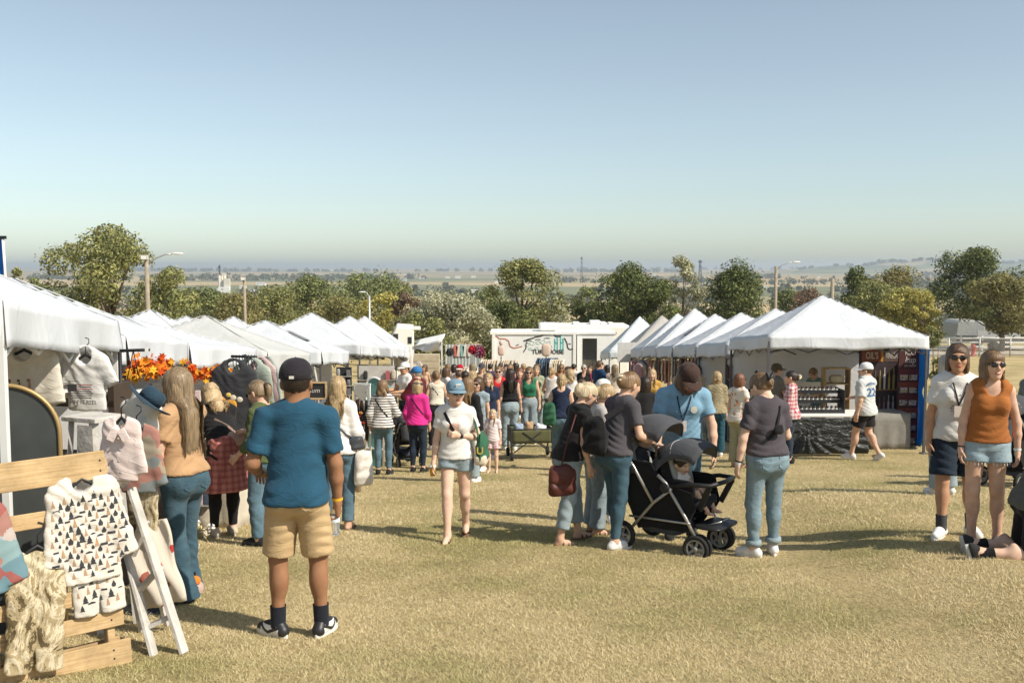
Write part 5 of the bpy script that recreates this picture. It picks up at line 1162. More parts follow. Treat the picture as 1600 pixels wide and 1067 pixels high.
def bag(label, I, k, off, r, mat, strap, cat='bag', smat=None, sw=0.022, group=None, e=0.45, name='shoulder_bag', rot=0, warp=None, flap=False, extra=None):
    """k: body side (-1 left, +1 right); off: bag centre in the person's frame; strap: list of (x,z,side) on the clothing or 3-tuples ('p',x,y,z)"""
    s = I['s']; c = I['W'](off); T = thing(name, label, cat, c, I['T'].rotation_euler[2]+R(rot), group); inv = Matrix.Rotation(-R(rot), 3, 'Z')
    b = MB(); bo = (slab(b, r[1], r[0], r[2], seed=off[2]*9) if r[0] < r[1] else sbox(b, (0, 0, 0), (0, 0, 0), None, 0.5, 4, 2)); Rz = Matrix.Rotation(R(90), 4, 'Z')
    if r[0] >= r[1]:
        b = MB(); slab(b, r[0], r[1], r[2], seed=off[2]*9); me_ = b.mesh('bag_body'); me_.transform(Rz); bo = obj('bag_body', me_, mat, T)
    else: bo = b.build('bag_body', mat, T)
    if flap: sbox(MB(), (0, 0, 0), (1, 1, 1)); f = MB(); slab(f, r[1]*1.02, r[0]*1.12, r[2]*0.66, 0.05, 0.05); me_ = f.mesh('flap'); me_.transform(Matrix.Translation((0, 0, r[2]*0.36))); obj('flap', me_, mat, T)
    if strap:
        tr = bvh(I['top']); pts = []
        for q_ in strap:
            p = Vector((q_[1]*s, q_[2]*s, q_[3]*s)) if q_[0] == 'p' else on_top(I, q_[0], q_[1], q_[2], 0.007, tr)
            pts.append(inv @ (p-Vector(off)*s))
        b = MB(); b.tube(pts, sw/2, 6) if sw < 0.018 else None
        if sw >= 0.018:
            for p, q_ in zip(pts, pts[1:]):
                mid = (p+q_)/2+Vector(off)*s; out = Vector((mid.x, mid.y, 0)); b.bar(p, q_, sw, 0.005, out if out.length > 0.03 else (0, 0, 1))
        b.build('strap', smat or mat, T)
    if extra: extra(T)
    return T
def lod(Y): return 0.009 if Y < 7.2 else (0.0105 if Y < 9.2 else (0.012 if Y < 12 else (0.016 if Y < 19.5 else 0.024)))
def PE(label, px, Y, face, H=1.65, **k):
    """px: photo column, Y: distance (negative: row of the feet in the photo); face: 0 away, 90 left, 180 camera, -90 right"""
    if Y < 0: q_ = onground(px, -Y); Y = q_.y
    p = gp(px, Y); k.setdefault('h', lod(Y)); return person(label, tuple(p), R(face), H, **k)
DEN = lambda a=1.0: cloth((0.115*a, 0.19*a, 0.26*a), 'denim', (0.24*a, 0.34*a, 0.42*a))
J_dark = cloth((0.045, 0.088, 0.118), 'denim', (0.085, 0.145, 0.18)); J_mid = cloth((0.085, 0.145, 0.19), 'denim', (0.17, 0.25, 0.295)); J_light = cloth((0.23, 0.285, 0.315), 'denim', (0.37, 0.42, 0.43)); J_navy = cloth((0.018, 0.028, 0.045), 'denim', (0.035, 0.05, 0.075))
C_blk = cloth((0.016, 0.015, 0.016)); C_char = cloth((0.075, 0.068, 0.075)); C_wht = cloth((0.74, 0.71, 0.67)); C_tan = cloth((0.44, 0.27, 0.145)); C_navy = cloth((0.018, 0.026, 0.055)); C_khaki = cloth((0.50, 0.35, 0.175))
C_leath = plain('brown_leather', (0.085, 0.024, 0.018), 0.5, 0.15, 8, bumps=0.2); C_orl = plain('orange_leather', (0.36, 0.13, 0.045), 0.5, 0.15, 8)
WHITE_S = ('sneaker', (0.72, 0.70, 0.68), (0.78, 0.76, 0.73)); BLK_S = ('sneaker', (0.02, 0.02, 0.02), (0.05, 0.05, 0.05)); SAND = ('sandal', (0.10, 0.06, 0.035), (0.16, 0.10, 0.06)); SANDB = ('sandal', (0.02, 0.02, 0.02), (0.03, 0.03, 0.03)); GREY_S = ('sneaker', (0.14, 0.14, 0.15), (0.5, 0.5, 0.5))
def m_panda():
    m, n, l, b = nodes('two_tone_leather', 0.45, 0.4); tc = n.new('ShaderNodeTexCoord'); sp = n.new('ShaderNodeSeparateXYZ'); l.new(tc.outputs['Object'], sp.inputs[0]); y, z = sp.outputs[1], sp.outputs[2]
    toe = math_(n, l, 'GREATER_THAN', y, 0.13); heel = math_(n, l, 'LESS_THAN', y, -0.045); coll = math_(n, l, 'GREATER_THAN', z, 0.082)
    sw = math_(n, l, 'MULTIPLY', math_(n, l, 'LESS_THAN', math_(n, l, 'ABSOLUTE', math_(n, l, 'SUBTRACT', z, math_(n, l, 'ADD', 0.036, math_(n, l, 'MULTIPLY', math_(n, l, 'ABSOLUTE', math_(n, l, 'SUBTRACT', y, 0.05)), 0.45)))), 0.011), 1.0)
    f = math_(n, l, 'MAXIMUM', math_(n, l, 'MAXIMUM', toe, heel), math_(n, l, 'MAXIMUM', coll, sw)); l.new(mixc(n, l, f, (0.72, 0.70, 0.67), (0.02, 0.02, 0.022)), b.inputs['Base Color']); return m
HANG = ((0.16, 0.02, -1), (0.05, 0.14, -1)); BENT = ((0.25, 0.05, -1), (-0.25, 0.9, 0.1)); HIPB = ((0.3, -0.1, -1), (-0.1, 0.75, -0.5)); FWD = ((0.12, 0.45, -1), (-0.1, 0.9, 0.0)); UPF = ((0.1, 0.55, -0.8), (-0.15, 0.55, 0.8))
# ---------------------------------------------------------------- foreground people
# man in the blue polo shirt
I = PE('man in teal blue polo, khaki shorts and black cap, seen from behind', 468, -990, 2, 1.80, fem=False, build=1.04, skin='brown', hs=1.12, h=0.0085,
    top=('tee', cloth((0.020, 0.074, 0.125), var=0.06), dict(neck='collar', hem=0.855, sleeve=0.74, amp=0.014, loose=0.016)), bottom=('shorts', cloth((0.46, 0.325, 0.175)), dict(len=0.93, loose=0.030, amp=0.010, pockets=True)),
    hair=('short', 'dark', 0), hat=('cap', cloth((0.022, 0.019, 0.024))), socks=(0.016, 0.018, 0.026), shoes=('chunky', m_panda(), (0.72, 0.70, 0.66)), lean=2,
    aL=((0.30, -0.16, -1), (0.05, 0.95, -0.42)), aR=((0.20, -0.02, -1), (0.02, 0.16, -1)), fL=(-0.13, 0, 0), fR=(0.135, 0.02, 0), toeL=52, toeR=18, heady=-4, handR=dict(curl=0.7), category='person', group='shoppers in the foreground')
band(I, 1, 0.005, plain('yellow_band', (0.70, 0.38, 0.03), 0.5), 'wristband', 0.02, 0.034); band(I, -1, 0.01, M_blackp, 'watch', 0.03, 0.036)
sb = MB(); p = I['HC']+I['Rh'] @ V3(0.004, -0.128, 0.044); sb.box(tuple(p*I['s']), (0.030, 0.006, 0.018)); sb.build('cap_badge', plain('badge_white', (0.6, 0.58, 0.5), 0.6), I['T'])
w = I['W'](I['wri'][1]+I['hdir'][1]*0.095+V3(-0.022, 0, 0)); T = thing('water_bottle', 'clear plastic water bottle in the hand of the polo shirt man', 'bottle', w)
m, n, l, b_ = nodes('clear_plastic', 0.08, 0.5); b_.inputs['Base Color'].default_value = (0.9, 0.92, 0.93, 1); b_.inputs['Transmission Weight'].default_value = 0.85; b_.inputs['IOR'].default_value = 1.25; M_clear = m
MB().lathe([(0.001, -0.13), (0.030, -0.13), (0.033, -0.12), (0.030, -0.07), (0.033, -0.05), (0.030, -0.02), (0.033, 0.0), (0.030, 0.02), (0.013, 0.06), (0.013, 0.075)], 18).build('bottle_shell', M_clear, T); MB().lathe([(0.0145, 0.062), (0.0145, 0.082), (0, 0.082)], 14).build('cap', M_wht, T); MB().lathe([(0.0338, -0.045), (0.0338, 0.0)], 18).build('paper_label', plain('label_blue', (0.55, 0.62, 0.7), 0.5), T)
# woman in the tan tee
I = PE('long haired woman in tan tee and flared jeans reaching for the hat on the mannequin', 290, 7.35, 62, 1.75, h=0.0088, build=1.02, top=('tee', C_tan, dict(hem=0.955, sleeve=0.58, amp=0.012, hemr=0.004)), bottom=('flare', J_dark, dict(pockets=True, amp=0.008)), hair=('long', 'ash', 0.50),
    aL=((0.22, 0.10, -1), (0.0, 1.0, 0.12)), aR=((0.05, 0.72, -0.55), (-0.10, 0.72, 0.62)), headp=10, heady=8, handR=dict(curl=0.25, spread=0.2), handL=dict(curl=0.4), shoes=BLK_S, fL=(-0.07, -0.06, 0), fR=(0.12, 0.10, 0), skin='light', group='shoppers in the foreground')
# bending woman with plaid shirt round the waist
I = PE('bent over blonde woman in black tee with pink plaid shirt tied round her waist', 350, 10.0, 38, 1.66, build=1.12, lean=34, headp=42, top=('tee', C_blk, dict(hem=0.97)), bottom=('skinny', C_blk, dict(leggings=True)), hair=('wavy', 'blonde', 0.34), aL=((0.1, 0.5, -1), (-0.1, 0.8, -0.3)), aR=((0.2, 0.45, -1), (-0.3, 0.8, -0.2)), shoes=('sneaker', (0.5, 0.42, 0.33), (0.5, 0.45, 0.36)), hip=(0, -0.10, 0), fL=(-0.1, 0.0, 0), group='shoppers in the foreground')
P_ = SDF(0.012); c0 = I['C']+V3(0, -0.02, 0.05)
P_.cone(c0, c0+V3(0, -0.01, -0.46), 0.168, 0.212, 0.03, True, e=0.024, ratio=0.78); P_.cut(c0+V3(0, 0, 0.075), (0, 0.35, 1)); v, q = P_.mesh(); v = folds(v, q, 0.011, 2.2, 2.0, 0.4)
obj('waist_shirt', mesh_np('waist_shirt', v*I['s'], q), cloth((0.52, 0.20, 0.165), 'plaid', (0.26, 0.075, 0.07), 16), I['T'])
bag('blush pink crossbody bag on the back of the bent over woman', I, 1, (0.12, -0.24, 1.06), (0.15, 0.06, 0.075), cloth((0.42, 0.29, 0.23)), [(-0.08, 1.25, -1), (0.02, 1.18, -1), ('p', 0.08, -0.23, 1.10)], sw=0.02, rot=-18)
# woman in olive top
I = PE('woman in olive green top and jeans with blonde ponytail and sunglasses, looking left', 414, 9.55, 66, 1.62, build=1.05, top=('three', cloth((0.085, 0.105, 0.042)), dict(hem=0.88)), bottom=('jeans', J_mid, {}), hair=('pony', 'ash', 0.24), glasses='on', headp=22, aL=((0.15, 0.05, -1), (0, 0.7, -0.6)), aR=((0.1, 0.3, -1), (-0.1, 0.9, 0.1)), shoes=BLK_S, group='shoppers in the foreground')
# blonde woman in white behind the polo man
I = PE('blonde woman in white blouse behind the polo shirt man, carrying a dark bag', 530, 10.4, -6, 1.63, build=1.1, top=('long', C_wht, dict(hem=0.87, hemr=0.03, loose=0.02)), bottom=('jeans', J_mid, {}), hair=('wavy', 'blonde', 0.36), aL=HANG, aR=((0.22, 0.08, -1), (-0.1, 0.85, -0.3)), shoes=SAND, group='shoppers in the foreground')
bag('small dark grey crossbody bag on the hip of the blonde woman in white', I, 1, (0.215, -0.05, 0.98), (0.085, 0.045, 0.075), plain('slate_leather', (0.05, 0.053, 0.06), 0.5), [(-0.11, 1.36, -1), (0.0, 1.22, -1), (0.12, 1.08, -1), ('p', 0.19, -0.07, 1.04)], sw=0.022, rot=25)
bag('crumpled white cotton tote hanging beside the blonde woman in white', I, 1, (0.29, -0.02, 0.70), (0.10, 0.05, 0.19), cloth((0.66, 0.61, 0.55)), [('p', 0.25, 0.0, 0.86), ('p', 0.22, 0.06, 0.99)], sw=0.02, name='tote_bag', cat='tote bag', rot=30, warp=lambda v: Vector((v.x*(1+0.3*math.sin(v.z*18)), v.y*(1+0.4*math.sin(v.x*30+v.z*21)), v.z)))
# striped woman, pink woman
I = PE('woman in black and white striped top and jeans with short curly hair', 599, 16.6, -4, 1.60, build=1.08, top=('long', cloth((0.72, 0.68, 0.64), 'stripes', (0.035, 0.03, 0.035), 23), dict(hem=0.86, hemr=0.03, loose=0.014)), bottom=('skinny', J_mid, {}), hair=('curly', 'sandy', 0.16), aL=((0.3, -0.1, -1), (0.0, 0.3, -1)), aR=((0.4, 0.1, -1), (-0.4, 0.85, 0.1)), shoes=BLK_S)
bag('thin black crossbody purse worn by the striped top woman', I, 1, (0.21, 0.02, 0.97), (0.03, 0.07, 0.06), C_blk, [(-0.12, 1.37, -1), (-0.02, 1.22, -1), (0.1, 1.07, -1), ('p', 0.19, -0.02, 1.0)], sw=0.022)
I = PE('woman in hot pink sweater and dark navy jeans wearing a navy visor', 653, 16.9, -14, 1.58, build=1.12, top=('three', cloth((0.66, 0.035, 0.24)), dict(hem=0.90)), bottom=('skinny', J_navy, {}), hair=('long', 'blonde', 0.15), hat=('visor', C_navy, 40), headp=8, aL=((0.25, 0.0, -1), (0, 0.25, -1)), aR=((0.22, 0.0, -1), (0, 0.3, -1)), shoes=('chunky', (0.02, 0.02, 0.02), (0.02, 0.02, 0.02)))
bag('narrow dark crossbody strap bag on the pink sweater woman', I, 1, (0.20, 0.04, 0.98), (0.03, 0.06, 0.05), C_blk, [(-0.09, 1.38, -1), (0.03, 1.24, -1), (0.13, 1.1, -1), ('p', 0.2, 0, 1.01)], sw=0.02)
# walking woman
m_cap = cloth((0.17, 0.27, 0.34))
I = PE('woman walking towards the camera in white tee, denim shorts and blue cap', 713, -842, 176, 1.62, h=0.0105, build=1.02, skin='fair', top=('tee', C_wht, dict(hem=0.89, sleeve=0.6)), bottom=('shorts', J_light, dict(len=0.36, loose=0.02)), hair=('pony', 'brown', 0.2), hat=('cap', m_cap), glasses='on', heady=24,
    aR=((0.20, 0.02, -1), (0.10, 0.2, -1)), aL=((0.36, -0.12, -1), (-0.85, 0.62, 0.18)), fR=(0.06, 0.26, 0), fL=(-0.08, -0.20, 0.03, -18), hip=(0, 0.02, -0.012), toeL=5, toeR=8, shoes=SAND, handL=dict(curl=0.75, palm=(0, -1, 0), thumb=(0, 0, 1)), lean=3, group='shoppers in the foreground')
band(I, -1, 0.012, M_blackp, 'watch', 0.03, 0.030)
b = MB(); 
for i in range(4):
    for j in range(4):
        if (i+j) % 2 == 0: b.add([(0.012*i, 0.012*j, 0), (0.012*i+.012, 0.012*j, 0), (0.012*i+.012, .012*j+.012, 0), (.012*i, .012*j+.012, 0)], [(0, 1, 2, 3)])
decal(I, 'print', b.v, b.f, 0.075, 1.12, 1, C_blk); decal(I, 'print', b.v, b.f, -0.03, 1.12, 1, C_blk)
b = MB(); b.ell((0, 0, 0), (0.05, 0.045, 0.001), 12, 2); b = MB(); b.poly([(0.055*math.cos(t*0.5236)*(1+0.25*(t % 2)), 0.04*math.sin(t*0.5236)*(1+0.25*(t % 2)), 0) for t in range(12)]); decal(I, 'print', [v for v in b.v[:12]], [tuple(range(12))], 0.0, 1.225, 1, cloth((0.66, 0.42, 0.33)))
sb = MB(); p = I['HC']+I['Rh'] @ V3(0.0, 0.088, 0.085); sb.box(tuple(p*I['s']), (0.05, 0.01, 0.028), Matrix([list(r) for r in I['Rh'] @ rotx(-0.5)])); sb.build('cap_badge', C_wht, I['T'])
bag('green and cream canvas tote on the shoulder of the walking woman', I, -1, (-0.27, -0.03, 0.98), (0.06, 0.155, 0.16), cloth((0.035, 0.115, 0.065)), [('p', -0.17, 0.04, 1.40), ('p', -0.22, 0.08, 1.25), ('p', -0.25, 0.09, 1.10)], name='tote_bag', cat='tote bag', sw=0.03,
    extra=lambda T: (sbox(MB(), (0, 0, 0), (1, 1, 1)), sbox(MB(), (0.0, 0.0, -0.11), (0.064, 0.16, 0.055)).build('cream_base', cloth((0.66, 0.56, 0.42)), T), sbox(MB(), (0.045, 0.0, -0.02), (0.025, 0.13, 0.12)).build('cream_side', cloth((0.68, 0.60, 0.48)), T), text('lettering', 'U', 0.10, plain('print_yellow', (0.62, 0.45, 0.10), 0.6), T, Matrix.Translation((-0.0, 0.160, -0.01)) @ Matrix.Rotation(R(180), 4, 'Z') @ Matrix.Rotation(R(90), 4, 'X'), True)))
bag('black sling bag worn across the chest of the walking woman', I, 1, (0.16, -0.10, 1.26), (0.03, 0.04, 0.05), C_blk, [(0.105, 1.37, 1), (0.07, 1.31, 1), (0.03, 1.23, 1), (-0.01, 1.16, 1)], sw=0.035)
w = I['W'](I['wri'][1]+I['hdir'][1]*0.085); T = thing('drink_cup', 'clear cup of orange drink in the walking woman\'s lowered hand', 'cup', w); MB().lathe([(0.0, -0.06), (0.026, -0.06), (0.033, 0.03)], 14).build('cup', plain('amber', (0.55, 0.28, 0.03), 0.3), T); MB().lathe([(0.034, 0.03), (0.035, 0.05), (0, 0.052)], 14).build('lid', M_wht, T)
# group at the double stroller
I = PE('woman in black top and light jeans leaning in beside the stroller', 896, 9.75, -68, 1.64, build=1.08, skin='light', lean=15, headp=26, top=('tee', C_blk, dict(hem=0.90, sleeve=0.42)), bottom=('crop', J_light, dict(cuff=J_light)), hair=('updo', 'light', 0), glasses='clear', aR=((0.14, -0.10, -1), (0.05, 0.22, -1)), aL=((0.1, 0.5, -0.8), (0.1, 0.8, 0.2)), fR=(0.10, -0.20, 0), fL=(-0.10, 0.10, 0), shoes=SAND, hip=(0, -0.05, -0.01), group='people round the double stroller')
bag('reddish brown leather shoulder bag on the woman in the black top', I, 1, (0.16, -0.20, 0.70), (0.045, 0.145, 0.155), C_leath, [('p', 0.15, -0.05, 1.36), ('p', 0.19, -0.16, 1.1), ('p', 0.17, -0.22, 0.85)], sw=0.014, flap=True, e=0.5)
I = PE('woman in light jeans and sandals mostly hidden behind the woman in the black top', 928, 10.35, -75, 1.60, lean=10, headp=15, top=('tee', cloth((0.45, 0.42, 0.40)), {}), bottom=('wide', J_light, {}), hair=('updo', 'blonde', 0), shoes=SAND, aL=HANG, aR=HANG, group='people round the double stroller')
I = PE('woman in charcoal tee with a claw clip resting her hand on the stroller handle', 960, 9.5, -52, 1.72, build=1.08, lean=14, headp=20, heady=-6, top=('tee', C_char, dict(hem=0.92, sleeve=0.66)), bottom=('skinny', J_dark, {}), hair=('updo', 'sandy', 0), aR=((0.40, -0.12, -0.8), (-0.05, 0.92, -0.38)), aL=((0.1, 0.5, -0.8), (-0.1, 0.9, -0.1)), shoes=WHITE_S, fR=(0.11, -0.1, 0), fL=(-0.1, 0.12, 0), group='people round the double stroller', handR=dict(palm=(0, 0, -1), curl=0.3))
clip = lambda I, c, z=0.02: MB().tube([tuple((I['HC']+I['Rh'] @ V3(x, -0.155-0.02*math.cos(x*40), z+0.03*math.sin(x*30)))*I['s']) for x in (-0.05, -0.025, 0, 0.025, 0.05)], 0.013*I['s'], 8).box(tuple((I['HC']+I['Rh'] @ V3(0, -0.15, z+0.01))*I['s']), (0.07, 0.02, 0.05), Matrix([list(r) for r in I['Rh']])).build('hair_clip', c, I['T'])
clip(I, plain('cream_clip', (0.6, 0.5, 0.36), 0.4))
band(I, 1, 0.004, plain('white_band', (0.7, 0.68, 0.66), 0.5), 'wristband', 0.02, 0.030)
bag('black backpack hanging from the shoulders of the charcoal tee woman', I, -1, (-0.03, -0.235, 1.10), (0.14, 0.085, 0.19), cloth((0.012, 0.012, 0.013)), [(0.10, 1.37, -1), ('p', 0.07, -0.2, 1.28)], name='backpack', cat='backpack', sw=0.05, rot=0)
I = PE('bearded man in light blue tee and brown cap standing behind the stroller', 1064, 10.0, 176, 1.84, h=0.0105, fem=False, build=1.06, skin='light', lean=10, headp=36, heady=22, top=('tee', cloth((0.20, 0.35, 0.47)), dict(hem=0.87, sleeve=0.62)), bottom=('jeans', J_mid, {}), hair=('long', 'brown', 0.13), hat=('cap', cloth((0.055, 0.032, 0.026))), glasses='on', aR=((0.26, 0.22, -1), (-0.05, 0.30, -0.9)), aL=((0.30, 0.05, -1), (0.05, 0.28, -1)), shoes=BLK_S, group='people round the double stroller')
band(I, -1, 0.01, plain('brown_band', (0.08, 0.04, 0.03), 0.6), 'wristband', 0.012, 0.034)
b = MB(); s_ = I['s']; b.box(tuple(on_top(I, 0.015, 1.10, 1, 0.02)), (0.075, 0.006, 0.11)); b.build('badge', plain('paper_badge', (0.68, 0.60, 0.54), 0.6), I['T'])
ribbon([on_top(I, 0.07, 1.38, 1), on_top(I, 0.05, 1.28, 1), on_top(I, 0.03, 1.2, 1, 0.012), on_top(I, 0.016, 1.15, 1, 0.018)], 0.012, (0, 1, 0)).build('lanyard', C_navy, I['T']); ribbon([on_top(I, -0.06, 1.38, 1), on_top(I, -0.03, 1.28, 1), on_top(I, 0.0, 1.2, 1, 0.012), on_top(I, 0.014, 1.15, 1, 0.018)], 0.012, (0, 1, 0)).build('lanyard', C_navy, I['T'])
b = MB(); b.poly([(0.032*math.cos(t*0.39), 0.034*math.sin(t*0.39), 0) for t in range(16)]); decal(I, 'chest_print', b.v[:16], [tuple(range(16))], -0.085, 1.255, 1, plain('print_cream', (0.62, 0.60, 0.50), 0.7))
b = SDF(0.008); b.ell((0, 0.055, -0.075), (0.052, 0.052, 0.045), 0.02).ell((0, 0.11, -0.035), (0.05, 0.05, 0.030), 0.01, sub=True); v, q = b.mesh(); v = v @ I['Rh'].T+I['HC']; obj('beard', mesh_np('beard', v*I['s'], q), m_hair('brown'), I['T'])
w = I['W'](I['wri'][1]+I['hdir'][1]*0.08); T = thing('plastic_cup', 'clear plastic cup in the hand of the light blue tee man', 'cup', w); MB().lathe([(0.0, -0.07), (0.032, -0.07), (0.044, 0.06)], 16).build('cup', M_clear, T); MB().lathe([(0.0, -0.055), (0.031, -0.055), (0.038, 0.0), (0, 0)], 14).build('drink', plain('ice', (0.75, 0.75, 0.72), 0.2), T)
I = PE('small girl in a black and white cap between the women beside the stroller', 941, 11.2, 170, 1.62, top=('tee', C_blk, {}), bottom=('jeans', J_mid, {}), hair=('long', 'brown', 0.2), hat=('cap', C_wht, 0, C_blk), group='people round the double stroller')
I = PE('woman seen from behind in charcoal tee and tight light jeans with a large claw clip', 1195, -869, 16, 1.70, h=0.0095, build=1.16, skin='fair', headp=30, heady=16, lean=3, top=('tee', cloth((0.072, 0.062, 0.072)), dict(hem=0.955, sleeve=0.66, hemr=0.014)), bottom=('skinny', cloth((0.165, 0.235, 0.275), 'denim', (0.28, 0.355, 0.385)), dict(pockets=True, cuff=J_light, amp=0.008)), hair=('updo', 'sandy', 0), glasses='on', aL=((0.36, -0.05, -1), (0.12, 0.12, -1)), aR=((0.30, 0.12, -1), (-0.3, 0.85, 0.0)), shoes=WHITE_S, fL=(-0.115, 0, 0), fR=(0.115, 0.05, 0), toeL=34, toeR=20, group='shoppers in the foreground')
clip(I, M_blackp, 0.035); band(I, -1, 0.004, plain('white_band', (0, 0, 0)), 'wristband', 0.022, 0.031); band(I, -1, 0.03, M_blackp, 'bracelet', 0.012, 0.033)
bag('black sling bag across the back of the woman with the claw clip', I, 1, (0.02, -0.16, 1.20), (0.045, 0.022, 0.045), C_blk, [(0.085, 1.40, -1), (0.065, 1.33, -1), (0.03, 1.22, -1), (-0.02, 1.14, -1), (-0.10, 1.08, -1)], sw=0.032, name='sling_bag')
# pair on the right
I = PE('smiling woman in rust orange tank and ripped denim shorts wearing big sunglasses', 1534, 8.45, 168, 1.68, h=0.0095, build=1.10, skin='light', roll=-3, top=('tank', cloth((0.33, 0.115, 0.03)), dict(hem=0.925, e=0.008)), bottom=('shorts', cloth((0.27, 0.36, 0.41), 'denim', (0.46, 0.53, 0.55)), dict(len=0.40, loose=0.03)), hair=('bob', 'sandy', 0.13), bangs=True, glasses='on', smile=True, heady=10, headp=-4, aR=((0.24, 0.02, -1), (0.10, 0.22, -1)), aL=((0.26, 0.0, -1), (0.02, 0.12, -1)), shoes=('chunky', (0.10, 0.10, 0.105), (0.42, 0.42, 0.42)), fL=(-0.11, 0.02, 0), fR=(0.11, 0.06, 0), toeL=-14, toeR=34, group='shoppers in the foreground')
band(I, -1, 0.008, plain('white_band', (0, 0, 0)), 'watch', 0.022, 0.031); band(I, 1, 0.008, M_blackp, 'bracelet', 0.010, 0.030)
b = MB()
for i in range(46):
    a = i*2*math.pi/23; k = -1 if i < 23 else 1; c = I['hipj'][k]+(I['kne'][k]-I['hipj'][k])*0.405; r0 = 0.106; b.bar(tuple((c+V3(math.cos(a)*r0, math.sin(a)*r0, 0.012))*I['s']), tuple((c+V3(math.cos(a)*r0*1.04, math.sin(a)*r0*1.04, -0.004-0.008*((i*7) % 3)))*I['s']), 0.006, 0.003)
b.build('frayed_hem', cloth((0.6, 0.6, 0.57)), I['T'])['kind'] = 'stuff'
I = PE('woman in printed white tee and navy knee shorts wearing a badge', 1486, 8.95, 172, 1.74, h=0.0105, skin='tan', build=1.08, top=('tee', cloth((0.66, 0.65, 0.62)), dict(hem=0.87, sleeve=0.7)), bottom=('shorts', J_navy, dict(len=0.86, loose=0.04)), hair=('bob', 'brown', 0.07), glasses='on', heady=-12, headp=-4, aR=((0.22, 0, -1), (0.08, 0.15, -1)), aL=HANG, shoes=WHITE_S, socks=(0.06, 0.06, 0.065), fR=(0.12, 0.10, 0), fL=(-0.16, 0.0, 0), toeR=34, toeL=10, group='shoppers in the foreground')
b = MB(); b.box(tuple(on_top(I, 0.02, 1.13, 1, 0.016)), (0.07, 0.006, 0.10)); b.build('badge', plain('paper_badge', (0, 0, 0)), I['T'])
for k in (-1, 1): ribbon([on_top(I, 0.06*k, 1.38, 1), on_top(I, 0.03*k+0.01, 1.27, 1, 0.01), on_top(I, 0.02, 1.18, 1, 0.014)], 0.012, (0, 1, 0)).build('lanyard', C_blk, I['T'])
b = MB(); rr_ = random.Random(4)
for i in range(26):
    x, z = rr_.uniform(-0.09, 0.09), rr_.uniform(-0.10, 0.08); b.add([(x, z, 0), (x+rr_.uniform(.006, .03), z+0.002, 0), (x+0.012, z+rr_.uniform(.006, .016), 0)], [(0, 1, 2)])
decal(I, 'shirt_print', b.v, b.f, 0.0, 1.2, 1, cloth((0.18, 0.18, 0.19)))['kind'] = 'stuff'
I = PE('woman with long pale hair hidden behind the printed white tee woman', 1473, 11.6, 20, 1.66, top=('tee', cloth((0.5, 0.5, 0.5)), {}), bottom=('wide', J_light, {}), hair=('long', 'grey', 0.4))
I = PE('person in black kneeling on the grass at the right edge, one shoe stretched behind', 1612, 8.0, -96, 1.75, fem=False, skin='fair', hip=(0, 0, -0.46), lean=28, top=('tee', cloth((0.10, 0.105, 0.095)), dict(hem=0.86, loose=0.03)), bottom=('shorts', C_blk, dict(len=0.95, loose=0.03)), hair=('short', 'brown', 0), socks=(0.012, 0.012, 0.013), shoes=('sneaker', (0.03, 0.03, 0.03), (0.45, 0.45, 0.42)), fL=(-0.13, -0.42, -0.03, -75), fR=(0.13, -0.46, -0.03, -75), toeL=4, toeR=4, aL=((0.1, 0.6, -0.8), (0, 0.7, -0.6)), aR=((0.1, 0.6, -0.8), (0, 0.7, -0.6)), group='shoppers in the foreground')
I = PE('person in grey tee at the right edge behind the far stroller', 1614, 14.0, 120, 1.70, fem=False, top=('tee', cloth((0.16, 0.17, 0.17)), {}), bottom=('jeans', J_mid, {}), hair=('short', 'brown', 0))
# ---------------------------------------------------------------- right row visitors
I = PE('man in grey baseball jersey, black shorts and white cap walking left', 1350, 17.7, 42, 1.76, fem=False, build=1.22, skin='light', top=('tee', cloth((0.52, 0.53, 0.52)), dict(hem=0.82, sleeve=0.8, loose=0.03, hemr=0.03)), bottom=('shorts', C_blk, dict(len=0.72, loose=0.04)), hair=('short', 'brown', 0), hat=('cap', cloth((0.68, 0.67, 0.66))), heady=28, aL=((0.25, -0.1, -1), (0.05, 0.2, -1)), aR=((0.2, 0.3, -1), (-0.2, 0.8, -0.1)), fL=(-0.07, 0.20, 0), fR=(0.08, -0.24, 0.05, -30), hip=(0, 0, -0.015), shoes=WHITE_S, h=0.014)
blue = cloth((0.03, 0.12, 0.30)); tv, tf = text_geo('22', 0.20, True); decal(I, 'jersey_number', tv, tf, -0.05, 1.20, -1, blue, 1, 0.008)
tv, tf = text_geo('KERSHAW', 0.062, True); tv = [(x, y-(x*x)*1.3, z) for x, y, z in tv]; decal(I, 'jersey_name', tv, tf, -0.04, 1.355, -1, blue, 1, 0.008)
I = PE('dark haired woman in red and white plaid shirt and navy leggings at the jar stand', 1234, 17.2, 70, 1.62, build=1.05, top=('long', cloth((0.70, 0.62, 0.60), 'plaid', (0.34, 0.012, 0.035), 15), dict(hem=0.84, hemr=0.03)), bottom=('skinny', J_navy, {}), hair=('updo', 'dark', 0), aL=((0.1, 0.2, -1), (-0.2, 0.9, 0.1)), aR=HANG, shoes=BLK_S); clip(I, plain('cream_clip', (0, 0, 0)))
I = PE('woman in white floral blouse and khaki trousers with an orange crossbody bag', 1153, 16.8, -48, 1.60, build=1.05, top=('cap', cloth((0.68, 0.62, 0.55), 'floral', (0.62, 0.40, 0.20), 14), dict(hem=0.84, hemr=0.03)), bottom=('wide', cloth((0.30, 0.29, 0.19)), {}), hair=('bob', 'auburn', 0.06), glasses='on', aR=((0.25, -0.05, -1), (-0.1, 0.8, -0.4)), shoes=SAND)
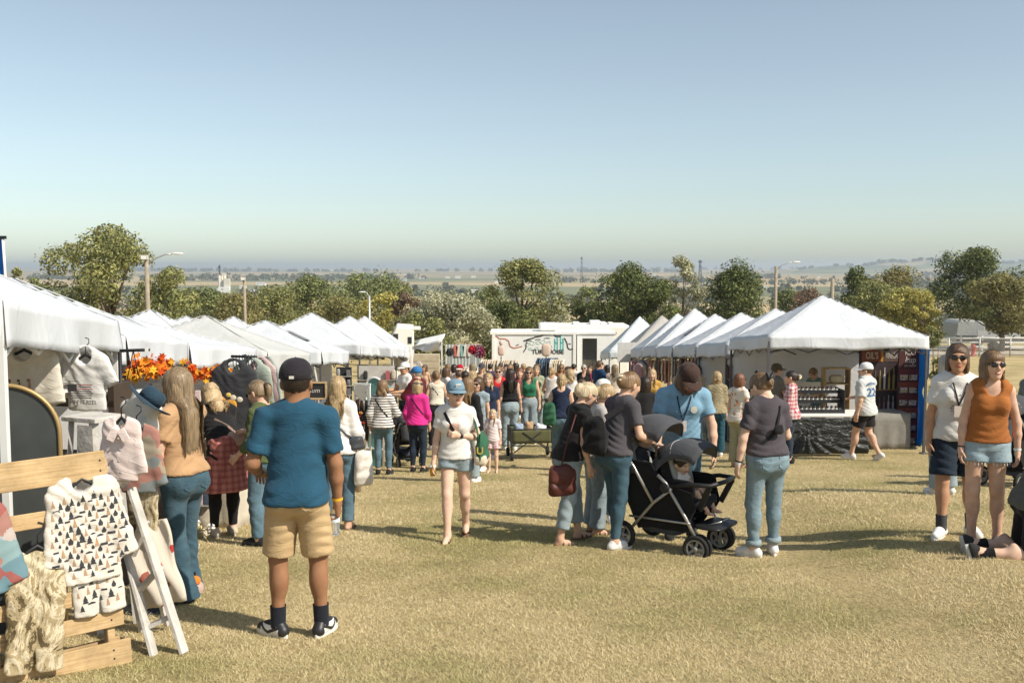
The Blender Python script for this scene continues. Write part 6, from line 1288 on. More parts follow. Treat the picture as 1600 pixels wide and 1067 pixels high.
bag('orange leather crossbody bag on the woman in the floral blouse', I, 1, (0.19, 0.05, 0.97), (0.045, 0.13, 0.085), C_orl, [(-0.1, 1.36, -1), (0.05, 1.2, -1), ('p', 0.17, -0.05, 1.03)], sw=0.02)
I = PE('woman with curly blonde bob in olive leaf print blouse and dark teal trousers', 1118, 18.8, 6, 1.62, build=1.15, top=('three', cloth((0.42, 0.35, 0.23), 'leafy', (0.16, 0.135, 0.075), 18), dict(hem=0.88, hemr=0.03)), bottom=('wide', cloth((0.02, 0.07, 0.10)), {}), hair=('curly', 'blonde', 0.06), shoes=WHITE_S)
I = PE('vendor in teal shirt leaning behind the jar table', 1277, 21.0, 120, 1.66, top=('tee', cloth((0.12, 0.24, 0.21)), {}), bottom=('jeans', J_mid, {}), hair=('short', 'sandy', 0), lean=12, headp=25, aL=FWD, aR=FWD, fem=False)
I = PE('man in camouflage cap and grey shirt looking right in the near right tent', 1211, 20.3, -80, 1.74, fem=False, top=('tee', cloth((0.20, 0.18, 0.15)), {}), bottom=('jeans', J_navy, {}), hair=('short', 'brown', 0), hat=('cap', cloth((0.10, 0.09, 0.06))), aL=FWD, aR=FWD)
I = PE('woman with dark brown hair and back turned by the spice shelf', 1177, 21.8, 10, 1.64, top=('tee', cloth((0.22, 0.2, 0.2)), {}), bottom=('jeans', J_navy, {}), hair=('bob', 'dark', 0.06))
I = PE('woman with sunglasses in tan cardigan just behind the brown cap man', 1064, 22.5, 150, 1.70, top=('long', cloth((0.42, 0.34, 0.23)), {}), bottom=('jeans', J_mid, {}), hair=('bob', 'brown', 0.08), glasses='on')
I = PE('girl with long blonde hair in mustard cardigan left of the brown cap man', 1018, 21.5, 168, 1.64, top=('long', cloth((0.46, 0.27, 0.07)), dict(hem=0.84)), bottom=('wide', cloth((0.6, 0.55, 0.48)), {}), hair=('long', 'blonde', 0.28))
I = PE('dark haired woman in beige sweater with her back turned under the fourth right tent', 1089, 25, 5, 1.68, top=('long', cloth((0.46, 0.38, 0.27)), {}), bottom=('jeans', J_navy, {}), hair=('bob', 'dark', 0.05))
I = PE('woman in black top behind the charcoal tee woman, arm hanging', 1006, 15.4, 12, 1.62, build=1.1, top=('tee', C_blk, {}), bottom=('jeans', J_navy, {}), hair=('bob', 'dark', 0.05), shoes=BLK_S)
I = PE('blonde woman with her back turned under the grey beige tent', 960, 27, 0, 1.68, top=('tee', cloth((0.55, 0.46, 0.38)), {}), bottom=('jeans', J_mid, {}), hair=('long', 'ash', 0.25))
# ---------------------------------------------------------------- middle of the aisle
I = PE('woman with long black hair in black sleeveless top pulling the olive wagon', 797, 20.3, 6, 1.68, h=0.015, top=('tank', C_blk, dict(hem=1.03)), bottom=('wide', J_light, dict(pockets=True)), hair=('long', 'dark', 0.36), aR=((0.2, 0.05, -1), (0.15, 0.3, -1)), shoes=WHITE_S)
WAGON_HAND = I['W'](I['wri'][1]+I['hdir'][1]*0.09)
I = PE('young woman in green cropped tank, jeans and sunglasses facing the camera', 827, 21.6, 176, 1.68, h=0.016, top=('tank', cloth((0.025, 0.14, 0.075)), dict(hem=1.06)), bottom=('wide', J_light, {}), hair=('long', 'sandy', 0.2), glasses='on', smile=True, aL=((0.25, 0.02, -1), (0.05, 0.15, -1)))
I = PE('smiling girl peeking between the wagon puller and the green tank woman', 812.5, 23.2, 175, 1.66, top=('tee', cloth((0.4, 0.1, 0.1)), {}), bottom=('jeans', J_mid, {}), hair=('long', 'auburn', 0.2), smile=True)
I = PE('woman in sage green tee with wavy blonde hair behind the green tank woman', 838, 25, 178, 1.68, top=('tee', cloth((0.30, 0.32, 0.22)), {}), bottom=('jeans', J_light, {}), hair=('wavy', 'ash', 0.16))
I = PE('woman in navy tank and cropped jeans walking away with a green tote', 877, 17.0, -8, 1.66, h=0.014, build=1.14, top=('tank', C_navy, dict(hem=0.95)), bottom=('crop', J_mid, dict(cuff=J_light)), hair=('pony', 'blonde', 0.22), aL=((0.28, 0.0, -1), (0.0, 0.6, 0.5)), aR=((0.25, 0.1, -1), (-0.1, 0.9, -0.1)), shoes=SANDB, fR=(0.09, -0.1, 0), fL=(-0.09, 0.14, 0))
bag('slouchy green tote on the left shoulder of the navy tank woman', I, -1, (-0.20, -0.16, 1.02), (0.12, 0.05, 0.20), cloth((0.04, 0.125, 0.07)), [('p', -0.14, -0.03, 1.40), ('p', -0.17, -0.12, 1.25), ('p', -0.18, -0.15, 1.16)], name='tote_bag', cat='tote bag', sw=0.03, rot=-14)
I = PE('woman with curly blonde hair in white top beyond the navy tank woman', 890, 20.5, -12, 1.64, top=('tank', C_wht, {}), bottom=('jeans', J_mid, {}), hair=('curly', 'blonde', 0.18))
I = PE('short woman with curly brown hair right of the navy tank woman', 909, 18.6, -10, 1.50, top=('tee', cloth((0.06, 0.05, 0.05)), {}), bottom=('jeans', J_navy, {}), hair=('curly', 'brown', 0.08))
I = PE('man in navy tee turned to the right near the trailer door', 936, 27.5, -58, 1.80, fem=False, build=1.15, top=('tee', cloth((0.012, 0.04, 0.10)), {}), bottom=('jeans', J_navy, {}), hair=('short', 'brown', 0))
I = PE('woman in black v neck and sunglasses in front of the trailer door', 912, 30, 172, 1.68, top=('tee', C_blk, dict(neck='v')), bottom=('jeans', J_navy, {}), hair=('short', 'grey', 0), glasses='on')
I = PE('woman in magenta top half hidden behind the navy tee man', 922, 31.5, 160, 1.64, top=('tee', cloth((0.45, 0.02, 0.10)), {}), bottom=('jeans', J_navy, {}), hair=('bob', 'brown', 0.06))
I = PE('little blonde girl in pale tee and red shorts behind the walking woman', 770, 16.6, 172, 1.08, h=0.014, bust=0, skin='fair', top=('tee', cloth((0.66, 0.56, 0.56)), dict(hem=0.86)), bottom=('shorts', cloth((0.52, 0.22, 0.22), 'plaid', (0.7, 0.6, 0.6), 26), dict(len=0.6, loose=0.04)), hair=('long', 'light', 0.30), shoes=SAND, category='child')
I = PE('woman with long brown hair in black cardigan behind the walking woman', 732, 15.2, -22, 1.62, build=1.08, top=('long', C_blk, dict(hem=0.86)), bottom=('wide', J_light, {}), hair=('long', 'sandy', 0.34))
I = PE('woman with sunglasses in pale denim dress behind the black cardigan woman', 748, 17.0, 152, 1.62, top=('cap', J_light, dict(hem=0.84)), bottom=('skirt', J_light, dict(len=1.0)), hair=('bob', 'brown', 0.06), glasses='on')
I = PE('woman with long wavy blonde hair in navy tee above the little girl', 763, 19.0, 176, 1.66, build=1.08, top=('tee', C_navy, dict(hem=0.95)), bottom=('jeans', J_light, {}), hair=('wavy', 'blonde', 0.26), smile=True)
I = PE('woman in bright red top with hair pulled back left of the wagon puller', 779, 22.5, 178, 1.70, top=('tank', cloth((0.50, 0.025, 0.03)), {}), bottom=('wide', J_light, {}), hair=('pony', 'sandy', 0.15), glasses='on')
bag('dark red shoulder bag held in front of the woman in the red top', I, 1, (-0.10, 0.19, 1.10), (0.13, 0.05, 0.15), cloth((0.16, 0.01, 0.03)), None)
I = PE('man in burgundy shirt and bright blue cap pointing left at a stall', 652, 20.6, 62, 1.76, fem=False, build=1.2, top=('half', cloth((0.105, 0.012, 0.018)), dict(hem=0.86)), bottom=('jeans', J_navy, {}), hair=('short', 'grey', 0), hat=('cap', cloth((0.04, 0.16, 0.36))), aL=((0.2, 0.5, -0.8), (0.0, 1, 0.05)), aR=HANG)
I = PE('man in white tee and white cap behind the burgundy shirt man', 634, 22.6, 130, 1.78, fem=False, skin='tan', top=('tee', C_wht, {}), bottom=('jeans', J_navy, {}), hair=('short', 'dark', 0), hat=('cap', C_wht), aR=FWD, aL=FWD)
I = PE('woman in cream sleeveless top and black trousers seen from behind', 682, 20.8, 12, 1.68, h=0.016, build=1.08, skin='light', top=('tank', cloth((0.62, 0.57, 0.47)), dict(hem=0.98)), bottom=('jeans', C_blk, {}), hair=('updo', 'sandy', 0), aL=((0.3, 0.0, -1), (0.0, 0.2, -1)), aR=((0.35, 0.1, -1), (-0.3, 0.85, 0)))
bag('grey shoulder bag on the right hip of the cream sleeveless woman', I, 1, (0.20, 0.0, 0.98), (0.06, 0.11, 0.15), cloth((0.09, 0.09, 0.10)), [(-0.1, 1.36, -1), (0.02, 1.2, -1), ('p', 0.18, 0, 1.08)], sw=0.02)
FARP = [  # label, px, Y, face, H, top kind, colour, hair, extra
 ('dark haired woman in white tee right of the cream sleeveless woman', 698, 24.5, -60, 1.66, 'tee', (0.72, 0.68, 0.66), ('long', 'brown', 0.16), {}),
 ('woman in lilac top with a dark strap far left of the trailer', 700, 31, 20, 1.68, 'tee', (0.52, 0.44, 0.56), ('long', 'sandy', 0.16), {}),
 ('child in a bright red bonnet and pale visor in the crowd', 719, 27.5, 170, 1.66, 'tee', (0.60, 0.45, 0.42), ('short', 'auburn', 0), dict(hat=('cap', cloth((0.38, 0.01, 0.025)), 0, C_wht))),
 ('blonde woman in white tee before the striped fabric wall', 738, 31.5, 30, 1.70, 'tee', (0.70, 0.68, 0.66), ('long', 'ash', 0.2), {}),
 ('woman in tan top and dark cap before the burgundy pom pom', 753, 27.8, 176, 1.70, 'tank', (0.42, 0.31, 0.20), ('long', 'blonde', 0.2), dict(hat=('cap', C_char))),
 ('dark haired man in blue collar shirt behind the black cardigan woman', 727, 21.6, 5, 1.62, 'tee', (0.06, 0.09, 0.28), ('short', 'dark', 0), dict(fem=False)),
 ('person with short brown hair in beige beside the dark haired man', 717, 24.0, 20, 1.60, 'tee', (0.46, 0.40, 0.33), ('short', 'brown', 0), dict(fem=False)),
 ('woman with straw coloured bob in cream left of the navy tee woman', 738, 22.4, 100, 1.60, 'tee', (0.62, 0.55, 0.45), ('bob', 'blonde', 0.05), {}),
 ('woman with sunglasses in dusty pink behind the red top woman', 797, 26.5, 165, 1.70, 'tee', (0.45, 0.22, 0.22), ('long', 'sandy', 0.2), dict(glasses='on')),
 ('woman with dark updo and white tee behind the pink one', 791, 29.8, 176, 1.70, 'tee', (0.62, 0.58, 0.55), ('updo', 'dark', 0), {}),
 ('woman with long black hair in rust top in front of the trailer', 806, 31.0, -60, 1.72, 'tee', (0.36, 0.14, 0.06), ('long', 'dark', 0.3), {}),
 ('person in navy jacket with back turned before the trailer lettering', 818, 31.5, 0, 1.70, 'long', (0.015, 0.025, 0.06), ('short', 'blonde', 0), {}),
 ('woman in white sweater bent at the denim rack', 832, 29.5, 60, 1.62, 'long', (0.66, 0.62, 0.58), ('bob', 'sandy', 0.05), dict(lean=14)),
 ('woman with brown bun by the tan box on the rack', 839, 33, 90, 1.68, 'tee', (0.30, 0.24, 0.20), ('bun', 'brown', 0), {}),
 ('woman in orange top and sunglasses right of the denim rack', 877, 31.5, 178, 1.68, 'tank', (0.50, 0.17, 0.06), ('long', 'sandy', 0.2), dict(glasses='on')),
 ('woman in mint tee turned left beside the orange top woman', 887, 30.5, 60, 1.62, 'tee', (0.42, 0.52, 0.42), ('bun', 'brown', 0), {}),
 ('person in white shirt lifting a black bag near the trailer end', 896, 33, -30, 1.70, 'tee', (0.62, 0.60, 0.58), ('short', 'dark', 0), dict(fem=False, aR=UPF)),
 ('person with tan hair at the far end of the left tents', 664, 33, 150, 1.66, 'tank', (0.52, 0.34, 0.24), ('bob', 'brown', 0.05), {}),
 ('dark haired shopper in pale shirt behind the white tee woman', 710, 29, -20, 1.66, 'tee', (0.60, 0.55, 0.52), ('long', 'dark', 0.12), {}),
 ('shopper in purple hoodie at the left end of the trailer rack', 766, 33, 0, 1.66, 'long', (0.07, 0.05, 0.09), ('short', 'dark', 0), {}),
 ('shopper in black tee behind the rack near the trailer middle', 782, 34, 150, 1.66, 'tee', (0.03, 0.03, 0.03), ('short', 'dark', 0), {}),
 ('shopper in rose shirt before the far right tents', 948, 32, 10, 1.66, 'tee', (0.42, 0.30, 0.26), ('long', 'dark', 0.15), {}),
 ('person with long sandy hair and orange scarf by the far right tent', 940, 36, 170, 1.7, 'tee', (0.55, 0.40, 0.30), ('bob', 'sandy', 0.1), {}),
 ('woman in white tank with blonde ponytail deeper in the aisle', 862, 24.6, -20, 1.64, 'tank', (0.66, 0.62, 0.58), ('pony', 'blonde', 0.2), {}),
 ('vendor in black apron under the sixth left tent', 588, 25.5, 160, 1.66, 'tee', (0.10, 0.09, 0.09), ('bun', 'brown', 0), {}),
]
for i, (lab, px, Y, fc, H, tk, col, hr, kw) in enumerate(FARP):
    kw = dict(kw); kw.setdefault('bottom', (['jeans', 'wide', 'skinny'][i % 3], [J_mid, J_light, J_navy, J_dark][i % 4], {})); kw.setdefault('aL', [HANG, BENT, HIPB][i % 3]); kw.setdefault('aR', [HIPB, HANG, BENT][(i//2) % 3])
    PE(lab, px, Y, fc, H, top=(tk, cloth(col), {}), hair=hr, build=1+0.04*(i % 4), skin=['light', 'fair', 'tan'][i % 3], **kw)
# ================================================================ double stroller
M_cnv = cloth((0.070, 0.072, 0.080)); M_cnvin = cloth((0.20, 0.19, 0.165)); M_silver = plain('silver_tube', (0.40, 0.39, 0.37), 0.35, 0.1, 8, metal=0.7); M_seat = cloth((0.012, 0.012, 0.013)); M_rim = plain('rim_grey', (0.30, 0.29, 0.27), 0.5)
def wheel(T, x, y, r=0.095, w=0.035, rot=0):
    b = MB(); Mw = Matrix.Rotation(R(90), 3, 'Y') @ Matrix.Identity(3)
    wo = b.lathe([(r*0.74, -w/2), (r*0.95, -w/2), (r, -w/4), (r, w/4), (r*0.95, w/2), (r*0.74, w/2), (r*0.74, -w/2)], 22, Matrix.Rotation(R(rot), 3, 'Z') @ Mw, (x, y, r)).build('wheel', M_tyre, T)
    b = MB(); b.lathe([(r*0.72, -w*0.42), (r*0.60, -w*0.5), (r*0.60, w*0.5), (r*0.72, w*0.42)], 18, Matrix.Rotation(R(rot), 3, 'Z') @ Mw, (x, y, r))
    for k in range(5):
        a = k*2*math.pi/5; d = Matrix.Rotation(R(rot), 3, 'Z') @ Vector((0, math.cos(a), math.sin(a))); b.bar(Vector((x, y, r)), Vector((x, y, r))+d*r*0.68, 0.02, 0.022, (1, 0, 0))
    b.lathe([(0, -w*0.55), (r*0.2, -w*0.5), (r*0.2, w*0.5), (0, w*0.55)], 12, Mw, (x, y, r)); b.build('rim', M_rim, wo)
def hood(T, y0, z0, r, w, name='canopy', a0=-12, a1=118):
    """fabric hood arching over a seat that faces +y: ribs swing about the pivot"""
    def f(u, v):
        a = R(a0+(a1-a0)*u); px_ = -w/2+w*v; e = 1-abs(2*v-1)**3.2*0.55
        rr = r*(0.30+0.70*e**0.8); return Vector((px_*(0.86+0.14*e), y0-rr*math.cos(a)*0.80+0.10*u, z0+rr*math.sin(a)+0.02*e))
    o = MB().grid(f, 18, 18).build(name, M_cnv, T); solid(o, 0.008)
    MB().grid(lambda u, v: f(u*0.30+0.70, v)+Vector((0, 0, -0.012)), 6, 14).build('hood_lining', M_cnvin, o)
    b = MB(); b.tube([f(0.62, j/16)+Vector((0, 0, 0.006)) for j in range(17)], 0.0055, 6); b.build('piping', plain('piping_grey', (0.5, 0.5, 0.48), 0.6), o)
    b = MB(); b.tube([f(1.0, j/16) for j in range(17)], 0.009, 6); b.build('rim_wire', M_cnv, o)
def seat(T, y0, z0, w, name='seat'):
    b = MB(); sbox(b, (0, y0+0.02, z0), (w/2, 0.16, 0.045), None, 0.4); sbox(b, (0, y0-0.16, z0+0.23), (w/2, 0.045, 0.25), Matrix.Rotation(R(18), 3, 'X'), 0.4)
    for s_ in (-1, 1): sbox(b, (s_*w/2, y0-0.02, z0+0.10), (0.018, 0.16, 0.11), None, 0.5)
    so = b.build(name, M_seat, T); sbox(MB(), (0, y0-0.115, z0+0.27), (w/2*0.8, 0.02, 0.2), Matrix.Rotation(R(18), 3, 'X'), 0.4).build('backrest_pad', cloth((0.30, 0.30, 0.27)), so)
def stroller(label, loc, rz, sc=1.0):
    T = thing('double_stroller', label, 'stroller', loc, rz); T.scale = (sc,)*3; W2 = 0.25
    for x in (-W2, W2): wheel(T, x*1.04, -0.36, 0.125, 0.04)
    for x in (-W2, W2):
        for d in (-0.034, 0.034): wheel(T, x*0.9+d, 0.36, 0.115, 0.034, 8)
    for x in (-W2, W2):
        MB().tube([(x, -0.36, 0.10), (x, -0.06, 0.45), (x, 0.12, 0.60)], 0.015, 8).build('frame_tube', M_silver, T)
        MB().tube([(x*0.9, 0.36, 0.16), (x, 0.26, 0.36), (x, 0.06, 0.64), (x, -0.02, 0.70)], 0.015, 8).build('frame_tube', M_silver, T)
        MB().tube([(x, -0.06, 0.45), (x, -0.26, 0.74), (x, -0.42, 0.96), (x*0.92, -0.50, 1.02)], 0.015, 8).build('handle_tube', M_silver, T)
        MB().box((x*0.9, 0.36, 0.155), (0.05, 0.06, 0.09)).build('fork', M_blackp, T); MB().box((x, -0.36, 0.14), (0.04, 0.07, 0.07)).build('axle_block', M_blackp, T)
        MB().ell((x*1.08, 0.06, 0.60), (0.02, 0.05, 0.045)).build('hinge', M_blackp, T); MB().ell((x*1.06, -0.28, 0.72), (0.02, 0.045, 0.04)).build('hinge', M_blackp, T)
        MB().tube([(x, -0.30, 0.30), (x, 0.30, 0.32)], 0.010, 8).build('side_rail', M_silver, T)
    for x in (-0.236, 0.224): MB().poly([(x, y_, z_) for y_, z_ in ((-0.42, 0.80), (-0.10, 0.80), (0.0, 0.64), (0.30, 0.58), (0.34, 0.44), (0.26, 0.30), (-0.22, 0.20), (-0.33, 0.42))], 0.012, (1, 0, 0)).build('side_panel', M_seat, T)
    MB().tube([(-W2*0.92, -0.50, 1.02), (-W2*0.8, -0.55, 1.05), (0, -0.565, 1.06), (W2*0.8, -0.55, 1.05), (W2*0.92, -0.50, 1.02)], 0.019, 10).build('handle_grip', plain('foam_grip', (0.10, 0.10, 0.10), 0.8), T)
    b = MB(); b.grid(lambda u, v: Vector(((-W2+0.02)+(2*W2-0.04)*u, -0.30+0.56*v, 0.15+0.14*abs(2*u-1)**2.5+0.12*abs(2*v-1)**3)), 12, 12); solid(b.build('basket', M_seat, T), 0.006)
    b = MB(); sbox(b, (0, -0.05, 0.24), (0.17, 0.2, 0.09)); b.build('basket_load', cloth((0.06, 0.07, 0.09)), T)
    seat(T, -0.24, 0.56, 0.40, 'rear_seat'); seat(T, 0.18, 0.47, 0.40, 'front_seat')
    hood(T, -0.26, 0.70, 0.46, 0.48); hood(T, 0.10, 0.58, 0.40, 0.46, 'canopy')
    b = MB(); b.tube([(-0.24, 0.12, 0.62), (-0.25, 0.32, 0.66), (-0.22, 0.47, 0.665), (0, 0.50, 0.67), (0.22, 0.47, 0.665), (0.25, 0.32, 0.66), (0.24, 0.12, 0.62)], 0.020, 10); b.build('bumper_bar', M_blackp, T)
    for x in (-1, 1): MB().bar((x*0.22, 0.46, 0.65), (x*0.20, 0.36, 0.44), 0.014, 0.05).build('bumper_strut', M_blackp, T)
    sbox(MB(), (0, 0.42, 0.285), (0.21, 0.13, 0.016)).build('footrest', M_blackp, T); MB().tube([(-0.12, 0.40, 0.30), (-0.09, 0.50, 0.335), (0.09, 0.50, 0.335), (0.12, 0.40, 0.30)], 0.008, 8).build('foot_loop', M_silver, T)
    sbox(MB(), (0, -0.02, 0.60), (0.18, 0.06, 0.015)).build('child_tray', plain('tray_tan', (0.45, 0.30, 0.20), 0.5), T)
    return T
SP = Vector((1.55, 9.42, 0)); SP.z = g(SP.x, SP.y); SRZ = -R(128)
ST = stroller('dark grey double stroller with two hoods and a baby in the front seat', SP, SRZ, 1.08)
# baby in the front seat
def seated_child(label, off, H, colr, **k):
    w = SP+Matrix.Rotation(SRZ, 3, 'Z') @ (Vector(off)*1.08)
    return person(label, tuple(w), SRZ, H, bust=0, h=0.010, skin='fair', hip=(0, 0, -0.62), fem=True, group='children in the stroller', category='baby', **k)
seated_child('dark haired baby in white top slumped in the front stroller seat', (0.0, 0.10, 0.36), 0.80, None, build=1.35, hs=1.75, lean=-6, roll=10, headp=22, heady=-14, headr=12, top=('tee', C_wht, dict(hem=0.90)), bottom=('shorts', C_blk, dict(len=0.35)), hair=('short', 'dark', 0), shoes=None,
    fL=(-0.13, 0.62, 0.02), fR=(0.13, 0.60, 0.02), aL=((0.3, 0.5, -0.8), (-0.3, 0.8, -0.2)), aR=((0.3, 0.5, -0.8), (-0.3, 0.8, 0.3)))
seated_child('child in the shaded rear stroller seat, face just visible', (0.0, -0.32, 0.50), 0.82, None, build=1.3, hs=1.7, headp=5, heady=20, top=('tee', cloth((0.05, 0.05, 0.06)), dict(hem=0.90)), bottom=('jeans', C_char, {}), hair=('short', 'ash', 0), shoes=None, fL=(-0.13, 0.55, 0.1), fR=(0.13, 0.55, 0.1))
p = gp(1590, 13.2); stroller('black stroller at the right edge beside the grey tee person', p, R(-60), 1.05)
# small stroller beside the striped woman
p = gp(632, 18.2); stroller('small dark stroller between the striped and the pink sweater women', p, R(25), 0.85)
# ================================================================ folding wagon
M_olv = cloth((0.095, 0.095, 0.045))
def wagon():
    p = gp(828, 18.9); T = thing('folding_wagon', 'olive green folding wagon loaded with bags in the aisle', 'wagon', p, R(8)); w, d, z0, z1 = 0.39, 0.26, 0.34, 0.60
    for i, (a, b_) in enumerate((((-w, -d), (w, -d)), ((w, -d), (w, d)), ((w, d), (-w, d)), ((-w, d), (-w, -d)))):
        o = MB().grid(lambda u, v, a=a, b_=b_: Vector((a[0]+(b_[0]-a[0])*u, a[1]+(b_[1]-a[1])*u, z0+(z1-z0)*v-0.02*math.sin(u*math.pi)*v)), 10, 4).build('side_panel', M_olv, T); solid(o, 0.012, 0)
        MB().tube([(a[0], a[1], z1), (b_[0], b_[1], z1)], 0.013, 8).build('top_rail', M_dark, T)
    MB().box((0, 0, z0), (2*w, 2*d, 0.02)).build('floor', M_olv, T)
    for s_ in (-1, 1):
        MB().bar((-w*0.9, s_*(d+0.012), 0.16), (w*0.45, s_*(d+0.012), z1-0.05), 0.02, 0.02).bar((w*0.9, s_*(d+0.012), 0.16), (-w*0.45, s_*(d+0.012), z1-0.05), 0.02, 0.02).build('cross_brace', M_dark, T)
    for x in (-1, 1):
        for y in (-1, 1): MB().box((x*w, y*d, 0.38), (0.03, 0.03, 0.48)).build('corner_post', M_dark, T); wheel(T, x*w, y*d*1.05, 0.085, 0.055)
    hd = Matrix.Rotation(-R(8), 3, 'Z') @ (WAGON_HAND-p); MB().tube([(-w*0.2, d, 0.28), (hd.x*0.9, (d+hd.y)/2, (0.28+hd.z)/2), tuple(hd)], 0.013, 8).build('pull_handle', M_dark, T)
    MB().tube([tuple(hd+Vector((-0.07, 0, 0))), tuple(hd+Vector((0.07, 0, 0)))], 0.015, 8).build('grip', M_blackp, T)
    for i, (x, y, r, c) in enumerate(((-0.22, 0, (0.10, 0.1, 0.13), (0.30, 0.36, 0.46)), (0.0, 0.05, (0.08, 0.08, 0.15), (0.46, 0.30, 0.17)), (0.2, -0.02, (0.12, 0.1, 0.12), (0.70, 0.70, 0.70)))):
        c_ = p+Matrix.Rotation(R(8), 3, 'Z') @ Vector((x, y, 0.48+r[2]*0.55)); o = sbox(MB(), (0, 0, 0), r, None, 0.6, warp=lambda v: v*(1+0.12*math.sin(v.x*40+v.z*33))).build('parcel', cloth(c), None, c_); tag(o, ['blue grey bundle at the left end of the wagon', 'tan paper parcel in the middle of the wagon', 'white plastic bag at the right end of the wagon'][i], 'bag')
wagon()
# ================================================================ garments and racks
def garment(kind, w, hgt, mat, M, parent=None, name='garment', h=0.012, sleeve=0.75, sl_len=0.45, amp=0.006, seed=1.0, thick=0.22):
    """hanging clothes item in the local x-z plane, top at z=0, front towards -y"""
    s = SDF(h)
    if kind in ('shirt', 'tee', 'jacket'):
        s.cone((0, 0, -0.10*hgt), (0, 0, -hgt), w*0.42, w*0.46, 0.03, True, ratio=thick); s.cone((-w*0.32, 0, -0.07*hgt), (w*0.32, 0, -0.07*hgt), min(0.05, w*0.15), min(0.05, w*0.15), 0.04, ratio=0.5)
        ln = hgt*sl_len if kind == 'tee' else hgt*sleeve
        for k in (-1, 1): s.cone((k*w*0.38, 0, -0.10*hgt), (k*(w*0.38+ln*(0.55 if kind == 'tee' else 0.18)), -0.01, -0.10*hgt-ln*0.85), 0.085 if w > 0.4 else w*0.19, 0.07 if w > 0.4 else w*0.15, 0.03, True, ratio=0.4)
        s.ell((0, -0.02, 0.02), (w*0.17, 0.2, 0.07), 0.01, sub=True); s.cut((0, 0, -hgt), (0, 0, -1))
    elif kind == 'trousers':
        s.cone((0, 0, 0), (0, 0, -hgt*0.3), w*0.40, w*0.46, 0.03, False, ratio=thick)
        for k in (-1, 1): s.cone((k*w*0.22, 0, -hgt*0.25), (k*w*0.26, 0, -hgt), w*0.24, w*0.22, 0.02, True, ratio=0.4)
        s.cut((0, 0, -0.01), (0, 0, 1))
    v, q = s.mesh(); v = folds(v, q, amp, seed, 1.6, 0.5); me = mesh_np(name, v, q); me.transform(M); o = obj(name, me, mat, parent); return o
def hanger(T, M, w=0.38):
    b = MB(); P = [(-w/2, 0, -0.09), (-w*0.2, 0, -0.03), (0, 0, 0.0), (w*0.2, 0, -0.03), (w/2, 0, -0.09)]; b.tube([M @ Vector(p) for p in P], 0.012, 6)
    b.tube([M @ Vector(p) for p in ((0, 0, 0), (0, 0, 0.06), (0.03, 0, 0.09), (0.03, 0, 0.12), (0, 0, 0.13))], 0.004, 6); b.build('hanger', M_blackp, T)
def m_print(name, base, inks, sc, thr=0.30):
    m, n, l, b = nodes(name, 0.9, 0.1); tc = n.new('ShaderNodeTexCoord'); v = n.new('ShaderNodeTexVoronoi'); v.inputs['Scale'].default_value = sc; nz = noise(n, l, tc.outputs['Object'], 14, 3); va = n.new('ShaderNodeVectorMath'); va.operation = 'MULTIPLY_ADD'; l.new(nz.outputs['Color'], va.inputs[0]); va.inputs[1].default_value = (0.06, 0.02, 0.06); l.new(mapping(n, l, tc.outputs['Object'], (1, 0.2, 0.8)), va.inputs[2]); l.new(va.outputs[0], v.inputs['Vector'])
    sc_ = n.new('ShaderNodeSeparateColor'); l.new(v.outputs['Color'], sc_.inputs[0]); r = ramp(n, [(i/len(inks), c) for i, c in enumerate(inks)], 'CONSTANT'); l.new(sc_.outputs[0], r.inputs[0])
    f = math_(n, l, 'LESS_THAN', v.outputs['Distance'], thr); l.new(mixc(n, l, f, base, r.outputs[0]), b.inputs['Base Color']); return m
def m_camo():
    m, n, l, b = nodes('leaf_camouflage', 0.9, 0.1); tc = n.new('ShaderNodeTexCoord'); O = tc.outputs['Object']; t = noise(n, l, mapping(n, l, O, (1, 0.3, 0.45)), 11, 6, 0.7, 1.2)
    r = ramp(n, [(0.25, (0.10, 0.075, 0.04)), (0.42, (0.34, 0.27, 0.16)), (0.50, (0.52, 0.45, 0.32)), (0.58, (0.28, 0.21, 0.11)), (0.66, (0.60, 0.54, 0.42)), (0.78, (0.15, 0.15, 0.06))], 'CONSTANT'); l.new(t.outputs['Fac'], r.inputs[0]); l.new(r.outputs[0], b.inputs['Base Color']); return m
def m_pine():
    m, n, l, b = nodes('raw_pine', 0.8, 0.2); tc = n.new('ShaderNodeTexCoord'); O = tc.outputs['Object']; t = noise(n, l, mapping(n, l, O, (1.5, 30, 30)), 2.2, 5, 0.6, 0.4)
    r = ramp(n, [(0.3, (0.40, 0.265, 0.135)), (0.55, (0.55, 0.395, 0.22)), (0.75, (0.61, 0.46, 0.285))]); l.new(t.outputs['Fac'], r.inputs[0])
    v = n.new('ShaderNodeTexVoronoi'); v.inputs['Scale'].default_value = 4.0; l.new(mapping(n, l, O, (1, 1.5, 1.8)), v.inputs['Vector']); kn = ramp(n, [(0.05, (0.25, 0.14, 0.07)), (0.12, (1, 1, 1))]); l.new(v.outputs['Distance'], kn.inputs[0])
    st = noise(n, l, O, 3.0, 5, 0.7); sr = ramp(n, [(0.35, (0.68, 0.66, 0.62)), (0.6, (1.05, 1.03, 1.0))]); l.new(st.outputs['Fac'], sr.inputs[0])
    l.new(mixc(n, l, 1.0, mixc(n, l, 1.0, r.outputs[0], kn.outputs[0], 'MULTIPLY'), sr.outputs[0], 'MULTIPLY'), b.inputs['Base Color']); bump(n, l, b, t.outputs['Fac'], 0.3, 0.01); return m
M_pine = m_pine(); M_wwood = plain('whitewashed_wood', (0.52, 0.49, 0.45), 0.9, 0.22, 9, bumps=0.5, bscale=30)
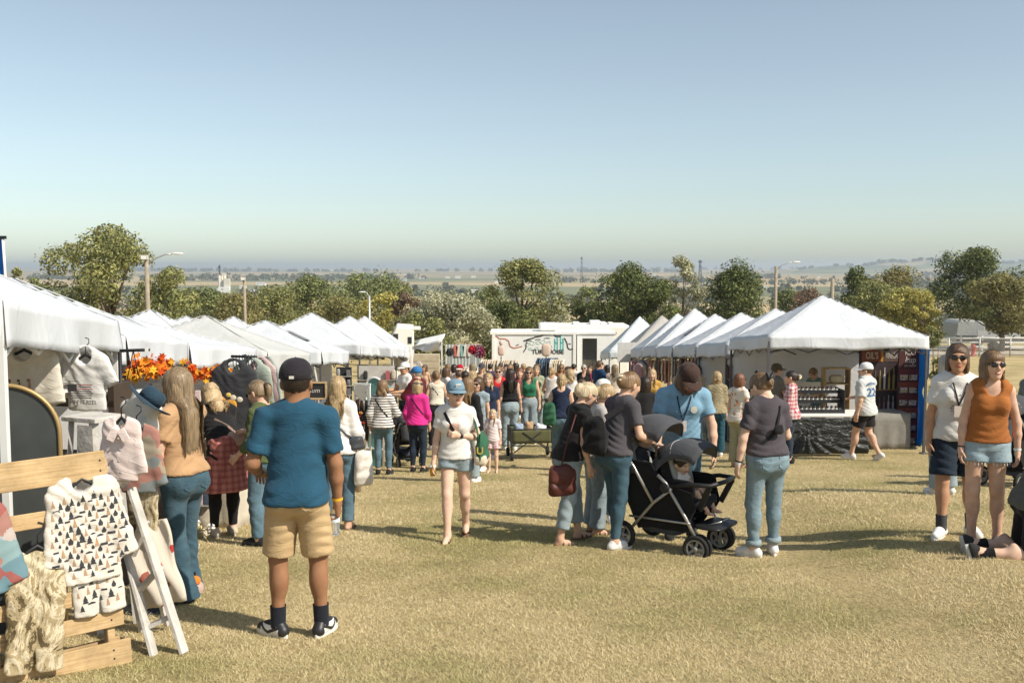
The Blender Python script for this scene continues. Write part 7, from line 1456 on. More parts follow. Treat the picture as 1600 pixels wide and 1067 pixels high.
# ---------------------------------------------------------------- pallet display at the left edge
A_ = onground(198, 1036); dv = Vector((-0.80, -0.60, 0)).normalized(); nv = Vector((dv.y, -dv.x, 0)); nv = nv if nv.y < 0 else -nv      # dv runs left/near, nv faces the camera
PT = thing('pallet_display', 'raw pine pallet standing upright at the left edge, hung with clothes', 'pallet', A_)
lean_ = Vector((0, 0, 1))-nv*0.14; lean_.normalize()
pm = Matrix((dv, -nv, lean_)).transposed()           # local x along the pallet, y back, z up the lean
def pbox(x0, x1, z0, z1, y, t, name, mat=M_pine):
    b = MB(); b.box(((x0+x1)/2, y, (z0+z1)/2), (x1-x0, t, z1-z0)); o = b.build(name, mat, PT); o.matrix_local = pm.to_4x4(); bevel(o, 0.004, 1); return o
for z0, z1, xs_ in ((0.0, 0.15, -0.03), (0.235, 0.33, 0.0), (0.40, 0.49, 0.0), (0.60, 0.70, 0.0), (0.885, 0.975, 0.12), (1.11, 1.275, 0.04)): pbox(xs_, 1.25, z0, z1, -0.005, 0.018, 'board')
for x in (0.05, 0.66, 1.20): pbox(x, x+0.042, 0.0, 1.26, 0.055, 0.09, 'stringer')
for z0 in (0.05, 0.6, 1.12): pbox(0.0, 1.25, z0, z0+0.09, 0.112, 0.016, 'back_board')
for x in (0.07, 0.68, 1.22):
    for z in (0.05, 0.10, 0.28, 0.45, 0.65, 1.16, 1.22):
        o = MB().tube([(x, -0.0135, z), (x, -0.0155, z)], 0.006, 8).build('nail', M_dark, PT); o.matrix_local = pm.to_4x4()
def PM(x, z, y=-0.05, tilt=0): return Matrix.Translation(Vector(A_)+pm @ Vector((x, y, z))) @ (pm @ Matrix.Rotation(R(tilt), 3, 'Y')).to_4x4() @ Matrix.Diagonal((-1, 1, 1, 1))
def hung(label, kind, w, hgt, mat, M, cat, **k):
    T = thing('hanging_'+{'trousers': 'trousers', 'jacket': 'jacket'}.get(kind, 'shirt'), label, cat, M.translation); L_ = Matrix.Translation(-M.translation) @ M
    garment(kind, w, hgt, mat, L_, T, {'trousers': 'trousers', 'jacket': 'jacket'}.get(kind, 'shirt'), **k); hanger(T, L_ @ Matrix.Translation((0, 0.0, 0.03)), w*0.72); return T
MP = cloth((0.60, 0.555, 0.49))
def print_shapes(T, M, w, hgt, n, seed):
    """little trees, drops and bars printed on the front of the hung garment"""
    rg = np.random.default_rng(seed); go = [c for c in T.children if c.name.split('.')[0] in ('shirt', 'trousers')][0]; tr = bvh(go); L_ = Matrix.Translation(-M.translation) @ M; d = (L_.to_3x3() @ Vector((0, 1, 0))).normalized()
    sh = [[(-.8, -1), (.8, -1), (.35, -.3), (.6, -.3), (0, 1.2), (-.6, -.3), (-.35, -.3)], [(-.5, -1), (.5, -1), (0, 1.2)], [(-.9, -.5), (.9, -.5), (.9, .1), (-.9, .1)], [(-.4, -.7), (.4, -.7), (.6, -.1), (0, 1), (-.6, -.1)], [(-.9, .2), (0, .5), (.9, .2), (.9, -.1), (-.9, -.1)]]
    for ci, col in enumerate(((0.045, 0.045, 0.05), (0.40, 0.25, 0.15))):
        b = MB()
        for i in range(n):
            if (i % 3 == 2) != (ci == 1): continue
            gx = ((i*0.618) % 1-0.5)*w*1.25; gz_ = -0.06-((i+0.5)/n)*(hgt-0.1); sc_ = 0.013+0.012*rg.random(); k = 1 if ci else int(rg.choice([0, 0, 2, 3, 4])); pts = []
            for x, z in sh[k]:
                o_ = L_ @ Vector((gx+x*sc_, -0.6, gz_+z*sc_)); h_ = tr.ray_cast(o_, d)
                if h_[0] is None: break
                pts.append(h_[0]-d*0.003)
            if len(pts) == len(sh[k]): b.add(pts, [tuple(range(len(pts)))])
        if b.f: b.build('print', cloth(col), T)['kind'] = 'stuff'
print_shapes(hung('white sweatshirt with black forest print hanging on the pallet', 'shirt', 0.34, 0.56, MP, PM(0.20, 1.10, -0.085, 3), 'shirt', sleeve=0.80, h=0.008, amp=0.012, thick=0.10), PM(0.20, 1.10, -0.085, 3), 0.34, 0.56, 130, 3)
print_shapes(hung('white forest print trousers hanging below the printed sweatshirt', 'trousers', 0.30, 0.46, MP, PM(0.16, 0.80, -0.05, 3), 'trousers', h=0.009, thick=0.14), PM(0.16, 0.80, -0.05, 3), 0.30, 0.46, 60, 4)
hung('tan leaf camouflage trousers hanging on the pallet', 'trousers', 0.31, 0.66, m_camo(), PM(0.46, 0.76, -0.085, -5), 'trousers', h=0.008, amp=0.014, thick=0.11)
MZ = m_print('woven_zigzag', (0.30, 0.36, 0.38), [(0.30, 0.10, 0.09), (0.20, 0.29, 0.30), (0.42, 0.36, 0.33), (0.13, 0.22, 0.26), (0.33, 0.17, 0.14)], 11, 0.9)
hung('blue and red woven pattern jacket hanging at the left edge', 'jacket', 0.46, 0.46, MZ, PM(0.86, 1.02, -0.10, 4), 'jacket', sleeve=0.95, h=0.010)
hung('pale spotted sleeve shirt low at the left edge of the pallet', 'shirt', 0.40, 0.48, m_print('pale_spots', (0.62, 0.58, 0.53), [(0.5, 0.4, 0.36), (0.62, 0.58, 0.53)], 18, 0.3), PM(0.98, 0.52, -0.06, 0), 'shirt', sleeve=0.7, h=0.011)
# whitewashed A-frame ladder
LA = onground(262, 1018); LT_ = thing('step_ladder', 'whitewashed wooden A frame ladder beside the pallet', 'ladder', LA); off = lambda px, py, Y: at(px, py, Y)-LA
b1 = [off(288, 1020, LA.y-0.02), off(205, 762, LA.y+0.16)]; b2 = [off(241, 1026, LA.y-0.06), off(190, 830, LA.y+0.30)]; b3 = [off(222, 985, LA.y+0.45), off(188, 800, LA.y+0.28)]; b4 = [off(262, 975, LA.y+0.5), off(206, 765, LA.y+0.22)]
for a, c in (b1, b2): bevel(MB().bar(a, c, 0.075, 0.026, (1, -0.2, 0)).build('rail', M_wwood, LT_), 0.004, 1)
for a, c in (b3, b4): MB().bar(a, c, 0.05, 0.024, (1, -0.2, 0)).build('rear_leg', M_wwood, LT_)
for t in (0.22, 0.5, 0.78): MB().bar(b1[0].lerp(b1[1], t)+Vector((0, 0.03, 0)), b2[0].lerp(b2[1], t)+Vector((0, 0.03, 0)), 0.07, 0.022).build('rung', M_wwood, LT_)
b = MB(); 
for t in (0.18, 0.36, 0.54, 0.72):
    p = b1[0].lerp(b1[1], t)+Vector((-0.0, -0.02, 0)); b.tube([p, p+Vector((0, -0.012, 0))], 0.010, 10)
b.build('bolt_heads', M_wht, LT_)['kind'] = 'stuff'
p = at(243, 880, LA.y+0.36); bl = MB(); bl.grid(lambda u, v: Matrix.Rotation(R(-14), 3, 'Y') @ Vector(((u-0.5)*0.30+0.01*math.sin(v*9), -0.03+0.02*math.sin(u*12+v*5)-0.12*v*(1-v), (v-0.5)*0.55)), 16, 16); o = bl.build('floral_blanket', m_print('red_leaf_print', (0.60, 0.53, 0.45), [(0.45, 0.05, 0.04), (0.6, 0.53, 0.45), (0.30, 0.10, 0.07), (0.6, 0.53, 0.45)], 13, 0.36), None, p); solid(o, 0.02); tag(o, 'cream blanket with red leaf print folded over the ladder', 'blanket')
# pink baby jacket and more on the ladder
Mj = Matrix.Translation(at(190, 660, LA.y+0.10)) @ Matrix.Rotation(R(-4), 4, 'Z')
T = hung('small white and pink jacket hanging from the ladder top', 'jacket', 0.20, 0.36, cloth((0.66, 0.55, 0.52)), Mj, 'jacket', sleeve=0.9, h=0.007, thick=0.3)
for i in range(4): MB().ell((0.0+0.01*(i % 2), -0.065, -0.09-0.07*i), (0.009, 0.005, 0.009), 8, 5).build('button', M_rim, T)
for s_ in (-1, 1): MB().bar((s_*0.015, -0.06, -0.03), (s_*0.05, -0.062, -0.10), 0.045, 0.012, (0, 1, 0)).build('collar', cloth((0.74, 0.62, 0.58)), T)
hung('little patterned brown jacket behind the pink one', 'jacket', 0.24, 0.40, m_print('brown_woven', (0.36, 0.29, 0.21), [(0.34, 0.17, 0.14), (0.3, 0.26, 0.2), (0.20, 0.22, 0.22)], 14, 0.8), Matrix.Translation(at(214, 672, LA.y+0.30)), 'jacket', sleeve=0.9, h=0.010)
hung('small camouflage overalls below the patterned jacket', 'trousers', 0.2, 0.42, m_camo(), Matrix.Translation(at(222, 742, LA.y+0.34)), 'trousers', h=0.010)
# mannequin bust with hat
def mannequin():
    Y = 7.0; c = at(221, 655, Y); T = thing('mannequin_bust', 'white mannequin bust on a black stand in front of the nearest tent', 'mannequin', (c.x, Y, g(c.x, Y))); zc = c.z-T.location.z
    s = SDF(0.010); s.cone((0, 0, zc-0.22), (0, 0, zc-0.05), 0.115, 0.125, 0.05, ratio=0.7).cone((0, 0, zc-0.05), (0, 0, zc+0.06), 0.125, 0.10, 0.05, ratio=0.7).cone((-0.13, 0, zc+0.08), (0.13, 0, zc+0.08), 0.055, 0.055, 0.05).cone((0, -0.01, zc+0.07), (0, 0.0, zc+0.24), 0.062, 0.048, 0.05)
    for k in (-1, 1): s.ell((k*0.065, -0.075, zc-0.04), (0.062, 0.055, 0.060), 0.05)
    s.cut((0, 0, zc+0.21), (0, -0.1, 1)); v, q = s.mesh(); obj('torso', mesh_np('torso', v, q), plain('mannequin_white', (0.66, 0.64, 0.59), 0.35, 0.04), T)
    MB().tube([(0, 0, 0), (0, 0, zc-0.2)], 0.02, 10).build('pole', M_blackp, T); MB().lathe([(0, 0.03), (0.17, 0.02), (0.18, 0.0)], 20).build('base', M_blackp, T)
    T.rotation_euler = (0, 0, R(-28))
mannequin()
hp = at(232, 628, 6.80); T = thing('felt_hat', 'dark navy wide brimmed hat held above the mannequin', 'hat', hp); Mh = Matrix.Rotation(R(38), 3, 'Y') @ Matrix.Rotation(R(-18), 3, 'X')
solid(MB().lathe([(0.085, 0.0), (0.088, 0.05), (0.080, 0.09), (0.05, 0.105), (0, 0.098)], 24, Mh, (0, 0, 0)).build('crown', cloth((0.025, 0.05, 0.075)), T), 0.004)
solid(MB().grid(lambda u, v: Mh @ Vector(((0.085+0.085*v)*math.cos(6.2832*u), (0.085+0.10*v)*math.sin(6.2832*u), 0.02*v*math.cos(2*6.2832*u)-0.0)), 28, 4).build('brim', cloth((0.025, 0.05, 0.075)), T), 0.004)
# whitewashed plant stand behind the pallet
p = at(146, 652, 6.55); T = thing('wooden_stand', 'tapered whitewashed wooden stand between pallet and mannequin', 'stand', (p.x, 6.55, g(p.x, 6.55)), R(-24)); zt = p.z-T.location.z
bevel(MB().box((0, 0, zt), (0.30, 0.26, 0.03)).build('top', M_wwood, T), 0.004)
for sx_ in (-1, 1):
    for sy_ in (-1, 1): MB().bar((sx_*0.10, sy_*0.09, zt-0.015), (sx_*0.17, sy_*0.15, 0), 0.055, 0.03).build('leg', M_wwood, T)
for z in (0.25, 0.55): MB().box((0, 0, zt-z), (0.24+z*0.1, 0.2, 0.018)).build('shelf', M_wwood, T)
MB().add([(0.0, -0.135, zt-0.03), (0.13, -0.135, zt-0.03), (0.17, -0.16, zt-0.45), (0.0, -0.16, zt-0.45)], [(0, 1, 2, 3)]).build('front_board', M_wwood, T)
# arched chalkboard mirror
Y = 6.15; c = at(8, 700, Y); T = thing('arched_board', 'grey arched board with thin gold frame leaning by the nearest tent leg', 'board', (c.x, Y, g(c.x, Y)), R(14)); top = at(8, 602, Y).z-T.location.z; wd = at(88, 700, Y).x-c.x
arc = [(wd*math.cos(math.pi*t/24), 0, top-wd+wd*math.sin(math.pi*t/24)) for t in range(25)]
b = MB(); b.poly([(wd, 0, 0.05)]+arc+[(-wd, 0, 0.05)], 0.02, (0, 1, 0)); b.build('panel', plain('slate_grey', (0.055, 0.06, 0.058), 0.5, 0.15), T)
MB().tube([(wd, -0.004, 0.05)]+[(x, -0.004, z) for x, _, z in arc]+[(-wd, -0.004, 0.05)], 0.014, 8).build('frame', plain('gold_frame', (0.42, 0.29, 0.13), 0.4, 0.1, 6, metal=0.4), T)
# shirts hung under the first tent
Mk = Matrix.Translation(at(134, 560, 7.6)) @ Matrix.Rotation(R(-8), 4, 'Z'); T = hung('white tee printed with a flag and lettering under the nearest tent', 'tee', 0.34, 0.40, cloth((0.66, 0.64, 0.61)), Mk, 'shirt', h=0.009)
prn = plain('shirt_ink', (0.06, 0.055, 0.06), 0.8); prr = plain('shirt_ink_red', (0.35, 0.09, 0.08), 0.8); Lk = Matrix.Rotation(R(-8), 4, 'Z'); yv = -0.105
MB().box((-0.055, yv, -0.215), (0.075, 0.004, 0.055)).build('print_canton', prn, T).matrix_local = Lk
for i, (x0, x1) in enumerate(((-0.01, 0.11), (-0.01, 0.10), (-0.01, 0.11), (-0.01, 0.10), (-0.09, 0.11), (-0.09, 0.10), (-0.06, 0.10))): MB().box(((x0+x1)/2, yv, -0.19-0.0165*i), (x1-x0, 0.004, 0.007)).build('print_stripe', prr if i % 2 == 0 and i < 4 else prn, T).matrix_local = Lk
text('shirt_lettering', "KEEPIN' IT REEL", 0.042, prn, T, Lk @ Matrix.Translation((0.0, yv-0.002, -0.325)) @ Matrix.Rotation(R(90), 4, 'X'))
Mk = Matrix.Translation(at(38, 553, 7.2)) @ Matrix.Rotation(R(-6), 4, 'Z'); T = hung('cream long sleeved shirt with three brown geese under the nearest tent', 'shirt', 0.46, 0.46, cloth((0.60, 0.55, 0.47)), Mk, 'shirt', sleeve=0.8, h=0.010)
for x, sc_, cc in ((-0.055, 0.85, (0.14, 0.07, 0.05)), (0.012, 0.8, (0.12, 0.065, 0.05)), (0.085, 1.05, (0.30, 0.19, 0.14))):
    b = MB(); b.ell((x, -0.125, -0.30), (0.034*sc_, 0.004, 0.05*sc_), 12, 6); b.ell((x+0.006, -0.125, -0.225), (0.011*sc_, 0.004, 0.045*sc_), 10, 6); b.ell((x+0.0, -0.125, -0.178-0.01*(1.05-sc_)), (0.016*sc_, 0.004, 0.013*sc_), 10, 5); b.bar((x, -0.125, -0.34), (x, -0.125, -0.37), 0.004, 0.006, (0, 1, 0)); b.build('goose_print', plain('goose%s' % x, cc, 0.8), T)
# shelf under the first tent, with folded stock
p = at(120, 626, 7.9); T = thing('display_shelf', 'dark shelf with folded shirts under the nearest tent', 'shelf', (p.x, 7.9, g(p.x, 7.9)), R(-8)); zt = p.z-T.location.z
for z in (zt, zt-0.45): MB().box((-0.15, 0, z), (1.1, 0.3, 0.05)).build('shelf_board', plain('dark_wood', (0.06, 0.042, 0.03), 0.7), T)
for x in (-0.68, 0.38): MB().box((x, 0, (zt+0.15)/2), (0.05, 0.3, zt+0.15)).build('upright', plain('dark_wood', (0, 0, 0)), T)
for i in range(5): sbox(MB(), (-0.55+0.2*i, -0.02, zt+0.055), (0.09, 0.13, 0.03), None, 0.5).build('folded_shirt', cloth(((0.6, 0.56, 0.5), (0.5, 0.42, 0.36), (0.62, 0.6, 0.57))[i % 3]), T)
MB().box((-0.55, 0.4, zt+0.55), (0.36, 0.01, 0.26)).build('paper_sign', plain('paper_grey', (0.55, 0.53, 0.5), 0.8), T)
# black hook stand
p = at(187, 548, 8.75); T = thing('hook_stand', 'black hook stand at the corner of the nearest tent', 'stand', (p.x, 8.75, g(p.x, 8.75))); zt = p.z-T.location.z
MB().tube([(0, 0, 0), (0, 0, zt)], 0.018, 8).build('pole', M_blackp, T); MB().tube([(0, 0, zt), (0.27, -0.02, zt+0.01)], 0.014, 8).build('arm', M_blackp, T); MB().box((0.25, -0.02, zt+0.01), (0.03, 0.03, 0.03)).build('end_cap', M_wht, T)
MB().tube([(0.12, 0, zt), (0.06, 0, zt-0.25)], 0.005, 6).tube([(0.12, 0, zt), (0.16, 0, zt-0.22)], 0.005, 6).build('cord', M_blackp, T); MB().box((0, 0, 0.01), (0.3, 0.3, 0.02)).build('base', M_blackp, T)
# autumn leaf garlands
def garland(label, pts, n, seed):
    rg = np.random.default_rng(seed); P_ = [Vector(p) for p in pts]; T = thing('leaf_garland', label, 'garland', P_[0]); V = []; F_ = [[], [], []]
    for i in range(n):
        t = rg.random()*(len(P_)-1); k = int(t); c = P_[k].lerp(P_[k+1], t-k)-P_[0]+Vector(rg.normal(size=3)*[0.04, 0.04, 0.045]); nn = Vector(rg.normal(size=3)); nn.y -= 1.2; nn.normalize(); x = nn.orthogonal().normalized(); x.rotate(Matrix.Rotation(rg.random()*6.28, 3, nn)); y = nn.cross(x); s_ = 0.035+0.03*rg.random()
        o = len(V); m_ = [(0, 1), (0.25, 0.45), (0.8, 0.6), (0.5, 0.1), (0.75, -0.4), (0.2, -0.3), (0, -0.9), (-0.2, -0.3), (-0.75, -0.4), (-0.5, 0.1), (-0.8, 0.6), (-0.25, 0.45)]
        V += [tuple(c+x*a*s_+y*b_*s_+nn*(abs(a)*0.3*s_)) for a, b_ in m_]; F_[int(rg.integers(0, 3))].append(tuple(range(o, o+12)))
    cols = [(0.62, 0.075, 0.012), (0.72, 0.22, 0.02), (0.70, 0.34, 0.03)]
    me = bpy.data.meshes.new('leaves'); me.from_pydata(V, [], [f for g_ in F_ for f in g_]); me.polygons.foreach_set('material_index', [k for k, g_ in enumerate(F_) for _ in g_]); o = obj('leaves', me, [cloth(c) for c in cols], T); o['kind'] = 'stuff'
    MB().tube([p-P_[0] for p in P_], 0.008, 6).build('cord', M_pole, T)
garland('orange and red leaf garland under the second tent left of the tan tee woman', [at(192, 585, 9.35), at(215, 575, 9.4), at(240, 572, 9.45), at(262, 578, 9.5)], 190, 1)
garland('yellow orange leaf garland right of the tan tee woman', [at(288, 580, 10.6), at(312, 586, 10.8), at(350, 588, 11.2), at(385, 590, 11.6)], 150, 2)
# stall wares behind the tan tee woman
def stock_wall(label, px0, px1, py0, py1, Y, rows, cols, pal, back, seed, name='display_wall', depth=0.05, fill=0.8):
    rg = np.random.default_rng(seed); a = at(px0, py0, Y); c = at(px1, py1, Y); z0 = g(a.x, Y); T = thing(name, label, 'display', (a.x, Y, z0)); Wd = c.x-a.x; zt, zb = a.z-z0, max(c.z-z0, 0.02)
    MB().box((Wd/2, 0.05, (zt+zb)/2), (Wd, 0.03, zt-zb)).build('backing', cloth(back), T)
    for x in (0.015, Wd-0.015): MB().box((x, 0.05, zt/2), (0.03, 0.05, zt)).build('upright', M_dark, T)
    for r in range(rows):
        zr = zt-(r+1)*(zt-zb)/rows
        MB().box((Wd/2, 0, zr+0.01), (Wd, 0.10, 0.014)).build('shelf_board', M_wood, T)
        for k in range(cols):
            if rg.random() > fill: continue
            hh = (zt-zb)/rows*(0.45+0.4*rg.random()); ww = Wd/cols*(0.6+0.3*rg.random()); cc = pal[rg.integers(0, len(pal))]; x = (k+0.5)*Wd/cols; kind = rg.integers(0, 3); b = MB()
            if kind == 0: b.box((x, -0.02, zr+0.02+hh/2), (ww, depth, hh))
            elif kind == 1: b.lathe([(0, 0), (ww*0.4, 0), (ww*0.42, hh*0.7), (ww*0.25, hh*0.8), (ww*0.25, hh), (0, hh)], 10, None, (x, -0.02, zr+0.02))
            else: sbox(b, (x, -0.02, zr+0.02+hh*0.45), (ww*0.48, depth*0.6, hh*0.45), None, 0.6, 12, 8)
            b.build('ware', cloth(tuple(float(v) for v in cc)), T)
    return T
pal1 = [(0.6, 0.55, 0.48), (0.04, 0.04, 0.045), (0.35, 0.10, 0.09), (0.5, 0.36, 0.25), (0.16, 0.16, 0.17), (0.62, 0.48, 0.46), (0.07, 0.09, 0.14)]
stock_wall('shelves of small gifts behind the tan tee woman', 232, 330, 600, 790, 10.5, 5, 9, pal1, (0.14, 0.13, 0.12), 1)
# cream cloth table behind the bending woman
def cloth_table(label, px, Y, w, d, hgt, col, rz=0, name='draped_table'):
    p = gp(px, Y); T = thing(name, label, 'table', p, R(rz)); b = MB(); per = [(-w/2, -d/2), (w/2, -d/2), (w/2, d/2), (-w/2, d/2), (-w/2, -d/2)]
    MB().box((0, 0, hgt-0.012), (w, d, 0.024)).build('top', cloth(col), T); L = [0, w, w+d, 2*w+d, 2*w+2*d]
    def f(u, v):
        t = u*L[-1]; k = max(i for i in range(4) if t >= L[i]-1e-6); q_ = (t-L[k])/(L[k+1]-L[k]); x = per[k][0]+(per[k+1][0]-per[k][0])*q_; y = per[k][1]+(per[k+1][1]-per[k][1])*q_; fl = 1+0.05*v+0.035*v*math.sin(t*22); return Vector((x*fl, y*fl, hgt-0.001-(hgt-0.02)*v))
    solid(MB().grid(f, 72, 5).build('table_cloth', cloth(col), T), 0.004); return T
cloth_table('cream draped table behind the bent over woman', 365, 11.3, 1.5, 0.7, 0.80, (0.56, 0.50, 0.40), 82)
# shirt rack with a graphic tee
def shirt_rack():
    p = gp(385, 11.0); T = thing('clothes_rack', 'black waterfall rack of long sleeved tees behind the olive top woman', 'rack', p); zt = at(385, 556, 11.0).z-p.z
    MB().tube([(0.0, 0.1, 0), (0.0, 0.1, zt)], 0.018, 8).build('pole', M_blackp, T); MB().tube([(-0.12, -0.05, zt), (0.16, -0.02, zt-0.01)], 0.014, 8).tube([(0.0, 0.1, zt), (0.0, -0.04, zt)], 0.012, 8).build('arm', M_blackp, T); MB().box((0, 0.1, 0.015), (0.5, 0.5, 0.03)).build('base', M_blackp, T)
    for i in range(8): MB().tube([(-0.1+0.034*i, -0.04, zt+0.015), (-0.1+0.034*i, -0.04, zt-0.10), (-0.08+0.034*i, -0.04, zt-0.14)], 0.006, 6).build('hook', M_blackp, T)
    for i, (x, y, c) in enumerate(((-0.06, -0.16, (0.045, 0.045, 0.05)), (0.10, -0.02, (0.36, 0.40, 0.34)), (0.20, 0.02, (0.55, 0.40, 0.38)), (0.26, 0.06, (0.33, 0.36, 0.33)))):
        o = garment('shirt', 0.46, 0.72, cloth(c), Matrix.Translation((x, y, zt-0.13)) @ Matrix.Rotation(R(-6-14*i), 4, 'Z'), T, 'shirt', h=0.012, seed=i+1.0)
    for i, (x, z, r, c) in enumerate(((-0.12, -0.36, 0.07, (0.60, 0.27, 0.05)), (0.0, -0.38, 0.06, (0.62, 0.30, 0.05)), (0.02, -0.30, 0.035, (0.68, 0.6, 0.45)), (0.09, -0.32, 0.035, (0.6, 0.55, 0.45)), (-0.03, -0.27, 0.03, (0.65, 0.45, 0.12)))): MB().ell((-0.06+x, -0.285, zt-0.13+z), (r, 0.008, r*(1.15 if i < 2 else 0.9)), 12, 6).build('flower_print', cloth(c), T)
shirt_rack()
# flowers and gnome dolls on the grass
def flowers(label, px, py, Y, r, n, cols, seed, pot=(0.3, 0.3, 0.3)):
    c = at(px, py, Y); z0 = g(c.x, Y); T = thing('flower_bucket', label, 'flowers', (c.x, Y, z0)); zc = c.z-z0; rg = np.random.default_rng(seed)
    for k, col in enumerate(cols):
        cs = rg.normal(size=(n, 3))*[r*0.5, r*0.4, r*0.5]+[0, 0, zc]; q = leaf_cloud(cs, np.full(n, r*0.16), n*26, 0.014, rg, None, 1.0); o = obj('blossoms', mesh_np('blossoms', q, np.arange(len(q)).reshape(-1, 4), False), cloth(col), T); o['kind'] = 'stuff'
    MB().lathe([(0, 0), (r*0.5, 0), (r*0.62, max(0.05, zc-r*0.5)), (0, max(0.05, zc-r*0.5))], 14).build('bucket', cloth(pot), T)
flowers('bucket of cream and white dried flowers on the grass behind the tan tee woman', 284, 845, 8.3, 0.22, 9, [(0.62, 0.56, 0.44), (0.55, 0.45, 0.24), (0.66, 0.64, 0.60)], 4)
flowers('red and orange flower bunch beside the blonde woman in white', 556, 652, 14.2, 0.13, 6, [(0.45, 0.03, 0.03), (0.6, 0.25, 0.04)], 5, (0.4, 0.3, 0.2))
for px, hat_c, lab in ((281, (0.55, 0.54, 0.52), 'striped grey gnome doll lying on the grass'), (303, (0.62, 0.20, 0.03), 'orange haired doll lying on the grass by the flared jeans')):
    p = onground(px, 930); T = thing('gnome_doll', lab, 'doll', p); sbox(MB(), (0, 0, 0.06), (0.075, 0.06, 0.06), None, 0.8).build('torso', cloth(hat_c if px < 290 else (0.55, 0.35, 0.28), 'stripes', (0.3, 0.3, 0.3), 60), T); MB().ell((0.02, -0.03, 0.13), (0.045, 0.04, 0.04)).build('head', cloth(hat_c), T); MB().ell((0.05, -0.07, 0.10), (0.012, 0.012, 0.012)).build('nose', cloth((0.6, 0.4, 0.32)), T)
    for k in (-1, 1): MB().tube([(k*0.02, -0.02, 0.16), (k*0.025, -0.03, 0.20)], 0.006, 6).build('ear', M_blackp, T)
# ---------------------------------------------------------------- left row, middle distance
p = at(490, 610, 14.6); T = thing('chalkboard_sign', 'small wood framed chalkboard sign behind the polo shirt man', 'sign', (p.x, 14.6, g(p.x, 14.6))); zt = p.z-T.location.z
MB().box((0, 0, zt), (0.34, 0.02, 0.22)).build('slate', plain('slate_black', (0.025, 0.025, 0.026), 0.7), T)
for x, z, w, h_ in ((0, 0.12, 0.40, 0.025), (0, -0.12, 0.40, 0.025), (-0.185, 0, 0.025, 0.216), (0.185, 0, 0.025, 0.216)): MB().box((x, -0.012, zt+z), (w, 0.03, h_)).build('frame_bar', M_pine, T)
text('chalk_lettering', 'Rum', 0.10, plain('chalk', (0.5, 0.45, 0.42), 0.9), T, Matrix.Translation((0, -0.013, zt)) @ Matrix.Rotation(R(90), 4, 'X'), False, 0.2)
MB().tube([(0, 0.03, 0), (0, 0.03, zt)], 0.015, 6).build('stake', M_pine, T)
cloth_table('white draped stall table under the fifth left tent', 500, 17.6, 1.6, 0.7, 0.78, (0.55, 0.52, 0.48), 85)
stock_wall('black grid of framed jewellery under the fifth left tent', 525, 549, 574, 618, 19.0, 3, 3, [(0.16, 0.16, 0.17), (0.3, 0.3, 0.3)], (0.03, 0.028, 0.028), 8, 'jewellery_board')
stock_wall('wooden gift boxes and teal wall hangings under the sixth left tent', 558, 620, 572, 660, 23.8, 4, 7, [(0.16, 0.30, 0.27), (0.36, 0.20, 0.10), (0.5, 0.44, 0.36), (0.04, 0.04, 0.04), (0.55, 0.5, 0.46), (0.4, 0.12, 0.12)], (0.52, 0.49, 0.45), 9)
p = at(585, 590, 17.8); T = thing('arched_door_decor', 'white arched frame with teal panel left of the striped woman', 'decoration', (p.x, 17.8, g(p.x, 17.8)), R(-20)); zt = p.z-T.location.z; wd = 0.17
arc = [(wd*math.cos(math.pi*t/14), 0, zt-wd+wd*math.sin(math.pi*t/14)) for t in range(15)]
MB().poly([(wd, 0, 0.02)]+arc+[(-wd, 0, 0.02)], 0.02, (0, 1, 0)).build('panel', plain('teal_panel', (0.12, 0.28, 0.25), 0.7), T); MB().tube([(wd, -0.01, 0.02)]+arc+[(-wd, -0.01, 0.02)], 0.02, 6).build('frame', M_wht, T)
for z in (0.35, 0.75, 1.15): MB().box((0, -0.03, z), (2*wd, 0.09, 0.025)).build('shelf', M_wwood, T)
p = at(566, 600, 17.0); T = thing('scarf_stand', 'stand of dark hanging scarves and a pale pennant under the left tents', 'stand', (p.x, 17.0, g(p.x, 17.0)), R(-20)); zt = p.z-T.location.z
for x in (-0.14, 0.14): MB().box((x, 0, zt/2), (0.03, 0.03, zt)).build('upright', M_wht, T)
MB().box((0, 0, zt), (0.32, 0.03, 0.03)).build('crossbar', M_wht, T)
for i in range(3): sbox(MB(), (-0.09+0.09*i, -0.03, zt-0.62), (0.04, 0.025, 0.36), None, 0.7, warp=lambda v: Vector((v.x*(1+0.2*math.sin(v.z*20)), v.y, v.z))).build('scarf', cloth((0.03, 0.028, 0.027)), T)
MB().poly([(-0.12, -0.04, zt-0.02), (0.12, -0.04, zt-0.02), (0.12, -0.04, zt-0.2), (0.0, -0.04, zt-0.3), (-0.12, -0.04, zt-0.2)], 0.008, (0, 1, 0)).build('pennant', m_print('pennant_print', (0.5, 0.48, 0.44), [(0.2, 0.2, 0.2), (0.5, 0.48, 0.44)], 22, 0.3), T)
for i, (px, py, c, lab) in enumerate(((570, 690, (0.42, 0.30, 0.18), 'brown paper carrier bag on the grass right of the blonde woman in white'), (556, 684, (0.60, 0.54, 0.30), 'cream and yellow paper bag beside the flower bunch'))):
    p = onground(px, py+4); o = sbox(MB(), (0, 0, 0.17), (0.12, 0.07, 0.17), None, 0.3).build('paper_bag', cloth(c), None, p); tag(o, lab, 'bag')
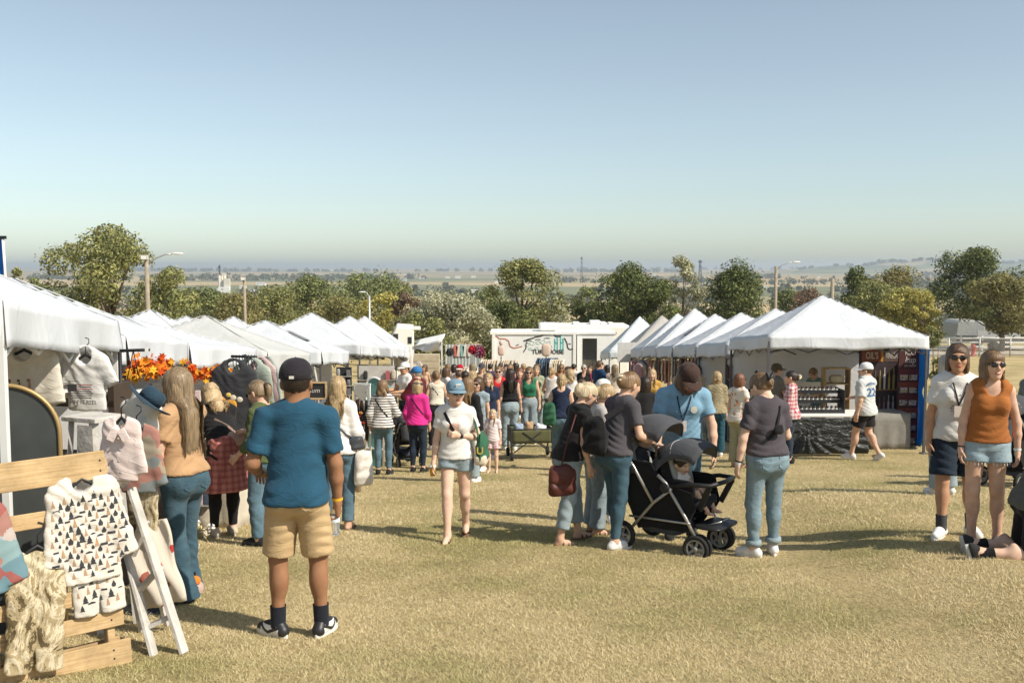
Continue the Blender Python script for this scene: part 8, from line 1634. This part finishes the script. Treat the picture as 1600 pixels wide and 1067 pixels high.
# clothes hanging at the last left tent
def rack(label, px, Y, w, hgt, n, cols, rz=0, seed=0, gl=0.8):
    p = gp(px, Y); T = thing('garment_rack', label, 'rack', p, R(rz)); rg = np.random.default_rng(seed)
    MB().tube([(-w/2, 0, hgt), (w/2, 0, hgt)], 0.014, 8).build('rail', M_steel, T)
    for x in (-w/2, w/2): MB().tube([(x, 0, 0.03), (x, 0, hgt)], 0.014, 8).build('upright', M_steel, T); MB().box((x, 0, 0.025), (0.04, 0.45, 0.03)).build('foot', M_steel, T)
    proto = {}
    for i in range(n):
        c = cols[int(rg.integers(0, len(cols)))]; key = (c, int(rg.integers(0, 2)))
        if key not in proto:
            s = SDF(0.022); L = gl*(0.85+0.3*rg.random()); s.cone((0, 0, -0.06), (0, 0, -L), 0.17, 0.20, 0.03, True, ratio=0.16).cone((-0.15, 0, -0.06), (-0.19, 0, -0.5*L), 0.055, 0.05, 0.03, ratio=0.5).cone((0.15, 0, -0.06), (0.19, 0, -0.5*L), 0.055, 0.05, 0.03, ratio=0.5); v, q = s.mesh(); v = folds(v, q, 0.008, seed+i, 2, 0.3)
            proto[key] = mesh_np('garment', v, q); proto[key].materials.append(cloth(c))
        o = obj('garment', proto[key], None, T); o.location = (-w/2+0.06+(w-0.12)*i/max(1, n-1), 0, hgt-0.03); o.rotation_euler = (0, 0, R(90-25+12*rg.normal()))
    return T
NEU = [(0.55, 0.49, 0.40), (0.46, 0.38, 0.28), (0.62, 0.58, 0.52), (0.36, 0.33, 0.28), (0.52, 0.40, 0.33)]; DNM = [(0.06, 0.10, 0.16), (0.10, 0.16, 0.23), (0.03, 0.05, 0.09)]
rack('rack of pale jackets at the left end of the painted trailer', 780, 39.5, 1.5, 1.75, 16, NEU, 0, 1)
rack('rack of blue denim before the trailer lettering', 856, 37.5, 0.85, 1.8, 11, DNM, 0, 2, 1.0)
rack('rack of cream cardigans beside the denim rack', 871, 37.2, 0.6, 1.75, 8, NEU[:3], 0, 3)
rack('rack of mixed clothes before the striped fabric wall', 722, 39.0, 1.4, 1.5, 14, NEU+[(0.4, 0.1, 0.1), (0.1, 0.25, 0.25)], 0, 4)
rack('rack of patterned tops under the last left tent', 648, 35.0, 1.6, 1.65, 14, NEU+[(0.2, 0.2, 0.22)], 80, 5)
rack('rack of dark and rose dresses at the fifth right tent', 1000, 32.5, 1.7, 1.7, 15, [(0.10, 0.08, 0.08), (0.45, 0.22, 0.20), (0.5, 0.42, 0.36), (0.16, 0.17, 0.2)], 78, 6, 0.95)
rack('rack of cream blouses under the sixth right tent', 1032, 35.2, 2.2, 1.75, 18, [(0.62, 0.58, 0.52), (0.55, 0.45, 0.38), (0.5, 0.28, 0.26)], 5, 7)
rack('rack of grey and rust tops under the third right tent', 1092, 28.6, 1.2, 1.85, 10, [(0.20, 0.20, 0.19), (0.34, 0.16, 0.10), (0.25, 0.22, 0.2)], 10, 8)
for px, Y, c, lab in ((783, 38.8, (0.62, 0.45, 0.38), 'pale mannequin head on the rack at the left of the trailer'), (853, 36.8, (0.58, 0.45, 0.36), 'tan box shaped mannequin torso on top of the denim rack')):
    p = gp(px, Y); T = thing('display_form', lab, 'mannequin', p); zz = 1.85
    b = MB(); sbox(b, (0, 0, zz+0.32), (0.13 if px < 800 else 0.17, 0.10, 0.24 if px > 800 else 0.20), None, 0.6); b.build('torso', cloth(c), T); MB().ell((0, 0, zz+0.62), (0.08, 0.09, 0.11)).build('head', cloth(c), T) if px < 800 else None; MB().tube([(0, 0, 0), (0, 0, zz+0.1)], 0.02, 8).build('pole', M_dark, T)
# white linen hanging at the end of the left row
p = gp(630, 34.2); T = thing('hanging_linen', 'bundle of white lace clothes hanging from the last left tent', 'clothes', p); zt = at(630, 543, 34.2).z-p.z
for i in range(5): sbox(MB(), (-0.25+0.13*i, -0.05*(i % 2), zt-0.4), (0.08, 0.06, 0.42), None, 0.7, warp=lambda v: Vector((v.x*(1+0.25*math.sin(v.z*13)), v.y, v.z))).build('garment', cloth((0.64, 0.60, 0.55)), T)
MB().tube([(-0.35, 0, zt), (0.35, 0, zt)], 0.012, 6).build('rail', M_steel, T)
for x in (-0.35, 0.35): MB().tube([(x, 0, 0), (x, 0, zt)], 0.012, 6).build('upright', M_steel, T)
# ---------------------------------------------------------------- right row
# sign board under the grey beige tent
a = at(965, 535, 37.9); c = at(1000, 566, 37.9); T = thing('sign_board', 'blank white board hanging from the grey beige tent', 'sign', ((a.x+c.x)/2, 37.9, c.z)); MB().box((0, 0, (a.z-c.z)/2), (c.x-a.x, 0.03, a.z-c.z)).build('panel', plain('board_white', (0.62, 0.60, 0.57), 0.7), T); MB().tube([(-0.3, 0, a.z-c.z), (-0.3, 0, a.z-c.z+0.1)], 0.008, 6).build('cord', M_dark, T)
# near right tent: table with black sheet
p = gp(1284, 18.95); T = thing('skirted_table', 'white topped table skirted with creased black plastic in the near right tent', 'table', p, R(0)); w, d, hh = 1.52, 0.72, 0.80
bevel(MB().box((0, 0, hh), (w, d, 0.045)).build('top', M_wht, T), 0.01)
m, n, l, b_ = nodes('black_plastic_sheet', 0.28, 0.5); b_.inputs['Base Color'].default_value = (0.018, 0.02, 0.02, 1); tc = n.new('ShaderNodeTexCoord'); t = noise(n, l, mapping(n, l, tc.outputs['Object'], (1, 1, 2.2), (0, 0.5, 0)), 5, 5, 0.6, 1.0); bump(n, l, b_, t.outputs['Fac'], 0.9, 0.06)
def skirt(u, v):
    x = -w/2+w*u; ff = 0.03*math.sin(18*math.atan2(v-0.5, u-0.25)+3*v)*v; return Vector((x, -d/2-0.012+ff-0.02*v, hh-0.03-0.68*v))
solid(MB().grid(skirt, 60, 16).build('sheet', m, T), 0.004)
for x in (-w/2+0.06, w/2-0.06):
    for y in (-d/2+0.06, d/2-0.06): MB().tube([(x, y, 0), (x, y, hh)], 0.016, 8).build('leg', M_wht, T)
# jar rack on the table
p2 = Vector((p.x, p.y+0.05, p.z+hh+0.024)); T = thing('jar_rack', 'black stepped rack of small jars on the skirted table', 'rack', p2)
for r_ in range(3):
    z = 0.02+0.17*r_; y = -0.15+0.13*r_; MB().box((-0.15, y, z), (1.0, 0.13, 0.02)).build('step', M_dark, T); MB().box((-0.15, y-0.06, z+0.03), (1.0, 0.008, 0.05)).build('lip', M_dark, T)
    for i in range(12):
        x = -0.6+0.082*i; j = MB().lathe([(0, 0), (0.028, 0), (0.028, 0.075), (0.022, 0.08)], 10, None, (x, y, z+0.012)).build('jar', plain('jar_amber%d' % (i % 3), ((0.10, 0.035, 0.01), (0.16, 0.09, 0.03), (0.05, 0.03, 0.02))[i % 3], 0.2), T)
        MB().lathe([(0.029, 0.08), (0.029, 0.10), (0, 0.10)], 10, None, (x, y, z+0.012)).build('lid', M_dark, j); MB().lathe([(0.0285, 0.02), (0.0285, 0.06)], 10, None, (x, y, z+0.012)).build('jar_label', M_wht, j)
for x in (-0.66, 0.36): MB().box((x, -0.02, 0.22), (0.02, 0.4, 0.44)).build('side', M_dark, T)
p3 = at(1262, 603, 19.6); o = bevel(MB().box((0, 0, 0), (0.5, 0.02, 0.16)).build('wooden_sign', plain('tan_board', (0, 0, 0)), None, p3)); tag(o, 'plain tan wooden board above the jar rack', 'sign')
# spice shelf at the back of the next tent
stock_wall('wire shelf of spice jars at the back of the near right tents', 1136, 1204, 570, 660, 22.3, 4, 12, [(0.16, 0.07, 0.05), (0.10, 0.08, 0.08), (0.5, 0.47, 0.44), (0.22, 0.12, 0.09)], (0.50, 0.49, 0.50), 12, 'spice_shelf')
# crate boxes beside the vendor
p = at(1306, 590, 20.6); T = thing('wooden_crate', 'pale wooden crate shelf behind the jersey man', 'crate', (p.x, 20.6, g(p.x, 20.6))); zt = p.z-T.location.z
for z in (zt+0.2, zt-0.12, zt-0.42): MB().box((0, 0, z), (0.5, 0.3, 0.02)).build('slat', M_pine, T)
for x in (-0.25, 0.25): MB().box((x, 0, zt/2+0.1), (0.02, 0.3, zt+0.2)).build('side', M_pine, T)
sbox(MB(), (0.0, -0.05, zt-0.02), (0.16, 0.1, 0.09), None, 0.7).build('sack', cloth((0.5, 0.42, 0.3)), T)
# printed banners
def banner(label, px0, px1, py0, py1, Y, base, kind):
    a = at(px0, py0, Y); c = at(px1, py1, Y); z0 = g(a.x, Y); T = thing('printed_banner', label, 'banner', (a.x, Y, z0)); Wd = c.x-a.x; zt = a.z-z0; zb = max(0.03, c.z-z0)
    MB().box((Wd/2, 0.0, (zt+zb)/2), (Wd, 0.01, zt-zb)).build('sheet', plain('banner%d' % px0, base, 0.6, 0.2, 5), T); rg = np.random.default_rng(px0)
    if kind == 'bottles':
        MB().box((Wd*0.30, -0.009, zt-0.17), (Wd*0.52, 0.004, 0.30)).build('print_panel', plain('brick', (0.20, 0.06, 0.035), 0.6), T); MB().box((Wd*0.79, -0.009, zt-0.17), (Wd*0.40, 0.004, 0.30)).build('print_panel', plain('umber', (0.11, 0.075, 0.06), 0.6), T); MB().box((Wd*0.535, -0.013, zt-0.17), (0.05, 0.004, 0.30)).build('print_bar', plain('gold', (0.45, 0.22, 0.04), 0.6), T)
        for r_ in range(3):
            z = zt-0.36-(zt-0.42)*(r_+1)/3; MB().box((Wd/2, -0.010, z), (Wd*0.97, 0.006, 0.03)).build('print_shelf', plain('shelf_wood', (0.24, 0.13, 0.07), 0.6), T)
            for i in range(9):
                hh = (zt-0.42)/3*0.78*(0.85+0.2*rg.random()); x = Wd*(0.06+0.11*i); cc = [(0.42, 0.41, 0.48), (0.22, 0.12, 0.10), (0.34, 0.16, 0.20), (0.60, 0.57, 0.60), (0.45, 0.36, 0.12)][int(rg.integers(0, 5))]
                MB().box((x, -0.010, z+0.015+hh*0.35), (0.040, 0.005, hh*0.7)).box((x, -0.010, z+0.015+hh*0.86), (0.016, 0.005, hh*0.3)).build('print_bottle', plain('bot%d' % int(cc[0]*100), cc, 0.5), T)
        text('banner_lettering', "OIL'S", 0.20, plain('banner_cream', (0.5, 0.45, 0.40), 0.7), T, Matrix.Translation((Wd*0.29, -0.014, zt-0.20)) @ Matrix.Rotation(R(90), 4, 'X') @ Matrix.Diagonal((0.6, 1, 1, 1)), True, 0, 0.001); text('banner_lettering', 'VINEGAR', 0.16, plain('banner_cream', (0, 0, 0)), T, Matrix.Translation((Wd*0.79, -0.014, zt-0.20)) @ Matrix.Rotation(R(90), 4, 'X') @ Matrix.Diagonal((0.42, 1, 1, 1)), True, 0, 0.001)
    else:
        cr = plain('banner_cream', (0.5, 0.45, 0.40), 0.7); MX = lambda z, sx: Matrix.Translation((Wd*0.55, -0.012, zt-z)) @ Matrix.Rotation(R(90), 4, 'X') @ Matrix.Diagonal((sx, 1, 1, 1))
        text('banner_lettering', 'RECI', 0.15, cr, T, MX(0.13, 0.72), True, 0, 0.001); text('banner_lettering', 'Insp', 0.19, cr, T, MX(0.28, 0.72), True, 0.25, 0.001); text('banner_lettering', 'EASY, HEALTHY', 0.055, cr, T, MX(0.40, 0.62), True, 0, 0.001)
        n_ = 6
        for i in range(n_):
            z = zt-0.48-(zt-0.5)*(i+0.6)/n_; MB().box((Wd/2, -0.008, z+0.11), (Wd, 0.004, 0.10)).build('print_brick', plain('rack_red%d' % (i % 2), ((0.13, 0.03, 0.03), (0.22, 0.05, 0.03))[i % 2], 0.6), T)
            for k in range(2): MB().box((Wd*(0.27+0.46*k), -0.010, z), (Wd*0.38, 0.004, 0.11)).build('recipe_card', m_print('card%d%d' % (i, k), (0.42, 0.36, 0.30), [(0.5, 0.4, 0.12), (0.6, 0.55, 0.5), (0.12, 0.1, 0.1), (0.3, 0.25, 0.28)], 24, 0.5), T)
    MB().tube([(0, 0.02, zt), (Wd, 0.02, zt)], 0.012, 6).build('top_rail', M_dark, T)
    for x in (0, Wd): MB().tube([(x, 0.02, 0), (x, 0.02, zt)], 0.012, 6).build('pole', M_dark, T)
banner('brown banner printed with rows of bottles behind the jersey man', 1344, 1404, 541, 690, 20.6, (0.045, 0.032, 0.035), 'bottles')
banner('dark red recipe banner beside the blue tent wall', 1405, 1432, 541, 697, 20.2, (0.075, 0.025, 0.025), 'recipes')
# blue end wall tied back
Y = 20.6; pts = [(1428, 1452, 545), (1429, 1451, 590), (1430, 1441, 610), (1431, 1449, 640), (1430, 1447, 665), (1429, 1440, 697)]
a0 = gp(1440, Y); T = thing('blue_tarp', 'bright blue tarp tied back at the right end of the near right tent', 'tarp', a0)
def tarp(u, v):
    k = min(int(v*5), 4); f_ = v*5-k; q_ = [pts[k][i]+(pts[k+1][i]-pts[k][i])*f_ for i in range(3)]; p_ = at(q_[0]+(q_[1]-q_[0])*u, q_[2], Y-1.2*u); return p_-a0+Vector((0, 0.05*math.sin(u*12+v*3), 0))
solid(MB().grid(tarp, 14, 24).build('sheet', m_canopy('tarp', (0.015, 0.22, 0.50), 0.5), T), 0.004)
cloth_table('grey draped side table behind the jersey man', 1382, 20.0, 0.75, 0.7, 0.74, (0.24, 0.225, 0.20))
p = gp(1462, 21.4); T = thing('storage_tub', 'blue grey storage tub outside the near right tent', 'tub', p); MB().box((0, 0, 0.26), (0.6, 0.4, 0.5), None, 1.08).build('tub', cloth((0.14, 0.20, 0.25)), T); MB().box((0, 0, 0.535), (0.68, 0.46, 0.045)).build('lid', cloth((0.5, 0.52, 0.52)), T)
for i, (px, Y, r, lab) in enumerate(((1452, 20.6, (0.16, 0.14, 0.22), 'crumpled white sack beside the near right tent leg'), (1466, 20.9, (0.17, 0.14, 0.26), 'white plastic bag leaning on the storage tub'))):
    p = gp(px, Y); o = sbox(MB(), (0, 0, r[2]*0.95), r, None, 0.7, 24, 16, warp=lambda v: v*(1+0.10*math.sin(v.x*31+v.z*27)+0.07*math.sin(v.y*47+v.z*19))).build('white_sack', cloth((0.68, 0.64, 0.61)), None, p); tag(o, lab, 'bag')
cloth_table('pale draped stall table under the second right tent', 1150, 23.5, 1.6, 0.7, 0.78, (0.3, 0.29, 0.29), 88)
cloth_table('brown draped stall table under the second left tent', 300, 11.0, 1.6, 0.6, 0.76, (0.10, 0.085, 0.075), 80)
# ================================================================ haze over the plain
b = MB(); b.box((0, 6900, -4.5), (34000, 15400, 61)); m = bpy.data.materials.new('haze'); m.use_nodes = True; n = m.node_tree.nodes; n.remove(n['Principled BSDF'])
pv = n.new('ShaderNodeVolumePrincipled'); pv.inputs['Color'].default_value = (0.84, 0.92, 1.0, 1); pv.inputs['Density'].default_value = 0.00018; pv.inputs['Anisotropy'].default_value = 0.2
m.node_tree.links.new(pv.outputs[0], n['Material Output'].inputs['Volume'])
hz = b.build('haze', m); hz['kind'] = 'stuff'; tag(hz, 'pale summer haze lying over the whole plain', 'haze')
